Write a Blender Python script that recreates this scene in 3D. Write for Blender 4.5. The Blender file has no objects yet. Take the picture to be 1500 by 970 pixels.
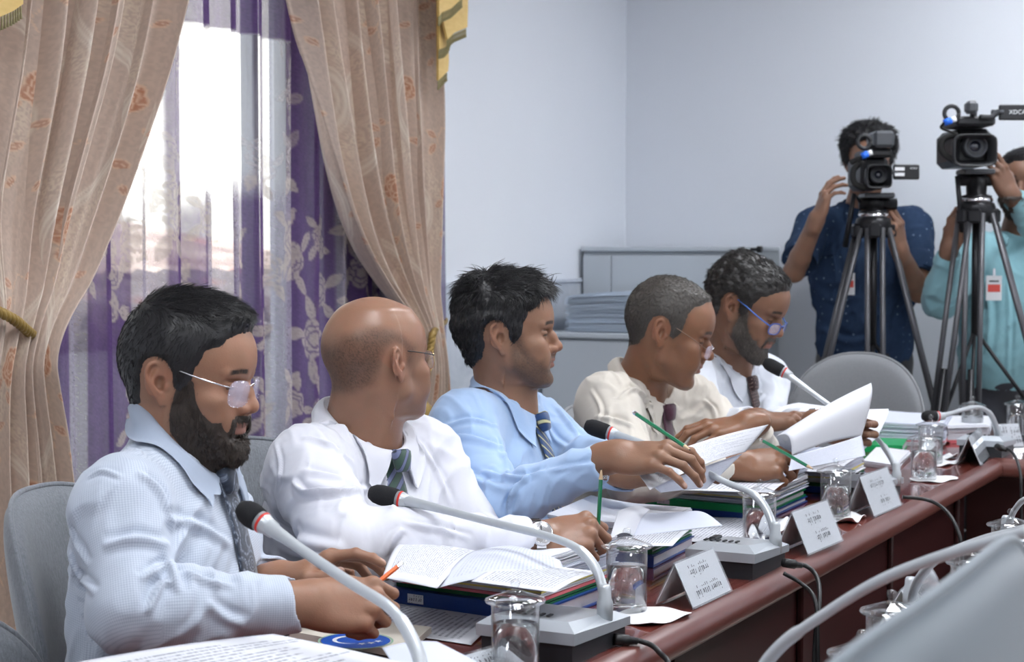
import bpy, math, random
import numpy as np
from mathutils import Vector, Matrix
from mathutils.bvhtree import BVHTree
import openvdb as vdb
random.seed(7)
RNG = np.random.RandomState(11)
SC = bpy.context.scene
COL = SC.collection
PI = math.pi
def want(k): return True

# ------------------------------------------------------------------ camera
FPX = 2500.0; CAMH = 1.33; HOR = 372.0
PITCH = math.atan((485-HOR)/FPX)
cam_data = bpy.data.cameras.new('camera'); cam = bpy.data.objects.new('camera', cam_data); COL.objects.link(cam)
cam.location = (0, 0, CAMH); cam.rotation_euler = (PI/2-PITCH, 0, 0)
cam_data.sensor_width = 36; cam_data.lens = FPX/1500*36; cam_data.clip_start = .05
cam_data.dof.use_dof = True; cam_data.dof.focus_distance = 2.95; cam_data.dof.aperture_fstop = 8.0
SC.camera = cam
CP, SP = math.cos(PITCH), math.sin(PITCH)
def ray(px, py):
    """direction through a pixel with world-y component 1"""
    x = (px-750)/FPX; y = -(py-485)/FPX
    d = np.array([x, CP+y*SP, -SP+y*CP])
    return d/d[1]
def P(px, py, d):
    """the point of the room that lies d metres into it behind that spot of the photograph"""
    return ray(px, py)*d+np.array([0, 0, CAMH])
def PZ(px, py, z):
    r = ray(px, py); return r*((z-CAMH)/r[2])+np.array([0, 0, CAMH])
def project(p):
    v = np.asarray(p, float)-np.array([0, 0, CAMH])
    f = v[..., 1]*CP-v[..., 2]*SP; up = v[..., 1]*SP+v[..., 2]*CP
    return 750+FPX*v[..., 0]/f, 485-FPX*up/f
U = np.array([.46, .888, 0.]); U /= np.linalg.norm(U)          # along the table, away from us
N = np.array([U[1], -U[0], 0.])                                # across the table, from the men to us
UZ = np.array([0, 0, 1.])
def UN(u, n, z=0.): return U*u+N*n+UZ*z
def to_un(p): return float(np.dot(p, U)), float(np.dot(p, N))
ANG_N = math.atan2(N[1], N[0])
TZ = .75

# ------------------------------------------------------------------ object helpers
def tag(o, label=None, cat=None, group=None, kind=None):
    if label: o['label'] = label
    if cat: o['category'] = cat
    if group: o['group'] = group
    if kind: o['kind'] = kind
    return o
def empty(name, loc=(0, 0, 0), rz=0):
    o = bpy.data.objects.new(name, None); COL.objects.link(o); o.empty_display_size = .05
    o.location = [float(v) for v in loc]; o.rotation_euler = (0, 0, rz); return o
def link(name, me, parent=None, loc=None, rot=None):
    o = bpy.data.objects.new(name, me); COL.objects.link(o)
    if parent is not None: o.parent = parent
    if loc is not None: o.location = [float(v) for v in loc]
    if rot is not None: o.rotation_euler = rot
    return o
def children(o): return [c for c in bpy.data.objects if c.parent == o]
def copy_tree(o, parent=None):
    c = o.copy(); COL.objects.link(c)
    for k in ('label', 'group'):
        if parent is None and k in c: pass
    c.parent = parent
    if parent is not None: c.matrix_parent_inverse = o.matrix_parent_inverse.copy()
    for ch in children(o): copy_tree(ch, c)
    return c
def np_mesh(name, V, F, mat=None, smooth=True, uv=None):
    """V (n,3); F an (m,4) or (m,3) array or a list of tuples"""
    me = bpy.data.meshes.new(name)
    V = np.ascontiguousarray(V, dtype=np.float32)
    if isinstance(F, np.ndarray):
        k = F.shape[1]; nf = len(F)
        me.vertices.add(len(V)); me.vertices.foreach_set('co', V.ravel())
        me.loops.add(nf*k); me.loops.foreach_set('vertex_index', np.ascontiguousarray(F, dtype=np.int32).ravel())
        me.polygons.add(nf); me.polygons.foreach_set('loop_start', np.arange(0, nf*k, k, dtype=np.int32))
        me.update(calc_edges=True)
    else:
        me.from_pydata([tuple(v) for v in V.tolist()], [], [tuple(int(i) for i in f) for f in F]); me.update()
    if smooth and len(me.polygons): me.polygons.foreach_set('use_smooth', np.ones(len(me.polygons), dtype=bool))
    if mat is not None:
        for m in (mat if isinstance(mat, (list, tuple)) else [mat]): me.materials.append(m)
    return me
def set_col(me, arr, name='Col'):
    a = me.color_attributes.new(name, 'FLOAT_COLOR', 'POINT')
    if arr.shape[1] == 3: arr = np.concatenate([arr, np.ones((len(arr), 1))], 1)
    a.data.foreach_set('color', np.ascontiguousarray(arr, dtype=np.float32).ravel())
def set_val(me, arr, name):
    a = me.attributes.new(name, 'FLOAT', 'POINT'); a.data.foreach_set('value', np.ascontiguousarray(arr, dtype=np.float32))

class MB:
    """collects geometry for ONE mesh"""
    def __init__(s): s.v = []; s.f = []
    def add(s, V, F):
        b = len(s.v); s.v.extend([tuple(map(float, v)) for v in V]); s.f.extend([tuple(int(i)+b for i in f) for f in F]); return s
    def box(s, c, size, R=None, bev=0):
        c = np.asarray(c, float); h = np.asarray(size, float)/2
        if bev <= 0:
            V = np.array([[x, y, z] for x in (-1, 1) for y in (-1, 1) for z in (-1, 1)])*h
            F = [(0, 1, 3, 2), (4, 6, 7, 5), (0, 4, 5, 1), (2, 3, 7, 6), (0, 2, 6, 4), (1, 5, 7, 3)]
        else:
            b = min(bev, min(h)*.99); V = []; F = []; idx = {}
            for x in (-1, 1):
                for y in (-1, 1):
                    for z in (-1, 1):
                        for a in range(3):
                            q = np.array([x, y, z])*(h-b); q[a] = (x, y, z)[a]*h[a]
                            idx[(x, y, z, a)] = len(V); V.append(q)
            def face(keys): F.append(tuple(idx[k] for k in keys))
            for a in range(3):
                o1, o2 = (a+1) % 3, (a+2) % 3
                for sg in (-1, 1):
                    ks = []
                    for s1, s2 in ((-1, -1), (1, -1), (1, 1), (-1, 1)):
                        q = [0, 0, 0]; q[a] = sg; q[o1] = s1; q[o2] = s2; ks.append((*q, a))
                    face(ks if sg > 0 else ks[::-1])
            for a in range(3):
                o1, o2 = (a+1) % 3, (a+2) % 3
                for s1 in (-1, 1):
                    for s2 in (-1, 1):
                        q0 = [0, 0, 0]; q0[a] = -1; q0[o1] = s1; q0[o2] = s2; q1 = list(q0); q1[a] = 1
                        ks = [(*q0, o1), (*q1, o1), (*q1, o2), (*q0, o2)]
                        face(ks if s1*s2 < 0 else ks[::-1])
            for x in (-1, 1):
                for y in (-1, 1):
                    for z in (-1, 1):
                        ks = [(x, y, z, 0), (x, y, z, 1), (x, y, z, 2)]; face(ks if x*y*z > 0 else ks[::-1])
            V = np.array(V)
        if R is not None: V = V@np.asarray(R).T
        return s.add(V+c, F)
    def tube(s, pts, r, n=12, cap=True, squash=None):
        pts = [np.asarray(p, float) for p in pts]; m = len(pts)
        rr = [r]*m if np.isscalar(r) else list(r)
        V = []; F = []; prev = None
        for i in range(m):
            t = pts[min(i+1, m-1)]-pts[max(i-1, 0)]; t = t/(np.linalg.norm(t)+1e-12)
            if prev is None:
                a = np.array([0, 0, 1.]) if abs(t[2]) < .9 else np.array([1., 0, 0]); e = np.cross(t, a)
            else: e = prev-t*np.dot(prev, t)
            e /= np.linalg.norm(e)+1e-12; prev = e; g = np.cross(t, e)
            for k in range(n):
                an = 2*PI*k/n; V.append(pts[i]+rr[i]*(math.cos(an)*e+math.sin(an)*g))
        for i in range(m-1):
            for k in range(n): F.append((i*n+k, i*n+(k+1) % n, (i+1)*n+(k+1) % n, (i+1)*n+k))
        if cap: F.append(tuple(range(n))[::-1]); F.append(tuple((m-1)*n+k for k in range(n)))
        return s.add(V, F)
    def lathe(s, prof, c=(0, 0, 0), n=32, R=None, close=True):
        """prof: (radius, z) pairs bottom to top; radius 0 closes"""
        V = []; F = []; rows = []
        for r, z in prof:
            if r < 1e-6: rows.append([len(V)]); V.append((0, 0, z))
            else:
                rows.append(list(range(len(V), len(V)+n)))
                for k in range(n): V.append((r*math.cos(2*PI*k/n), r*math.sin(2*PI*k/n), z))
        for a, b in zip(rows, rows[1:]):
            for k in range(n):
                k2 = (k+1) % n
                if len(a) == 1 and len(b) == 1: continue
                if len(a) == 1: F.append((a[0], b[k2], b[k]))
                elif len(b) == 1: F.append((a[k], a[k2], b[0]))
                else: F.append((a[k], a[k2], b[k2], b[k]))
        if close:
            if len(rows[0]) > 1: F.append(tuple(rows[0][::-1]))
            if len(rows[-1]) > 1: F.append(tuple(rows[-1]))
        V = np.array(V, float)
        if R is not None: V = V@np.asarray(R).T
        return s.add(V+np.asarray(c, float), F)
    def prism(s, poly, a0, a1, fn):
        """extrude a 2-D polygon; fn(x,y,t) -> 3-D with t=a0,a1"""
        n = len(poly); V = [fn(x, y, a0) for x, y in poly]+[fn(x, y, a1) for x, y in poly]
        F = [tuple(range(n))[::-1], tuple(range(n, 2*n))]+[(i, (i+1) % n, n+(i+1) % n, n+i) for i in range(n)]
        return s.add(V, F)
    def build(s, name, mat, parent=None, smooth=False, loc=None, rot=None, auto=None):
        me = np_mesh(name, np.array(s.v), s.f, mat, smooth)
        if auto:
            me.set_sharp_from_angle(angle=math.radians(auto))
        return link(name, me, parent, loc, rot)

def rotz(a): c, s = math.cos(a), math.sin(a); return np.array([[c, -s, 0], [s, c, 0], [0, 0, 1.]])
def roty(a): c, s = math.cos(a), math.sin(a); return np.array([[c, 0, s], [0, 1, 0], [-s, 0, c]])
def rotx(a): c, s = math.cos(a), math.sin(a); return np.array([[1, 0, 0], [0, c, -s], [0, s, c]])
def smooth_path(pts, n=8):
    """Catmull-Rom"""
    p = [np.asarray(q, float) for q in pts]; p = [2*p[0]-p[1]]+p+[2*p[-1]-p[-2]]; out = []
    for i in range(1, len(p)-2):
        for k in range(n):
            t = k/n; a, b, c, d = p[i-1], p[i], p[i+1], p[i+2]
            out.append(.5*((2*b)+(-a+c)*t+(2*a-5*b+4*c-d)*t*t+(-a+3*b-3*c+d)*t**3))
    out.append(p[-2]); return out
# ------------------------------------------------------------------ materials
def mat(name, color=(.8, .8, .8), rough=.5, metal=0, spec=.5, sheen=0, coat=0, trans=0, ior=1.45, sss=0, emis=None, alpha=1):
    m = bpy.data.materials.new(name); m.use_nodes = True; b = m.node_tree.nodes['Principled BSDF']
    b.inputs['Base Color'].default_value = (*color, 1); b.inputs['Roughness'].default_value = rough
    b.inputs['Metallic'].default_value = metal; b.inputs['Specular IOR Level'].default_value = spec
    b.inputs['Sheen Weight'].default_value = sheen; b.inputs['Coat Weight'].default_value = coat
    b.inputs['Transmission Weight'].default_value = trans; b.inputs['IOR'].default_value = ior
    b.inputs['Alpha'].default_value = alpha
    if sss: b.inputs['Subsurface Weight'].default_value = sss; b.inputs['Subsurface Radius'].default_value = (.01, .004, .002); b.inputs['Subsurface Scale'].default_value = 1
    if emis: b.inputs['Emission Color'].default_value = (*emis[0], 1); b.inputs['Emission Strength'].default_value = emis[1]
    return m
class NT:
    def __init__(s, m): s.m = m; s.t = m.node_tree; s.b = s.t.nodes.get('Principled BSDF')
    def n(s, typ, **kw):
        nd = s.t.nodes.new(typ)
        for k, v in kw.items():
            if k.startswith('i_'): nd.inputs[k[2:].replace('_', ' ')].default_value = v
            else: setattr(nd, k, v)
        return nd
    def l(s, a, b): s.t.links.new(a, b)
    def coord(s, kind='Object', scale=(1, 1, 1), rot=(0, 0, 0)):
        c = s.n('ShaderNodeTexCoord'); mp = s.n('ShaderNodeMapping'); mp.inputs['Scale'].default_value = scale; mp.inputs['Rotation'].default_value = rot
        s.l(c.outputs[kind], mp.inputs['Vector']); return mp.outputs[0]
    def noise(s, vec, scale, detail=3, rough=.5, dist=0):
        t = s.n('ShaderNodeTexNoise'); t.inputs['Scale'].default_value = scale; t.inputs['Detail'].default_value = detail
        t.inputs['Roughness'].default_value = rough; t.inputs['Distortion'].default_value = dist
        if vec is not None: s.l(vec, t.inputs['Vector'])
        return t.outputs['Fac']
    def wave(s, vec, scale, direction='X', dist=0, detail=0, prof='SIN'):
        t = s.n('ShaderNodeTexWave'); t.bands_direction = direction; t.wave_profile = prof
        t.inputs['Scale'].default_value = scale; t.inputs['Distortion'].default_value = dist; t.inputs['Detail'].default_value = detail
        s.l(vec, t.inputs['Vector']); return t.outputs['Fac']
    def ramp(s, fac, stops):
        r = s.n('ShaderNodeValToRGB'); e = r.color_ramp.elements
        while len(e) < len(stops): e.new(.5)
        for k, (p, c) in enumerate(stops):
            e[k].position = p; e[k].color = (*c, 1) if len(c) == 3 else c
        s.l(fac, r.inputs[0]); return r.outputs[0]
    def mix(s, fac, a, b, blend='MIX'):
        x = s.n('ShaderNodeMix', data_type='RGBA', blend_type=blend)
        for v, i in ((fac, 0), (a, 6), (b, 7)):
            if isinstance(v, (int, float)): x.inputs[i].default_value = v
            elif isinstance(v, tuple): x.inputs[i].default_value = (*v, 1)[:4]
            else: s.l(v, x.inputs[i])
        return x.outputs[2]
    def math(s, op, a, b=None, c=None):
        x = s.n('ShaderNodeMath', operation=op)
        for i, v in enumerate((a, b, c)):
            if v is None: continue
            if isinstance(v, (int, float)): x.inputs[i].default_value = v
            else: s.l(v, x.inputs[i])
        return x.outputs[0]
    def attr(s, name, out='Color'):
        a = s.n('ShaderNodeAttribute', attribute_name=name); return a.outputs[out]
    def bump(s, h, strength=.2, dist=.01):
        b = s.n('ShaderNodeBump'); b.inputs['Strength'].default_value = strength; b.inputs['Distance'].default_value = dist
        s.l(h, b.inputs['Height']); s.l(b.outputs[0], s.b.inputs['Normal']); return b
    def base(s, c): s.l(c, s.b.inputs['Base Color'])
    def rough(s, c): s.l(c, s.b.inputs['Roughness'])

# ------------------------------------------------------------------ value noise in numpy
_G = RNG.rand(32, 32, 32)
def vnoise(p):
    p = np.asarray(p, float); i = np.floor(p).astype(int); f = p-i; f = f*f*(3-2*f); r = 0
    for a in (0, 1):
        for b in (0, 1):
            for c in (0, 1):
                w = (f[:, 0] if a else 1-f[:, 0])*(f[:, 1] if b else 1-f[:, 1])*(f[:, 2] if c else 1-f[:, 2])
                r = r+w*_G[(i[:, 0]+a) % 32, (i[:, 1]+b) % 32, (i[:, 2]+c) % 32]
    return r*2-1
def fbm(p, oct=3):
    r = 0; a = 1; t = 0
    for k in range(oct): r = r+a*vnoise(p*2**k+k*7.3); t += a; a *= .5
    return r/t

# ------------------------------------------------------------------ distance-field modelling
def smin(a, b, k):
    if k <= 0: return np.minimum(a, b)
    h = np.clip(.5+.5*(b-a)/k, 0, 1); return b*(1-h)+a*h-k*h*(1-h)
class Field:
    """a list of shapes melted together; meshed as one continuous surface"""
    def __init__(s): s.ops = []; s.lo = np.full(3, 1e9); s.hi = -s.lo; s.M = None
    def _bb(s, c, r):
        s.lo = np.minimum(s.lo, c-r); s.hi = np.maximum(s.hi, c+r)
    def frame(s, R=None, t=None, sc=1.): s.M = None if R is None else (np.asarray(R, float), np.asarray(t, float), sc)
    def _w(s, p):
        p = np.asarray(p, float)
        if s.M is None: return p
        R, t, sc = s.M; return R@(p*sc)+t
    def op(s, fn, c, rad, k=.01, sub=False):
        if not sub: s._bb(c, rad)
        s.ops.append((fn, np.asarray(c, float), rad, k, sub)); return s
    def cap(s, a, b, ra, rb=None, k=.01, sub=False):
        rb = ra if rb is None else rb; sc = 1 if s.M is None else s.M[2]
        a = s._w(a); b = s._w(b); ra *= sc; rb *= sc; k = k*sc
        ab = b-a; L = float(ab@ab)+1e-12
        def fn(p):
            t = np.clip((p-a)@ab/L, 0, 1); return np.linalg.norm(p-a-t[:, None]*ab, axis=1)-(ra+(rb-ra)*t)
        return s.op(fn, (a+b)/2, math.sqrt(L)/2+max(ra, rb), k, sub)
    def path(s, pts, r, k=.01, sub=False):
        rr = [r]*len(pts) if np.isscalar(r) else r
        for i in range(len(pts)-1): s.cap(pts[i], pts[i+1], rr[i], rr[i+1], k, sub)
        return s
    def ell(s, c, rad, R=None, k=.01, sub=False):
        sc = 1 if s.M is None else s.M[2]
        B = np.eye(3) if R is None else np.asarray(R, float)
        if s.M is not None: B = s.M[0]@B
        c = s._w(c); rad = np.asarray(rad, float)*sc; k = k*sc
        def fn(p):
            q = (p-c)@B; k0 = np.linalg.norm(q/rad, axis=1); k1 = np.linalg.norm(q/(rad*rad), axis=1)+1e-9
            return k0*(k0-1)/k1
        return s.op(fn, c, float(rad.max()), k, sub)
    def loft(s, O, X, Y, Z, tab, k=.02, e=2.3, sub=False):
        """tab rows: z, front, back, halfwidth [, xoffset]; X front, Y side, Z up"""
        sc = 1 if s.M is None else s.M[2]
        O = s._w(O)
        B = np.array([X, Y, Z], float).T
        if s.M is not None: B = s.M[0]@B
        tab = np.array(tab, float)*sc; k = k*sc
        z = tab[:, 0]
        def fn(p):
            q = (p-O)@B; zz = np.clip(q[:, 2], z[0], z[-1])
            f = cubic(zz, z, tab[:, 1]); b = cubic(zz, z, tab[:, 2]); w = cubic(zz, z, tab[:, 3])
            f = np.maximum(f, .002); b = np.maximum(b, .002); w = np.maximum(w, .002)
            a = np.where(q[:, 0] > 0, f, b)
            rho = ((np.abs(q[:, 0])/a)**e+(np.abs(q[:, 1])/w)**e)**(1/e)
            R = np.minimum(a, w); d = (rho-1)*R
            oz = np.maximum(z[0]-q[:, 2], q[:, 2]-z[-1])
            return np.where(oz > 0, np.sqrt(np.maximum(d, 0)**2+oz**2), np.maximum(d, oz))
        c = O+B[:, 2]*(z[0]+z[-1])/2; rad = math.hypot((z[-1]-z[0])/2, tab[:, 1:4].max())
        return s.op(fn, c, rad, k, sub)
    def ev(s, p, big=1.):
        D = np.full(len(p), big)
        for fn, c, rad, k, sub in s.ops:
            m = np.einsum('ij,ij->i', p-c, p-c) < (rad+.06)**2
            if not m.any(): continue
            d = fn(p[m])
            if sub: D[m] = -smin(-D[m], d, k)
            else: D[m] = smin(D[m], d, k)
        return D
    def mesh(s, h=.003, post=None, pad=.02, lo=None, hi=None, cut=None):
        lo = (s.lo-pad) if lo is None else lo; hi = (s.hi+pad) if hi is None else hi
        b = 8; H = h*b
        nb = np.ceil((hi-lo)/H).astype(int)
        I = np.stack(np.meshgrid(*[np.arange(n) for n in nb], indexing='ij'), -1).reshape(-1, 3)
        cen = lo+(I+.5)*H-h/2
        dc = s.ev(cen)
        act = np.abs(dc) < H*1.35
        A = np.where(dc < 0, -1., 1.).astype(np.float32).reshape(nb)
        A = np.repeat(np.repeat(np.repeat(A, b, 0), b, 1), b, 2)
        off = np.stack(np.meshgrid(*[np.arange(b)]*3, indexing='ij'), -1).reshape(-1, 3)
        ai = I[act]
        for c0 in range(0, len(ai), 1500):
            blk = ai[c0:c0+1500]
            idx = (blk[:, None, :]*b+off[None]).reshape(-1, 3)
            p = lo+idx*h
            d = s.ev(p)
            if post is not None: d = post(p, d)
            A[idx[:, 0], idx[:, 1], idx[:, 2]] = d
        A = np.clip(A, -3*h, 3*h)
        A[0], A[-1] = 3*h, 3*h; A[:, 0], A[:, -1] = 3*h, 3*h; A[:, :, 0], A[:, :, -1] = 3*h, 3*h
        g = vdb.FloatGrid(3*h); g.copyFromArray(np.ascontiguousarray(A)); 
        V, F = g.convertToQuads(0.)
        V = V*h+lo
        return V, F.astype(np.int64)
def cubic(x, xs, ys):
    """smooth interpolation of a table"""
    m = np.gradient(ys, xs); i = np.clip(np.searchsorted(xs, x)-1, 0, len(xs)-2)
    h = xs[i+1]-xs[i]; t = (x-xs[i])/h; t2 = t*t; t3 = t2*t
    return (2*t3-3*t2+1)*ys[i]+(t3-2*t2+t)*h*m[i]+(-2*t3+3*t2)*ys[i+1]+(t3-t2)*h*m[i+1]
def vnormals(V, F):
    n = np.cross(V[F[:, 2]]-V[F[:, 0]], V[F[:, 3]]-V[F[:, 1]]) if F.shape[1] == 4 else np.cross(V[F[:, 1]]-V[F[:, 0]], V[F[:, 2]]-V[F[:, 0]])
    o = np.zeros_like(V)
    for k in range(F.shape[1]):
        for c in range(3): o[:, c] += np.bincount(F[:, k], n[:, c], len(V))
    return o/(np.linalg.norm(o, axis=1)[:, None]+1e-12)
def keep_main(V, F):
    """drop the small loose crumbs of a field mesh"""
    n = len(V); lab = np.arange(n)
    while True:
        m = lab[F].min(1); new = lab.copy(); np.minimum.at(new, F.ravel(), np.repeat(m, F.shape[1])); new = new[new]
        if (new == lab).all(): break
        lab = new
    r, c = np.unique(lab, return_counts=True); main = r[c.argmax()]
    keep = lab == main; idx = np.cumsum(keep)-1
    return V[keep], idx[F[keep[F[:, 0]]]]
def bvh_of(V, F): return BVHTree.FromPolygons([tuple(v) for v in V.tolist()], [tuple(f) for f in F.tolist()])
def sculpt(V, F, strokes, nrm=None):
    """strokes: (pixels, width, height, valley) - a fold pressed into the cloth along the line seen through those pixels"""
    bvh = bvh_of(V, F); nrm = vnormals(V, F) if nrm is None else nrm; D = np.zeros(len(V))
    o = Vector((0, 0, CAMH))
    for st in strokes:
        px, w, amp = st[:3]; val = st[3] if len(st) > 3 else .5
        line = smooth_path([(x, y, 0) for x, y in px], 5); pts = []
        for q in line:
            hit = bvh.ray_cast(o, Vector(ray(q[0], q[1])).normalized())
            if hit[0] is not None: pts.append(np.array(hit[0]))
        if len(pts) < 3: continue
        pts = np.array(pts)
        # drop jumps in depth
        lo = pts.min(0)-4*w; hi = pts.max(0)+4*w
        sel = np.where(((V > lo) & (V < hi)).all(1))[0]
        if not len(sel): continue
        best = np.full(len(sel), 1e9); side = np.zeros(len(sel)); tt = np.zeros(len(sel)); q = V[sel]
        for i in range(len(pts)-1):
            a, b = pts[i], pts[i+1]; ab = b-a; L = float(ab@ab)
            if L < 1e-9 or L > .03**2*9: continue
            t = np.clip((q-a)@ab/L, 0, 1); dv = q-a-t[:, None]*ab; d = np.linalg.norm(dv, axis=1)
            sg = np.sign(np.einsum('ij,ij->i', np.cross(nrm[sel], ab), dv))
            m = d < best; best[m] = d[m]; side[m] = sg[m]; tt[m] = ((i+t)/(len(pts)-1))[m]
        s_ = best*side; env = np.clip(np.sin(PI*np.clip(tt, 0, 1)), 0, 1)**.6
        prof = np.exp(-(s_/w)**2)-val*np.exp(-((s_-1.7*w)/(w*1.1))**2)-.35*val*np.exp(-((s_+1.9*w)/(w*1.3))**2)
        D[sel] += amp*env*np.where(best < 5*w, prof, 0)
    return V+nrm*D[:, None]
def norm_(v): v = np.asarray(v, float); return v/(np.linalg.norm(v)+1e-12)
# ================================================================== heads
def head_R(yaw, pitch, roll=0):
    """yaw 0 = looking along +x of the room, negative turns towards the camera; pitch negative looks down"""
    return rotz(math.radians(yaw))@roty(math.radians(-pitch))@rotx(math.radians(roll))
def poly_sd(x, z, poly):
    """signed distance (inside negative) to a 2-D polygon"""
    P_ = np.array(poly, float); d = np.full(len(x), 1e9); ins = np.zeros(len(x), bool)
    for i in range(len(P_)):
        a = P_[i]; b = P_[(i+1) % len(P_)]; e = b-a; L = e@e+1e-12
        t = np.clip(((x-a[0])*e[0]+(z-a[1])*e[1])/L, 0, 1)
        d = np.minimum(d, np.hypot(x-a[0]-t*e[0], z-a[1]-t*e[1]))
        c = ((a[1] > z) != (b[1] > z)) & (x < (b[0]-a[0])*(z-a[1])/(b[1]-a[1]+1e-12)+a[0]); ins ^= c
    return np.where(ins, -d, d)
def sstep(a, b, x):
    t = np.clip((x-a)/(b-a), 0, 1); return t*t*(3-2*t)
EARX = .0
def add_head(F, h):
    R = head_R(h['yaw'], h['pitch'], h.get('roll', 0)); t = P(*h['at']); sc = h.get('sc', 1.)
    h['R'], h['t'], h['s'] = R, t, sc
    F.frame(R, t, sc)
    j = h.get('jaw', 1.)                    # length of the lower face
    wd = h.get('wide', 1.)
    F.ell((-.004, 0, .044), (.096, .076*wd, .0845*h.get('tall', 1.)), k=.0)
    F.ell((-.030, 0, .030), (.068, .072*wd, .070), k=.03)
    Z = lambda z: z if z > -.02 else -.02+(z+.02)*j
    ch = h.get('chin', 0.)
    F.loft((0, 0, 0), (1, 0, 0), (0, 1, 0), (0, 0, 1), [
        (Z(-.112), .074+ch, .0, .012), (Z(-.106), .089+ch, .0, .030), (Z(-.096), .094+ch, .01, .037), (Z(-.084), .0925+ch*.7, .02, .043),
        (Z(-.074), .0885, .03, .047), (Z(-.060), .092, .035, .0525), (Z(-.045), .0935, .04, .0575), (Z(-.030), .0925, .05, .0615),
        (-.012, .0885, .05, .0655), (.006, .0855, .05, .0665), (.020, .089, .05, .066), (.032, .0925, .05, .067), (.050, .092, .05, .067), (.072, .085, .05, .064),
        (.095, .066, .05, .054)], k=.032, e=2.25)
    for s in (-1, 1):
        F.cap((.018, s*.051, Z(-.054)), (.070, s*.022, Z(-.095)), .013, .014, k=.026)          # jaw line
        F.cap((.010, s*.058, -.022), (.018, s*.054, Z(-.052)), .012, .013, k=.02)
        F.ell((.064, s*.047, -.014), (.020, .017, .014), k=.02)                                 # cheek bone
        F.ell((.066, s*.036, Z(-.048)), (.024, .018, .024), k=.03)                              # cheek
        F.ell((.095, s*.031, .009), (.014, .017, .0105), k=.012, sub=True)                      # socket
        F.cap((.0905, s*.010, .0255), (.078, s*.046, .0285), .0058, .0045, k=.010)               # brow
        F.ell((.0755, s*.031, .0085), (.0125, .0125, .0125), k=.004)                            # eyeball
        lid = h.get('lid', 10)
        Rl = roty(math.radians(lid))
        F.ell((.0765, s*.031, .0105), (.0128, .0142, .0105), R=Rl, k=.003)                      # upper lid
        F.ell((.0760, s*.031, .0015), (.0120, .0138, .0062), k=.003)                            # lower lid
        F.cap((.0905, s*.024, .0065), (.0845, s*.041, .0060), .0009, .0009, k=.0015, sub=True)  # lid slit
        F.cap((.0875, s*.020, .0165), (.080, s*.045, .0170), .0016, .0012, k=.004, sub=True)    # lid crease
    F.path([(.079, 0, .018), (.083, 0, .0), (.086, 0, -.020)], [.009, .0105, .012], k=.006)
    nl = h.get('nose', 1.); nd = h.get('nosed', 0.)
    F.path([(.086, 0, .014), (.096+.002*nl, 0, .002), (.098+.010*nl, 0, -.014)], [.0065, .0072, .0085], k=.010)
    F.ell((.0975+.012*nl, 0, -.0205+nd), (.0105, .0105, .0095), k=.007)
    for s in (-1, 1):
        F.ell((.0985, s*.0130, -.0245+nd), (.0115, .0070, .0080), k=.006)
        F.ell((.1045, s*.0072, -.0325+nd), (.0060, .0033, .0045), k=.002, sub=True)
    F.ell((.0965, 0, Z(-.0375)), (.008, .009, .008), k=.01)
    m = Z(-.055)
    F.ell((.0925, 0, m+.0062), (.0115, .0240, .0062), R=roty(.15), k=.005)
    F.ell((.0905, 0, m-.0070), (.0120, .0215, .0068), k=.005)
    F.path([(.096, -.026, m-.002), (.1045, -.010, m), (.1060, 0, m-.0005), (.1045, .010, m), (.096, .026, m-.002)], .0011, k=.003, sub=True)
    F.ell((.080+ch, 0, Z(-.097)), (.0155, .020, .0125), k=.014)                                   # chin
    # ears
    for s in (-1, 1):
        O = np.array([EARX, s*.0735*wd, .0]); A = rotz(s*math.radians(158))@rotx(-s*math.radians(8))@roty(math.radians(0))
        # ear plane: e1 backwards, e2 up, normal outwards
        e1 = np.array([-math.cos(.42), s*math.sin(.42), 0]); e2 = np.array([-.17, s*.05, .98]); e2 /= np.linalg.norm(e2); nn = np.cross(e2, e1)*s; nn /= np.linalg.norm(nn)
        if nn[1]*s < 0: nn = -nn
        E = lambda a, b, c=0: O+e1*a+e2*b+nn*c
        Re = np.array([e1, e2, nn]).T
        es = h.get('ear', 1.)
        F.ell(E(.013*es, .006*es, .001), (.0165*es, .0260*es, .0040), R=Re, k=.004)
        F.ell(E(.006*es, -.021*es, .001), (.0085*es, .0120*es, .0038), R=Re, k=.006)
        F.ell(E(.009*es, .000*es, .0060), (.0080*es, .0120*es, .0085), R=Re, k=.002, sub=True)
        F.ell(E(.019*es, .015*es, .0062), (.0042*es, .0125*es, .0040), R=Re, k=.002, sub=True)
        rim = [E(-.001, .012*es, .002), E(.004, .024*es, .004), (E(.014*es, .031*es, .005)), E(.024*es, .024*es, .0055), E(.027*es, .010*es, .005), E(.022*es, -.006*es, .004), E(.014*es, -.020*es, .003)]
        F.path(smooth_path(rim, 3), .0029, k=.0022)
        F.path(smooth_path([E(.009*es, .021*es, .004), E(.0175*es, .010*es, .0045), E(.0185*es, -.003*es, .0045), E(.010*es, -.013*es, .0045)], 3), .0021, k=.003)
        F.ell(E(-.002, -.003, .0035), (.0045, .0060, .0045), R=Re, k=.003)
    F.frame()
def head_local(h, V): return ((V-h['t'])@h['R'])/h['s']
def zj(h, z):
    j = h.get('jaw', 1.); return z if z > -.02 else -.02+(z+.02)*j
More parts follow.
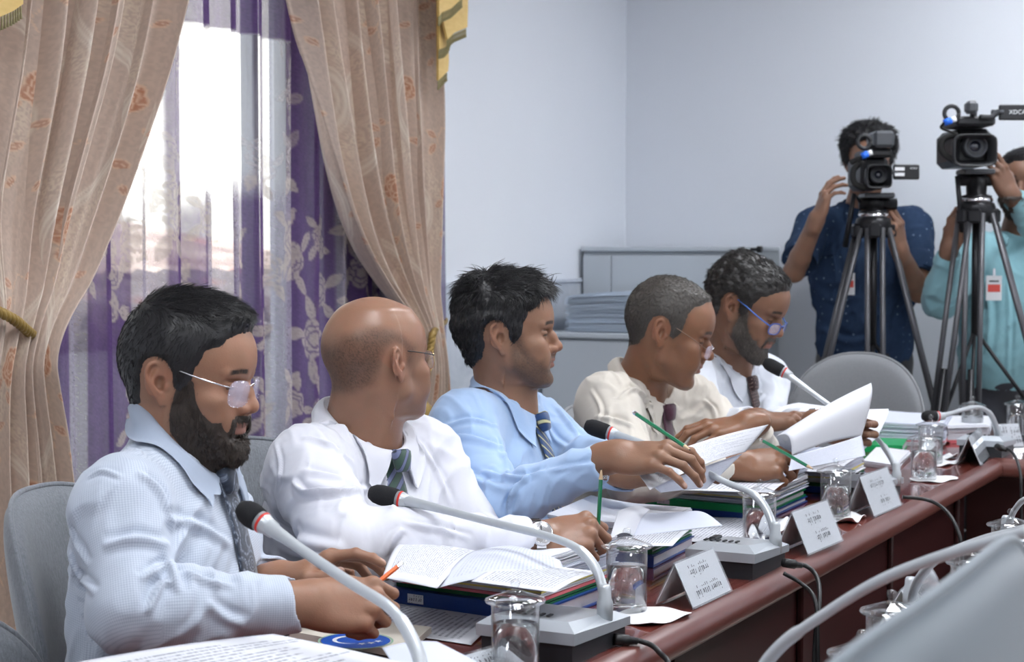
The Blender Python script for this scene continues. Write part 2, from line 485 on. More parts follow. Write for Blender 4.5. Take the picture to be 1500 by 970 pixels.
# hair lines as side-view outlines (x forwards, z up)
HAIR = {
 'full': [(.082, .090), (.064, .068), (.049, .056), (.040, .034), (.034, .006), (.024, -.008), (.013, .0), (.008, .022), (-.002, .036), (-.020, .040), (-.036, .030), (-.042, .0), (-.046, -.036), (-.074, -.062), (-.12, -.07), (-.14, .05), (-.06, .17), (.06, .16), (.12, .11)],
 'reced': [(.070, .100), (.046, .080), (.035, .062), (.036, .040), (.032, .010), (.023, -.004), (.013, .0), (.008, .022), (-.002, .036), (-.020, .040), (-.036, .030), (-.042, .0), (-.048, -.036), (-.078, -.058), (-.12, -.06), (-.14, .05), (-.06, .17), (.06, .16), (.10, .12)],
 'sides': [(.040, .030), (.030, .006), (.022, -.010), (.014, .0), (.008, .022), (-.002, .036), (-.020, .040), (-.036, .030), (-.042, .0), (-.048, -.034), (-.085, -.050), (-.12, -.05), (-.13, .02), (-.095, .060), (-.05, .075), (.0, .060)],
}
BEARD = [(.034, .020), (.016, .0), (.010, -.045), (.014, -.072), (.040, -.105), (.070, -.130), (.13, -.13), (.13, -.062), (.094, -.066), (.088, -.058), (.086, -.044), (.074, -.047), (.060, -.036), (.048, -.018), (.042, .010)]
def beard_amount(h, q):
    j = h.get('jaw', 1.); z = np.where(q[:, 2] < -.02, -.02+(q[:, 2]+.02)/j, q[:, 2])
    x, y = q[:, 0], q[:, 1]
    b = 1-sstep(-.013, .006, poly_sd(x, z, BEARD))
    mou = (1-sstep(.003, .008, np.abs(z+.0415)))*(x > .075)*(1-sstep(.024, .033, np.abs(y)))
    mou2 = (1-sstep(.005, .010, np.abs(np.abs(y)-.030)))*(x > .07)*sstep(-.075, -.06, z)*(1-sstep(-.045, -.036, z))
    lips = (x > .086)*(np.abs(y) < .026)*(1-sstep(.0085, .012, np.abs(z+.056)))
    b = np.maximum(np.maximum(b, mou), mou2*.9)*(1-lips*(1-(mou > .5)*(z > -.046)))
    chinpatch = (np.abs(y) < .008)*(z < -.066)*(z > -.08)*(x > .08)
    return np.clip(np.maximum(b, chinpatch), 0, 1)
def strands(roots, dirs, nrm, L, rad, rng, bend=.3, wave=0., segs=4, grav=0.):
    """thin tapered hairs; all arrays per hair"""
    n = len(roots); t = np.linspace(0, 1, segs+1)
    side = np.cross(dirs, nrm); side /= np.linalg.norm(side, axis=1)[:, None]+1e-9
    ph = rng.rand(n)*6.28
    pts = np.zeros((n, segs+1, 3)); cur = roots.copy(); pts[:, 0] = cur
    for k in range(segs):
        d = dirs-nrm*(bend*t[k])
        d = d+side*(wave*np.sin(ph+t[k]*7))[:, None]+nrm*(wave*.6*np.cos(ph+t[k]*7))[:, None]
        d[:, 2] -= grav*t[k]
        d /= np.linalg.norm(d, axis=1)[:, None]+1e-9
        cur = cur+d*(L/segs)[:, None]; pts[:, k+1] = cur
    V = np.zeros((n, segs+1, 3, 3))
    for c in range(3):
        a = 2*PI*c/3
        off = (side*math.cos(a)+nrm*math.sin(a))
        V[:, :, c] = pts+off[:, None, :]*(rad[:, None]*(1-t[None, :]**2*.85))[..., None]
    V = V.reshape(-1, 3)
    base = (np.arange(n)*(segs+1)*3)[:, None, None]
    F = []
    for k in range(segs):
        for c in range(3):
            F.append([k*3+c, k*3+(c+1) % 3, (k+1)*3+(c+1) % 3, (k+1)*3+c])
    F = (np.array(F)[None]+base).reshape(-1, 4)
    return V, F
def sample_faces(V, F, w, n, rng):
    c = V[F].mean(1); a = np.linalg.norm(np.cross(V[F[:, 1]]-V[F[:, 0]], V[F[:, 2]]-V[F[:, 0]]), axis=1)*w
    if a.sum() <= 0: return None
    i = rng.choice(len(F), n, p=a/a.sum()); u = rng.rand(n, 4); u /= u.sum(1)[:, None]
    return (V[F[i]]*u[..., None]).sum(1), i
def make_hair(h, V, F, par, m, name='hair', kind='full', thick=None, comb=None, n=7000, L=(.02, .03), rad=.0005, seed=1, wave=.15, bend=.35, amount=None, lift=.35, grav=0., lump=.25, lumpf=90, segs=4):
    """a cap of hair grown over the head surface plus the single hairs that make its outline"""
    rng = np.random.RandomState(seed)
    q = head_local(h, V)
    if amount is None: A = 1-sstep(-.010, .006, poly_sd(q[:, 0]+.004*fbm(q*90+seed, 2), q[:, 2]+.003*fbm(q*120+3, 2), HAIR[kind]))
    else: A = amount(q)
    ear = (np.abs(q[:, 1]) > .0700)*(1-sstep(.9, 1.15, ((q[:, 0]+.014)/.026)**2+((q[:, 2]-.003)/.036)**2))
    A = A*(1-ear)
    nr = vnormals(V, F)
    T = thick(q) if callable(thick) else np.full(len(V), thick)
    nz = fbm(q*np.array([lumpf, lumpf, lumpf])+seed*3.1, 3)
    vis = (A[F] > .03).all(1)
    F2 = F[vis]; used = np.unique(F2); mp = np.full(len(V), -1); mp[used] = np.arange(len(used))
    V2 = V+nr*(T*A*(1+lump*nz)-.0008*(1-A))[:, None]
    Vc = V2[used]; Fc = mp[F2]
    nc = vnormals(Vc, Fc); w = A[used][Fc].mean(1)
    c, fi = sample_faces(Vc, Fc, w**1.5, n, rng)
    nn = nc[Fc[fi, 0]]; qq = head_local(h, c)
    d = comb(qq, rng)@h['R'].T
    d = d-nn*np.einsum('ij,ij->i', d, nn)[:, None]; d /= np.linalg.norm(d, axis=1)[:, None]+1e-9
    d = d+nn*lift; d += fbm(qq*120, 2)[:, None]*np.cross(d, nn)*.9+rng.randn(n, 3)*.10; d /= np.linalg.norm(d, axis=1)[:, None]
    LL = L(qq) if callable(L) else np.full(n, .5*(L[0]+L[1]))
    LL = LL*(.6+.8*rng.rand(n))*h['s']
    Vs, Fs = strands(c-nn*.001, d, nn, LL, np.full(n, rad)*(.7+.6*rng.rand(n)), rng, bend=bend, wave=wave, segs=segs, grav=grav)
    VV = np.concatenate([Vc, Vs]); FF = np.concatenate([Fc, Fs+len(Vc)])
    me = np_mesh(name, VV, FF, m)
    set_val(me, np.concatenate([nz[used]*0+.5, np.repeat(rng.rand(n), (segs+1)*3)]), 'tone')
    return link(name, me, par)

# ================================================================== hands
FL = {'i': (.044, .027, .021), 'm': (.048, .030, .022), 'r': (.045, .029, .022), 'p': (.035, .022, .019)}
MC = {'i': (.091, .029, .003), 'm': (.095, .009, .006), 'r': (.089, -.011, .004), 'p': (.079, -.030, -.001)}
RD = {'i': (.0098, .0087, .0078), 'm': (.0100, .0088, .0079), 'r': (.0095, .0084, .0075), 'p': (.0084, .0074, .0067)}
def hand_frame(w, x, z):
    x = np.asarray(x, float); x = x/np.linalg.norm(x); z = np.asarray(z, float); z = z-x*(x@z); z /= np.linalg.norm(z)
    return np.array([x, np.cross(z, x), z]).T, np.asarray(w, float)
def add_hand(F, hd, info):
    """hd: wrist, x (towards the fingers), z (back of the hand), side R/L, fingers {f:(mcp,pip,dip,spread)}, thumb [MCP, IP, tip] in the hand's own frame"""
    R, t = hand_frame(hd['wrist'], hd['x'], hd['z']); sc = hd.get('sc', 1.)
    sg = 1 if hd['side'] == 'R' else -1
    S = np.diag([1, sg, 1.])
    F.frame(R@S, t, sc)
    W = lambda p: R@S@(np.asarray(p, float)*sc)+t
    F.cap((-.03, 0, 0), (.012, 0, 0), .0235, .022, k=.02)
    F.ell((.004, 0, 0), (.030, .030, .020), k=.02)
    for f in 'imrp':
        mc = np.array(MC[f]); F.cap((.012, mc[1]*.62, 0), mc-np.array([0, 0, .004]), .0145, .0115, k=.012)
    F.ell((.050, .0, -.004), (.046, .034, .013), k=.014)
    F.ell((.040, .027, -.010), (.032, .016, .015), R=rotz(.45), k=.012)
    F.ell((.040, -.026, -.008), (.034, .014, .014), k=.012)
    tips = []
    for f in 'imrp':
        a = hd['fingers'][f]; mc = np.array(MC[f]); sp = math.radians(a[3] if len(a) > 3 else 0)
        p = mc.copy(); ang = 0; r = RD[f]; L = FL[f]
        F.ell(mc+np.array([-.001, 0, .0035]), (.0095, .0085, .0070), k=.006)
        for k in range(3):
            ang += math.radians(a[k]); d = np.array([math.cos(ang)*math.cos(sp), math.cos(ang)*math.sin(sp), -math.sin(ang)])
            q = p+d*L[k]
            r0 = r[k]; r1 = r[min(k+1, 2)]*(.95 if k < 2 else .86)
            F.cap(p, q-d*(r1*.6 if k == 2 else 0), r0, r1, k=.0022 if k else .005)
            up = np.array([math.sin(ang)*math.cos(sp), math.sin(ang)*math.sin(sp), math.cos(ang)])
            if k: F.ell(p+up*.0018, (r0*.95, r0*.95, r0*.85), k=.002)
            if k == 2: info['nails'].append((W(q-d*.0045+up*r1*.72), (R@S)@d, (R@S)@up, .0062*sc, .0052*sc))
            p = q
        tips.append(W(p))
    th = [np.array(p, float) for p in hd['thumb']]
    F.cap((.022, .022, -.006), th[0], .0145, .0120, k=.010)
    F.cap(th[0], th[1], .0112, .0102, k=.004); dd = th[2]-th[1]; dd /= np.linalg.norm(dd)
    F.cap(th[1], th[2]-dd*.006, .0102, .0085, k=.003)
    up = np.array(hd.get('thup', (0, .6, .8)), float); up = up-dd*(up@dd); up /= np.linalg.norm(up)
    info['nails'].append((W(th[2]-dd*.006+up*.0068), (R@S)@dd, (R@S)@up, .0078*sc, .0066*sc))
    F.frame()
    info.setdefault('hands', []).append((R@S, t, sc, tips, W(th[2])))
POSE = {
 'hold': dict(fingers={'i': (14, 22, 12, 3), 'm': (24, 30, 14, 0), 'r': (34, 38, 20, -3), 'p': (42, 44, 24, -6)}, thumb=[(.054, .046, -.018), (.082, .042, -.026), (.108, .032, -.026)]),
 'fist': dict(fingers={'i': (50, 75, 35, 2), 'm': (58, 80, 40, 0), 'r': (64, 84, 42, -1), 'p': (68, 86, 42, -3)}, thumb=[(.058, .040, -.024), (.084, .030, -.038), (.100, .012, -.044)]),
 'write': dict(fingers={'i': (38, 42, 22, 3), 'm': (48, 55, 30, 0), 'r': (58, 66, 36, -1), 'p': (62, 70, 38, -3)}, thumb=[(.056, .044, -.022), (.086, .038, -.036), (.108, .024, -.046)]),
 'flat': dict(fingers={'i': (8, 14, 8, 4), 'm': (8, 16, 8, 0), 'r': (10, 18, 8, -3), 'p': (12, 20, 10, -8)}, thumb=[(.050, .056, -.012), (.078, .066, -.016), (.102, .066, -.018)]),
 'open': dict(fingers={'i': (15, 20, 12, 9), 'm': (22, 26, 14, 2), 'r': (28, 32, 16, -6), 'p': (32, 34, 18, -14)}, thumb=[(.048, .060, -.016), (.074, .078, -.026), (.098, .084, -.034)]),
 'pinch': dict(fingers={'i': (45, 30, 15, 2), 'm': (48, 34, 18, 0), 'r': (52, 38, 20, -2), 'p': (54, 42, 22, -5)}, thumb=[(.056, .042, -.030), (.084, .030, -.046), (.108, .016, -.056)]),
 'curl': dict(fingers={'i': (30, 55, 30, 4), 'm': (34, 58, 32, 1), 'r': (38, 60, 34, -2), 'p': (42, 62, 34, -6)}, thumb=[(.052, .052, -.022), (.078, .052, -.038), (.100, .040, -.048)]),
}
# ================================================================== the whole figure
def norm(v): v = np.asarray(v, float); return v/np.linalg.norm(v)
def torso_frame(b):
    Hh, Nk = b['hip'], b['neck']; Z = norm(Nk-Hh); f = np.array([math.cos(math.radians(b['yaw'])), math.sin(math.radians(b['yaw'])), 0.])
    X = norm(f-Z*(f@Z)); Y = np.cross(Z, X); return X, Y, Z
def add_torso(F, b, g=0., k=.03):
    X, Y, Z = torso_frame(b); L = np.linalg.norm(b['neck']-b['hip']); u = L/.58
    fat = b.get('fat', 0.); wd = b.get('w', 1.)
    rows = [(-.06, .105, .120, .150), (.02, .120+fat*.7, .120, .165), (.12, .125+fat, .108, .163+fat*.4), (.24, .118+fat*.8, .105, .158+fat*.3), (.34, .118+fat*.2, .115, .168), (.43, .105, .118, .172), (.50, .078, .098, .150), (.55, .055, .070, .105), (.585, .045, .052, .060)]
    F.loft(b['hip'], X, Y, Z, [(z*u, f+g, bk+g, w*wd+g) for z, f, bk, w in rows], k=0, e=2.25)
    for s, key in ((-1, 'shR'), (1, 'shL')):
        sh = b[key]; F.cap(b['neck']-Z*.032*u-X*.01, sh+(b['neck']-sh)*.18-Z*.004, .046+g*.7, .052+g, k=k)
        F.ell(sh-Z*.020+(b['neck']-sh)*.06, np.array([.061, .061, .070])+g, k=k+.012)
        F.cap(sh+(b['neck']-sh)*.3-Z*.09, b['hip']+Z*.25*u+Y*(-s)*-.105*wd*1, .075+g, .08+g, k=k)
def arm_r(b): return b.get('arm', (.056, .043, .030))
def add_arm(F, b, sd, g=(0, 0, 0), k=.02, stop=0.):
    sh, el, wr = b['sh'+sd], b['el'+sd], b['wr'+sd]; r = arm_r(b)
    F.cap(sh, el, r[0]+g[0], r[1]+g[1], k=k)
    d = wr-el; L = np.linalg.norm(d); m = el+d*.28
    F.cap(el, m, r[1]+g[1]*.95, r[1]*.98+g[1], k=.012); F.cap(m, wr-d/L*stop, r[1]*.98+g[1], (r[2]+(r[1]-r[2])*stop/(L*.72))+g[2], k=.012)
def fig_mesh(name, V, F, m, par, col=None): 
    me = np_mesh(name, V, F, m)
    if col is not None: set_col(me, col)
    return link(name, me, par)
def skin_cols(h, b, V, info):
    q = head_local(h, V) if h else None
    base = np.array(b['skin']); C = np.tile(base, (len(V), 1))
    C *= (1+.10*fbm(V*28, 3))[:, None]
    C[:, 0] *= 1+.05*fbm(V*60+9, 2)
    if h:
        head = (np.linalg.norm(q-np.array([0, 0, .01]), axis=1) < .17)
        m = zj(h, -.055); x, y, z = q.T
        lips = head*(x > .088)*(1-sstep(.019, .025, np.abs(y)))*(1-sstep(.0095, .0125, np.abs(z-m+.001)))
        lc = np.array(b.get('lips', (.26, .11, .085)))
        C = C*(1-lips[:, None]*.75)+lc*lips[:, None]*.75
        red = head*np.exp(-((x-.105)**2+y**2+(z+.02)**2)/.02**2)*.25+head*np.exp(-((z-.0)**2)/.03**2)*(np.abs(y) > .078)*.3
        C[:, 0] *= 1+red*.35
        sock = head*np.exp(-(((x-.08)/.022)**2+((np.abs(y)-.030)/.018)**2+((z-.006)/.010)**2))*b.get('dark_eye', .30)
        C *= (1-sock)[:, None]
        lash = head*(x > .074)*(np.abs(np.abs(y)-.032) < .012)*(1-sstep(.0008, .0022, np.abs(z-.0062)))
        C *= (1-.9*lash)[:, None]
        bw = head*(x > .055)*(1-sstep(.012, .020, np.abs(np.abs(y)-.030)))*(1-sstep(.0022, .0050, np.abs(z-.0300-.003*(1-((np.abs(y)-.026)/.02)**2))))
        hc = np.array(b.get('hairc', (.012, .010, .009)))
        bk = bw[:, None]*b.get('brow', 1.)*(.80+.20*np.clip(fbm(q*np.array([150, 500, 300]), 2)[:, None]*2+.5, 0, 1)); C = C*(1-bk)+hc*bk
        if b.get('stubble'):
            st = beard_amount(h, q)*head*b['stubble']*(.7+.5*np.clip(fbm(q*650, 2)+.3, 0, 1)); st = np.clip(st, 0, .92)[:, None]
            C = C*(1-st)+np.array(b.get('stubc', (.035, .028, .024)))*st
        if b.get('scalp'):
            kind, am = b['scalp']; sd = 1-sstep(-.016, .012, poly_sd(x, z, HAIR[kind])); 
            ear = (np.abs(y) > .0700)*(1-sstep(.8, 1.3, ((x+.014)/.026)**2+((z-.003)/.036)**2))
            st = np.clip(head*sd*(1-ear)*am*(.7+.6*np.clip(fbm(q*700, 2)+.2, 0, 1)), 0, .95)[:, None]; C = C*(1-st)+hc*st
    for c, d, up, a, w in info['nails']:
        s_ = np.cross(up, d); v = V-c
        n_ = (np.abs(v@d)/a)**3+(np.abs(v@s_)/w)**3+(np.abs(v@up)/.005)**3
        k = (1-sstep(.6, 1.1, n_))[:, None]*.55; C = C*(1-k)+np.array([.62, .42, .36])*k
    return np.clip(C, .002, 1)
def collar(b, h, m, par, shirtbvh, wback=.040, wpt=.072, spread=.50, open_=.10, lift=0.):
    """stand and folded fall of a shirt collar"""
    X, Y, Z = torso_frame(b); C = b['ncen'] if 'ncen' in b else b['neck']; up = norm(b.get('nup', Z)); X = norm(X-up*(X@up)); Y = np.cross(up, X)
    rx, ry = b.get('nr', (.068, .064)); n = 72; rows = 9
    V = []; 
    phs = np.linspace(-PI+open_, PI-open_, n+1)          # 0 = nape
    for ph in phs:
        c = -math.cos(ph); s_ = math.sin(ph); fr = (1-math.cos(ph))/2
        top = C+X*c*rx+Y*s_*ry+up*(.040-.052*fr**1.2+lift)
        k = abs(ph)/PI; kp = max(0, (k-.55)/.45)
        wdt = wback+(wpt-wback)*kp**1.3
        ph2 = ph*(1-spread*.30*kp**1.2)
        c2 = -math.cos(ph2); s2 = math.sin(ph2)
        rr = .016+.014*kp
        bot = C+X*c2*(rx+rr)+Y*s2*(ry+rr+.004)+up*(.040-.052*fr**1.2+lift-wdt)+X*.010*kp
        for j in range(rows):
            t = j/(rows-1); arch = math.sin(min(t*3, 1)*PI/2)
            p = top*(1-t)+bot*t+(X*c+Y*s_)*.0075*(math.sin(PI*min(1, t*1.15))**.8)*(1 if t < 1 else 0)+up*.004*math.sin(PI*min(t*2.2, 1))
            V.append(p)
    V = np.array(V).reshape(n+1, rows, 3)
    for i in range(n+1):
        for j in range(2, rows):
            p = V[i, j]; loc, nn, idx, dist = shirtbvh.find_nearest(Vector(p))
            if loc is None: continue
            loc = np.array(loc); nn = np.array(nn); d = (p-loc)@nn; lim = .0085
            if d < lim and dist < .05: V[i, j] = p+nn*(lim-d)
            elif j > 4 and d > .014 and dist < .05: V[i, j] = p-nn*(d-.014)*.6
    sm = V.copy(); sm[1:-1] = (V[:-2]+V[1:-1]*2+V[2:])/4; V[:, 1:] = sm[:, 1:]
    stand = []
    for i, ph in enumerate(phs):
        c = -math.cos(ph); s_ = math.sin(ph); fr = (1-math.cos(ph))/2
        stand.append(C+X*c*(rx-.0035)+Y*s_*(ry-.0035)-up*(.01+.03*fr))
    rad = np.array([(V[i, 0]-C)-up*((V[i, 0]-C)@up) for i in range(n+1)]); rad /= np.linalg.norm(rad, axis=1)[:, None]
    outer = V; inner = V-rad[:, None, :]*.0042
    rows_all = np.concatenate([outer[:, ::-1], (V[:, :1]-rad[:, None, :]*.0030), np.array(stand)[:, None, :]], 1)
    full = np.concatenate([rows_all], 1); k = full.shape[1]
    VV = full.reshape(-1, 3); FF = []
    for i in range(n):
        for j in range(k-1): FF.append((i*k+j, (i+1)*k+j, (i+1)*k+j+1, i*k+j+1))
    # underside of the fall
    o = len(VV); VV = np.concatenate([VV, inner.reshape(-1, 3)])
    for i in range(n):
        for j in range(rows-1): FF.append((o+i*rows+j, o+(i+1)*rows+j, o+(i+1)*rows+j+1, o+i*rows+j+1))
        FF.append((i*k+0, (i+1)*k+0, o+(i+1)*rows+rows-1, o+i*rows+rows-1))
    for i in (0, n):
        for j in range(rows-1): FF.append((i*k+rows-1-j, i*k+rows-2-j, o+i*rows+j+1, o+i*rows+j))
    me = np_mesh('collar', VV, FF, m); c = link('collar', me, par)
    b['collar_front'] = C+X*(rx+.006)+up*(-.012+lift)
    return c
def necktie(b, m, par, bvh, tb, sched, w0=.036, w1=.080, knot=True, rgb=None):
    """sched: list of (height along the trunk in m below the collar, sideways offset) - the blade lies on the shirt front"""
    X, Y, Z = torso_frame(b); O = b['collar_front']
    pts = []
    for dz, dy, lift in smooth_path([(a, c, (e[0] if e else 0)) for a, c, *e in sched], 6):
        p = O-Z*dz+Y*dy; h0 = tb.ray_cast(Vector(p+X*.25), Vector(-X)); q0 = np.array(h0[0]) if h0[0] is not None else p
        hit = bvh.ray_cast(Vector(q0+X*.022), Vector(-X), .05)
        q = (np.array(hit[0]) if hit[0] is not None else q0+X*.004)+X*(.0050+lift)
        pts.append(q)
    pts = np.array(pts); sm = pts.copy()
    for _ in range(12): sm[1:-1] = (sm[:-2]+2*sm[1:-1]+sm[2:])/4
    off = np.maximum(((pts-sm)@X), 0); pts = sm+X*(off.max()*.55)
    n = len(pts); V = []; F = []; uv = []; acc = 0
    S = [0]; 
    for i in range(1, n): S.append(S[-1]+np.linalg.norm(pts[i]-pts[i-1]))
    cols = 7
    for i in range(n):
        t = S[i]/S[-1]; w = w0+(w1-w0)*min(1, t*1.15)**.9
        T = norm(pts[min(i+1, n-1)]-pts[max(i-1, 0)]); nn = norm(np.cross(T, Y)); nn = nn if nn@X > 0 else -nn
        sd = norm(np.cross(nn, T)); sd = sd if sd@Y > 0 else -sd
        for side in (0, 1):
            for c in range(cols):
                a = c/(cols-1)*2-1; V.append(pts[i]+sd*a*w/2+nn*(.0022*(1-a*a)+.0007)*(1 if side == 0 else -.4)); uv.append((a*w/2, S[i]))
    k = cols*2
    for i in range(n-1):
        for c in range(cols-1):
            F.append((i*k+c, i*k+c+1, (i+1)*k+c+1, (i+1)*k+c)); F.append((i*k+cols+c+1, i*k+cols+c, (i+1)*k+cols+c, (i+1)*k+cols+c+1))
        F.append((i*k, (i+1)*k, (i+1)*k+cols, i*k+cols)); F.append((i*k+cols-1, i*k+2*cols-1, (i+1)*k+2*cols-1, (i+1)*k+cols-1))
    F.append(tuple((n-1)*k+c for c in range(cols))+tuple((n-1)*k+cols+c for c in range(cols))[::-1])
    me = np_mesh('necktie', V, F, m); 
    t1 = np.array(uv); set_col(me, np.stack([t1[:, 0]*10+.5, t1[:, 1], t1[:, 0]*0], 1), 'tuv')
    o = link('necktie', me, par)
    # knot: a flattened trapezoid of cloth
    T = norm(pts[3]-pts[0]); nn = norm(np.cross(T, Y)); nn = nn if nn@X > 0 else -nn; sd = norm(np.cross(nn, T)); kv = []; kf = []; kuv = []; nk = 20; rs = [(-.004, .013, .008), (.0, .0195, .0115), (.010, .0190, .0125), (.022, .0165, .0115), (.032, .0150, .0095), (.036, .0120, .006)]
    c0 = O+X*.004
    for z, a, d in rs:
        for i in range(nk):
            an = 2*PI*i/nk; cs = math.copysign(abs(math.cos(an))**.7, math.cos(an)); sn = math.copysign(abs(math.sin(an))**.7, math.sin(an))
            kv.append(c0+T*z+sd*a*cs+nn*(d*sn+.004)); kuv.append((a*cs*10+.5, z*.9+.013*cs, 0))
    for r_ in range(len(rs)-1):
        for i in range(nk): kf.append((r_*nk+i, r_*nk+(i+1) % nk, (r_+1)*nk+(i+1) % nk, (r_+1)*nk+i))
    kf.append(tuple(range(nk))); kf.append(tuple((len(rs)-1)*nk+i for i in range(nk)))
    km = np_mesh('necktie_knot', kv, kf, m); set_col(km, np.array(kuv), 'tuv'); link('necktie_knot', km, o)
    return o
# ================================================================== materials of the people
def m_skin(name, rough=.46):
    m = mat(name, rough=rough, spec=.45, sss=.12); t = NT(m); t.base(t.attr('Col'))
    v = t.coord('Object'); n1 = t.noise(v, 420, 3, .6); n2 = t.noise(v, 90, 2)
    t.bump(t.math('ADD', t.math('MULTIPLY', n1, .5), t.math('MULTIPLY', n2, .6)), .28, .0016)
    t.rough(t.math('ADD', t.math('MULTIPLY', n2, .18), rough-.09)); return m
M_SKIN = m_skin('skin'); M_SKIN_OILY = m_skin('oily_skin', .36)
def m_hair(name, c0, c1, rough=.38):
    m = mat(name, c0, rough=rough, spec=.55); t = NT(m); t.base(t.ramp(t.attr('tone', 'Fac'), [(.0, c0), (.75, tuple(.5*(a+b) for a, b in zip(c0, c1))), (1., c1)])); return m
M_HAIR = m_hair('black_hair', (.005, .005, .006), (.026, .024, .026), .40)
M_BEARD = m_hair('black_beard', (.012, .009, .008), (.085, .058, .042), .5)
M_HAIR_GREY = m_hair('greying_hair', (.022, .018, .016), (.13, .115, .10), .5)
M_HAIR_SALT = m_hair('salt_and_pepper_hair', (.007, .006, .006), (.050, .045, .043), .42)
M_BEARD_SALT = m_hair('salt_and_pepper_beard', (.022, .018, .016), (.20, .17, .15), .55)
def m_cloth(name, color, rough=.85, check=None, check2=None, fold=.5, sheen=.25, weave=1400):
    m = mat(name, color, rough=rough, spec=.25, sheen=sheen); t = NT(m); v = t.coord('Object')
    big = t.noise(v, 9, 3, .55, .6); sm = t.noise(v, weave, 1)
    c = t.mix(t.math('MULTIPLY', t.noise(v, 30, 2), .25), color, tuple(x*.86 for x in color))
    if check:      # fine woven check: thin lines in two directions
        a_ = t.n('ShaderNodeAttribute', attribute_name='suv'); sp = t.n('ShaderNodeSeparateXYZ'); t.l(a_.outputs['Vector'], sp.inputs[0])
        f = check2 or 300.
        a = t.math('LESS_THAN', t.math('FRACT', t.math('MULTIPLY', sp.outputs[0], f)), .34); b = t.math('LESS_THAN', t.math('FRACT', t.math('MULTIPLY', sp.outputs[1], f)), .34)
        c = t.mix(t.math('MULTIPLY', t.math('ADD', a, b), .34), c, check)
    t.base(c)
    t.bump(t.math('ADD', t.math('MULTIPLY', big, fold*4), t.math('MULTIPLY', sm, .05)), .35, .004); return m
M_SHIRT_GREY = m_cloth('pale_blue_grey_checked_shirt', (.56, .61, .70), check=(.28, .34, .45), check2=300.)
M_SHIRT_WHITE = m_cloth('white_shirt', (.69, .695, .76))
M_SHIRT_BLUE = m_cloth('light_blue_shirt', (.37, .51, .74), sheen=.35)
M_SHIRT_CREAM = m_cloth('cream_shirt', (.62, .575, .51))
M_SHIRT_WHITE2 = m_cloth('cool_white_shirt', (.66, .69, .76))
M_SHIRT_TEAL = m_cloth('pale_turquoise_shirt', (.27, .50, .56))
M_SHIRT_UNDER = m_cloth('grey_under_shirt', (.42, .42, .41))
def m_dots(name, base, dot, sc):
    m = mat(name, base, rough=.85, spec=.2); t = NT(m); v = t.coord('Object'); x = t.n('ShaderNodeTexVoronoi'); x.inputs['Scale'].default_value = sc; x.inputs['Randomness'].default_value = .25; t.l(v, x.inputs['Vector'])
    k = t.math('LESS_THAN', x.outputs['Distance'], .13); c = t.mix(t.noise(v, 60, 3), base, tuple(a*.7 for a in base)); t.base(t.mix(t.math('MULTIPLY', k, .7), c, dot)); t.bump(t.noise(v, 10, 3), .4, .01); return m
M_NAVY_DOT = m_dots('navy_dotted_shirt', (.026, .050, .105), (.25, .33, .45), 38)
M_TROUSER = m_cloth('dark_trousers', (.035, .037, .045), fold=1.)
M_TROUSER_G = m_cloth('charcoal_trousers', (.05, .052, .065), fold=1.)
def m_tie(name, kind):
    m = mat(name, (.1, .1, .1), rough=.5, spec=.4, sheen=.3); t = NT(m)
    a = t.n('ShaderNodeAttribute', attribute_name='tuv'); s = t.n('ShaderNodeSeparateXYZ'); t.l(a.outputs['Vector'], s.inputs[0]); x, y = s.outputs[0], s.outputs[1]
    if kind == 'paisley':
        cb = t.n('ShaderNodeCombineXYZ'); t.l(t.math('MULTIPLY', x, .1), cb.inputs[0]); t.l(y, cb.inputs[1])
        v = t.n('ShaderNodeTexVoronoi', feature='SMOOTH_F1'); v.inputs['Scale'].default_value = 42; t.l(cb.outputs[0], v.inputs['Vector'])
        w = t.math('SINE', t.math('MULTIPLY', v.outputs['Distance'], 34)); n = t.noise(cb.outputs[0], 260, 2)
        c = t.ramp(t.math('ADD', t.math('MULTIPLY', w, .28), n), [(.35, (.018, .026, .045)), (.62, (.05, .068, .105)), (.85, (.22, .25, .31))])
    elif kind == 'green':
        k = t.math('FRACT', t.math('MULTIPLY', t.math('ADD', y, t.math('MULTIPLY', x, .085)), 32.))
        c = t.ramp(k, [(0, (.035, .075, .055)), (.40, (.035, .075, .055)), (.45, (.018, .020, .045)), (.50, (.13, .15, .27)), (.78, (.13, .15, .27)), (.82, (.018, .020, .045)), (.9, (.035, .075, .055))])
    elif kind == 'blue':
        k = t.math('FRACT', t.math('MULTIPLY', t.math('ADD', y, t.math('MULTIPLY', x, -.10)), 44.))
        c = t.ramp(k, [(0, (.018, .050, .15)), (.40, (.018, .065, .19)), (.46, (.012, .02, .05)), (.52, (.60, .55, .30)), (.66, (.60, .55, .30)), (.72, (.012, .02, .05)), (.8, (.018, .050, .15))])
    elif kind == 'plum': c = t.mix(t.noise(t.coord('Object'), 300, 2), (.045, .012, .028), (.085, .022, .045))
    else:
        cb = t.n('ShaderNodeCombineXYZ'); t.l(t.math('MULTIPLY', x, .1), cb.inputs[0]); t.l(y, cb.inputs[1])
        v = t.n('ShaderNodeTexVoronoi'); v.inputs['Scale'].default_value = 120; v.inputs['Randomness'].default_value = .1; t.l(cb.outputs[0], v.inputs['Vector'])
        c = t.mix(t.math('LESS_THAN', v.outputs['Distance'], .17), (.040, .016, .016), (.30, .20, .17))
    t.base(c); t.bump(t.noise(t.coord('Object'), 900, 2), .2, .001); return m
M_CHROME = mat('polished_steel', (.75, .75, .77), .18, 1.); M_GOLD = mat('gold_metal', (.75, .55, .30), .25, 1.)
M_BLACKP = mat('black_plastic', (.012, .012, .013), .4)
def m_glass(name, col=(1, 1, 1), rough=0., ior=1.45):
    return mat(name, col, rough, trans=1., ior=ior)
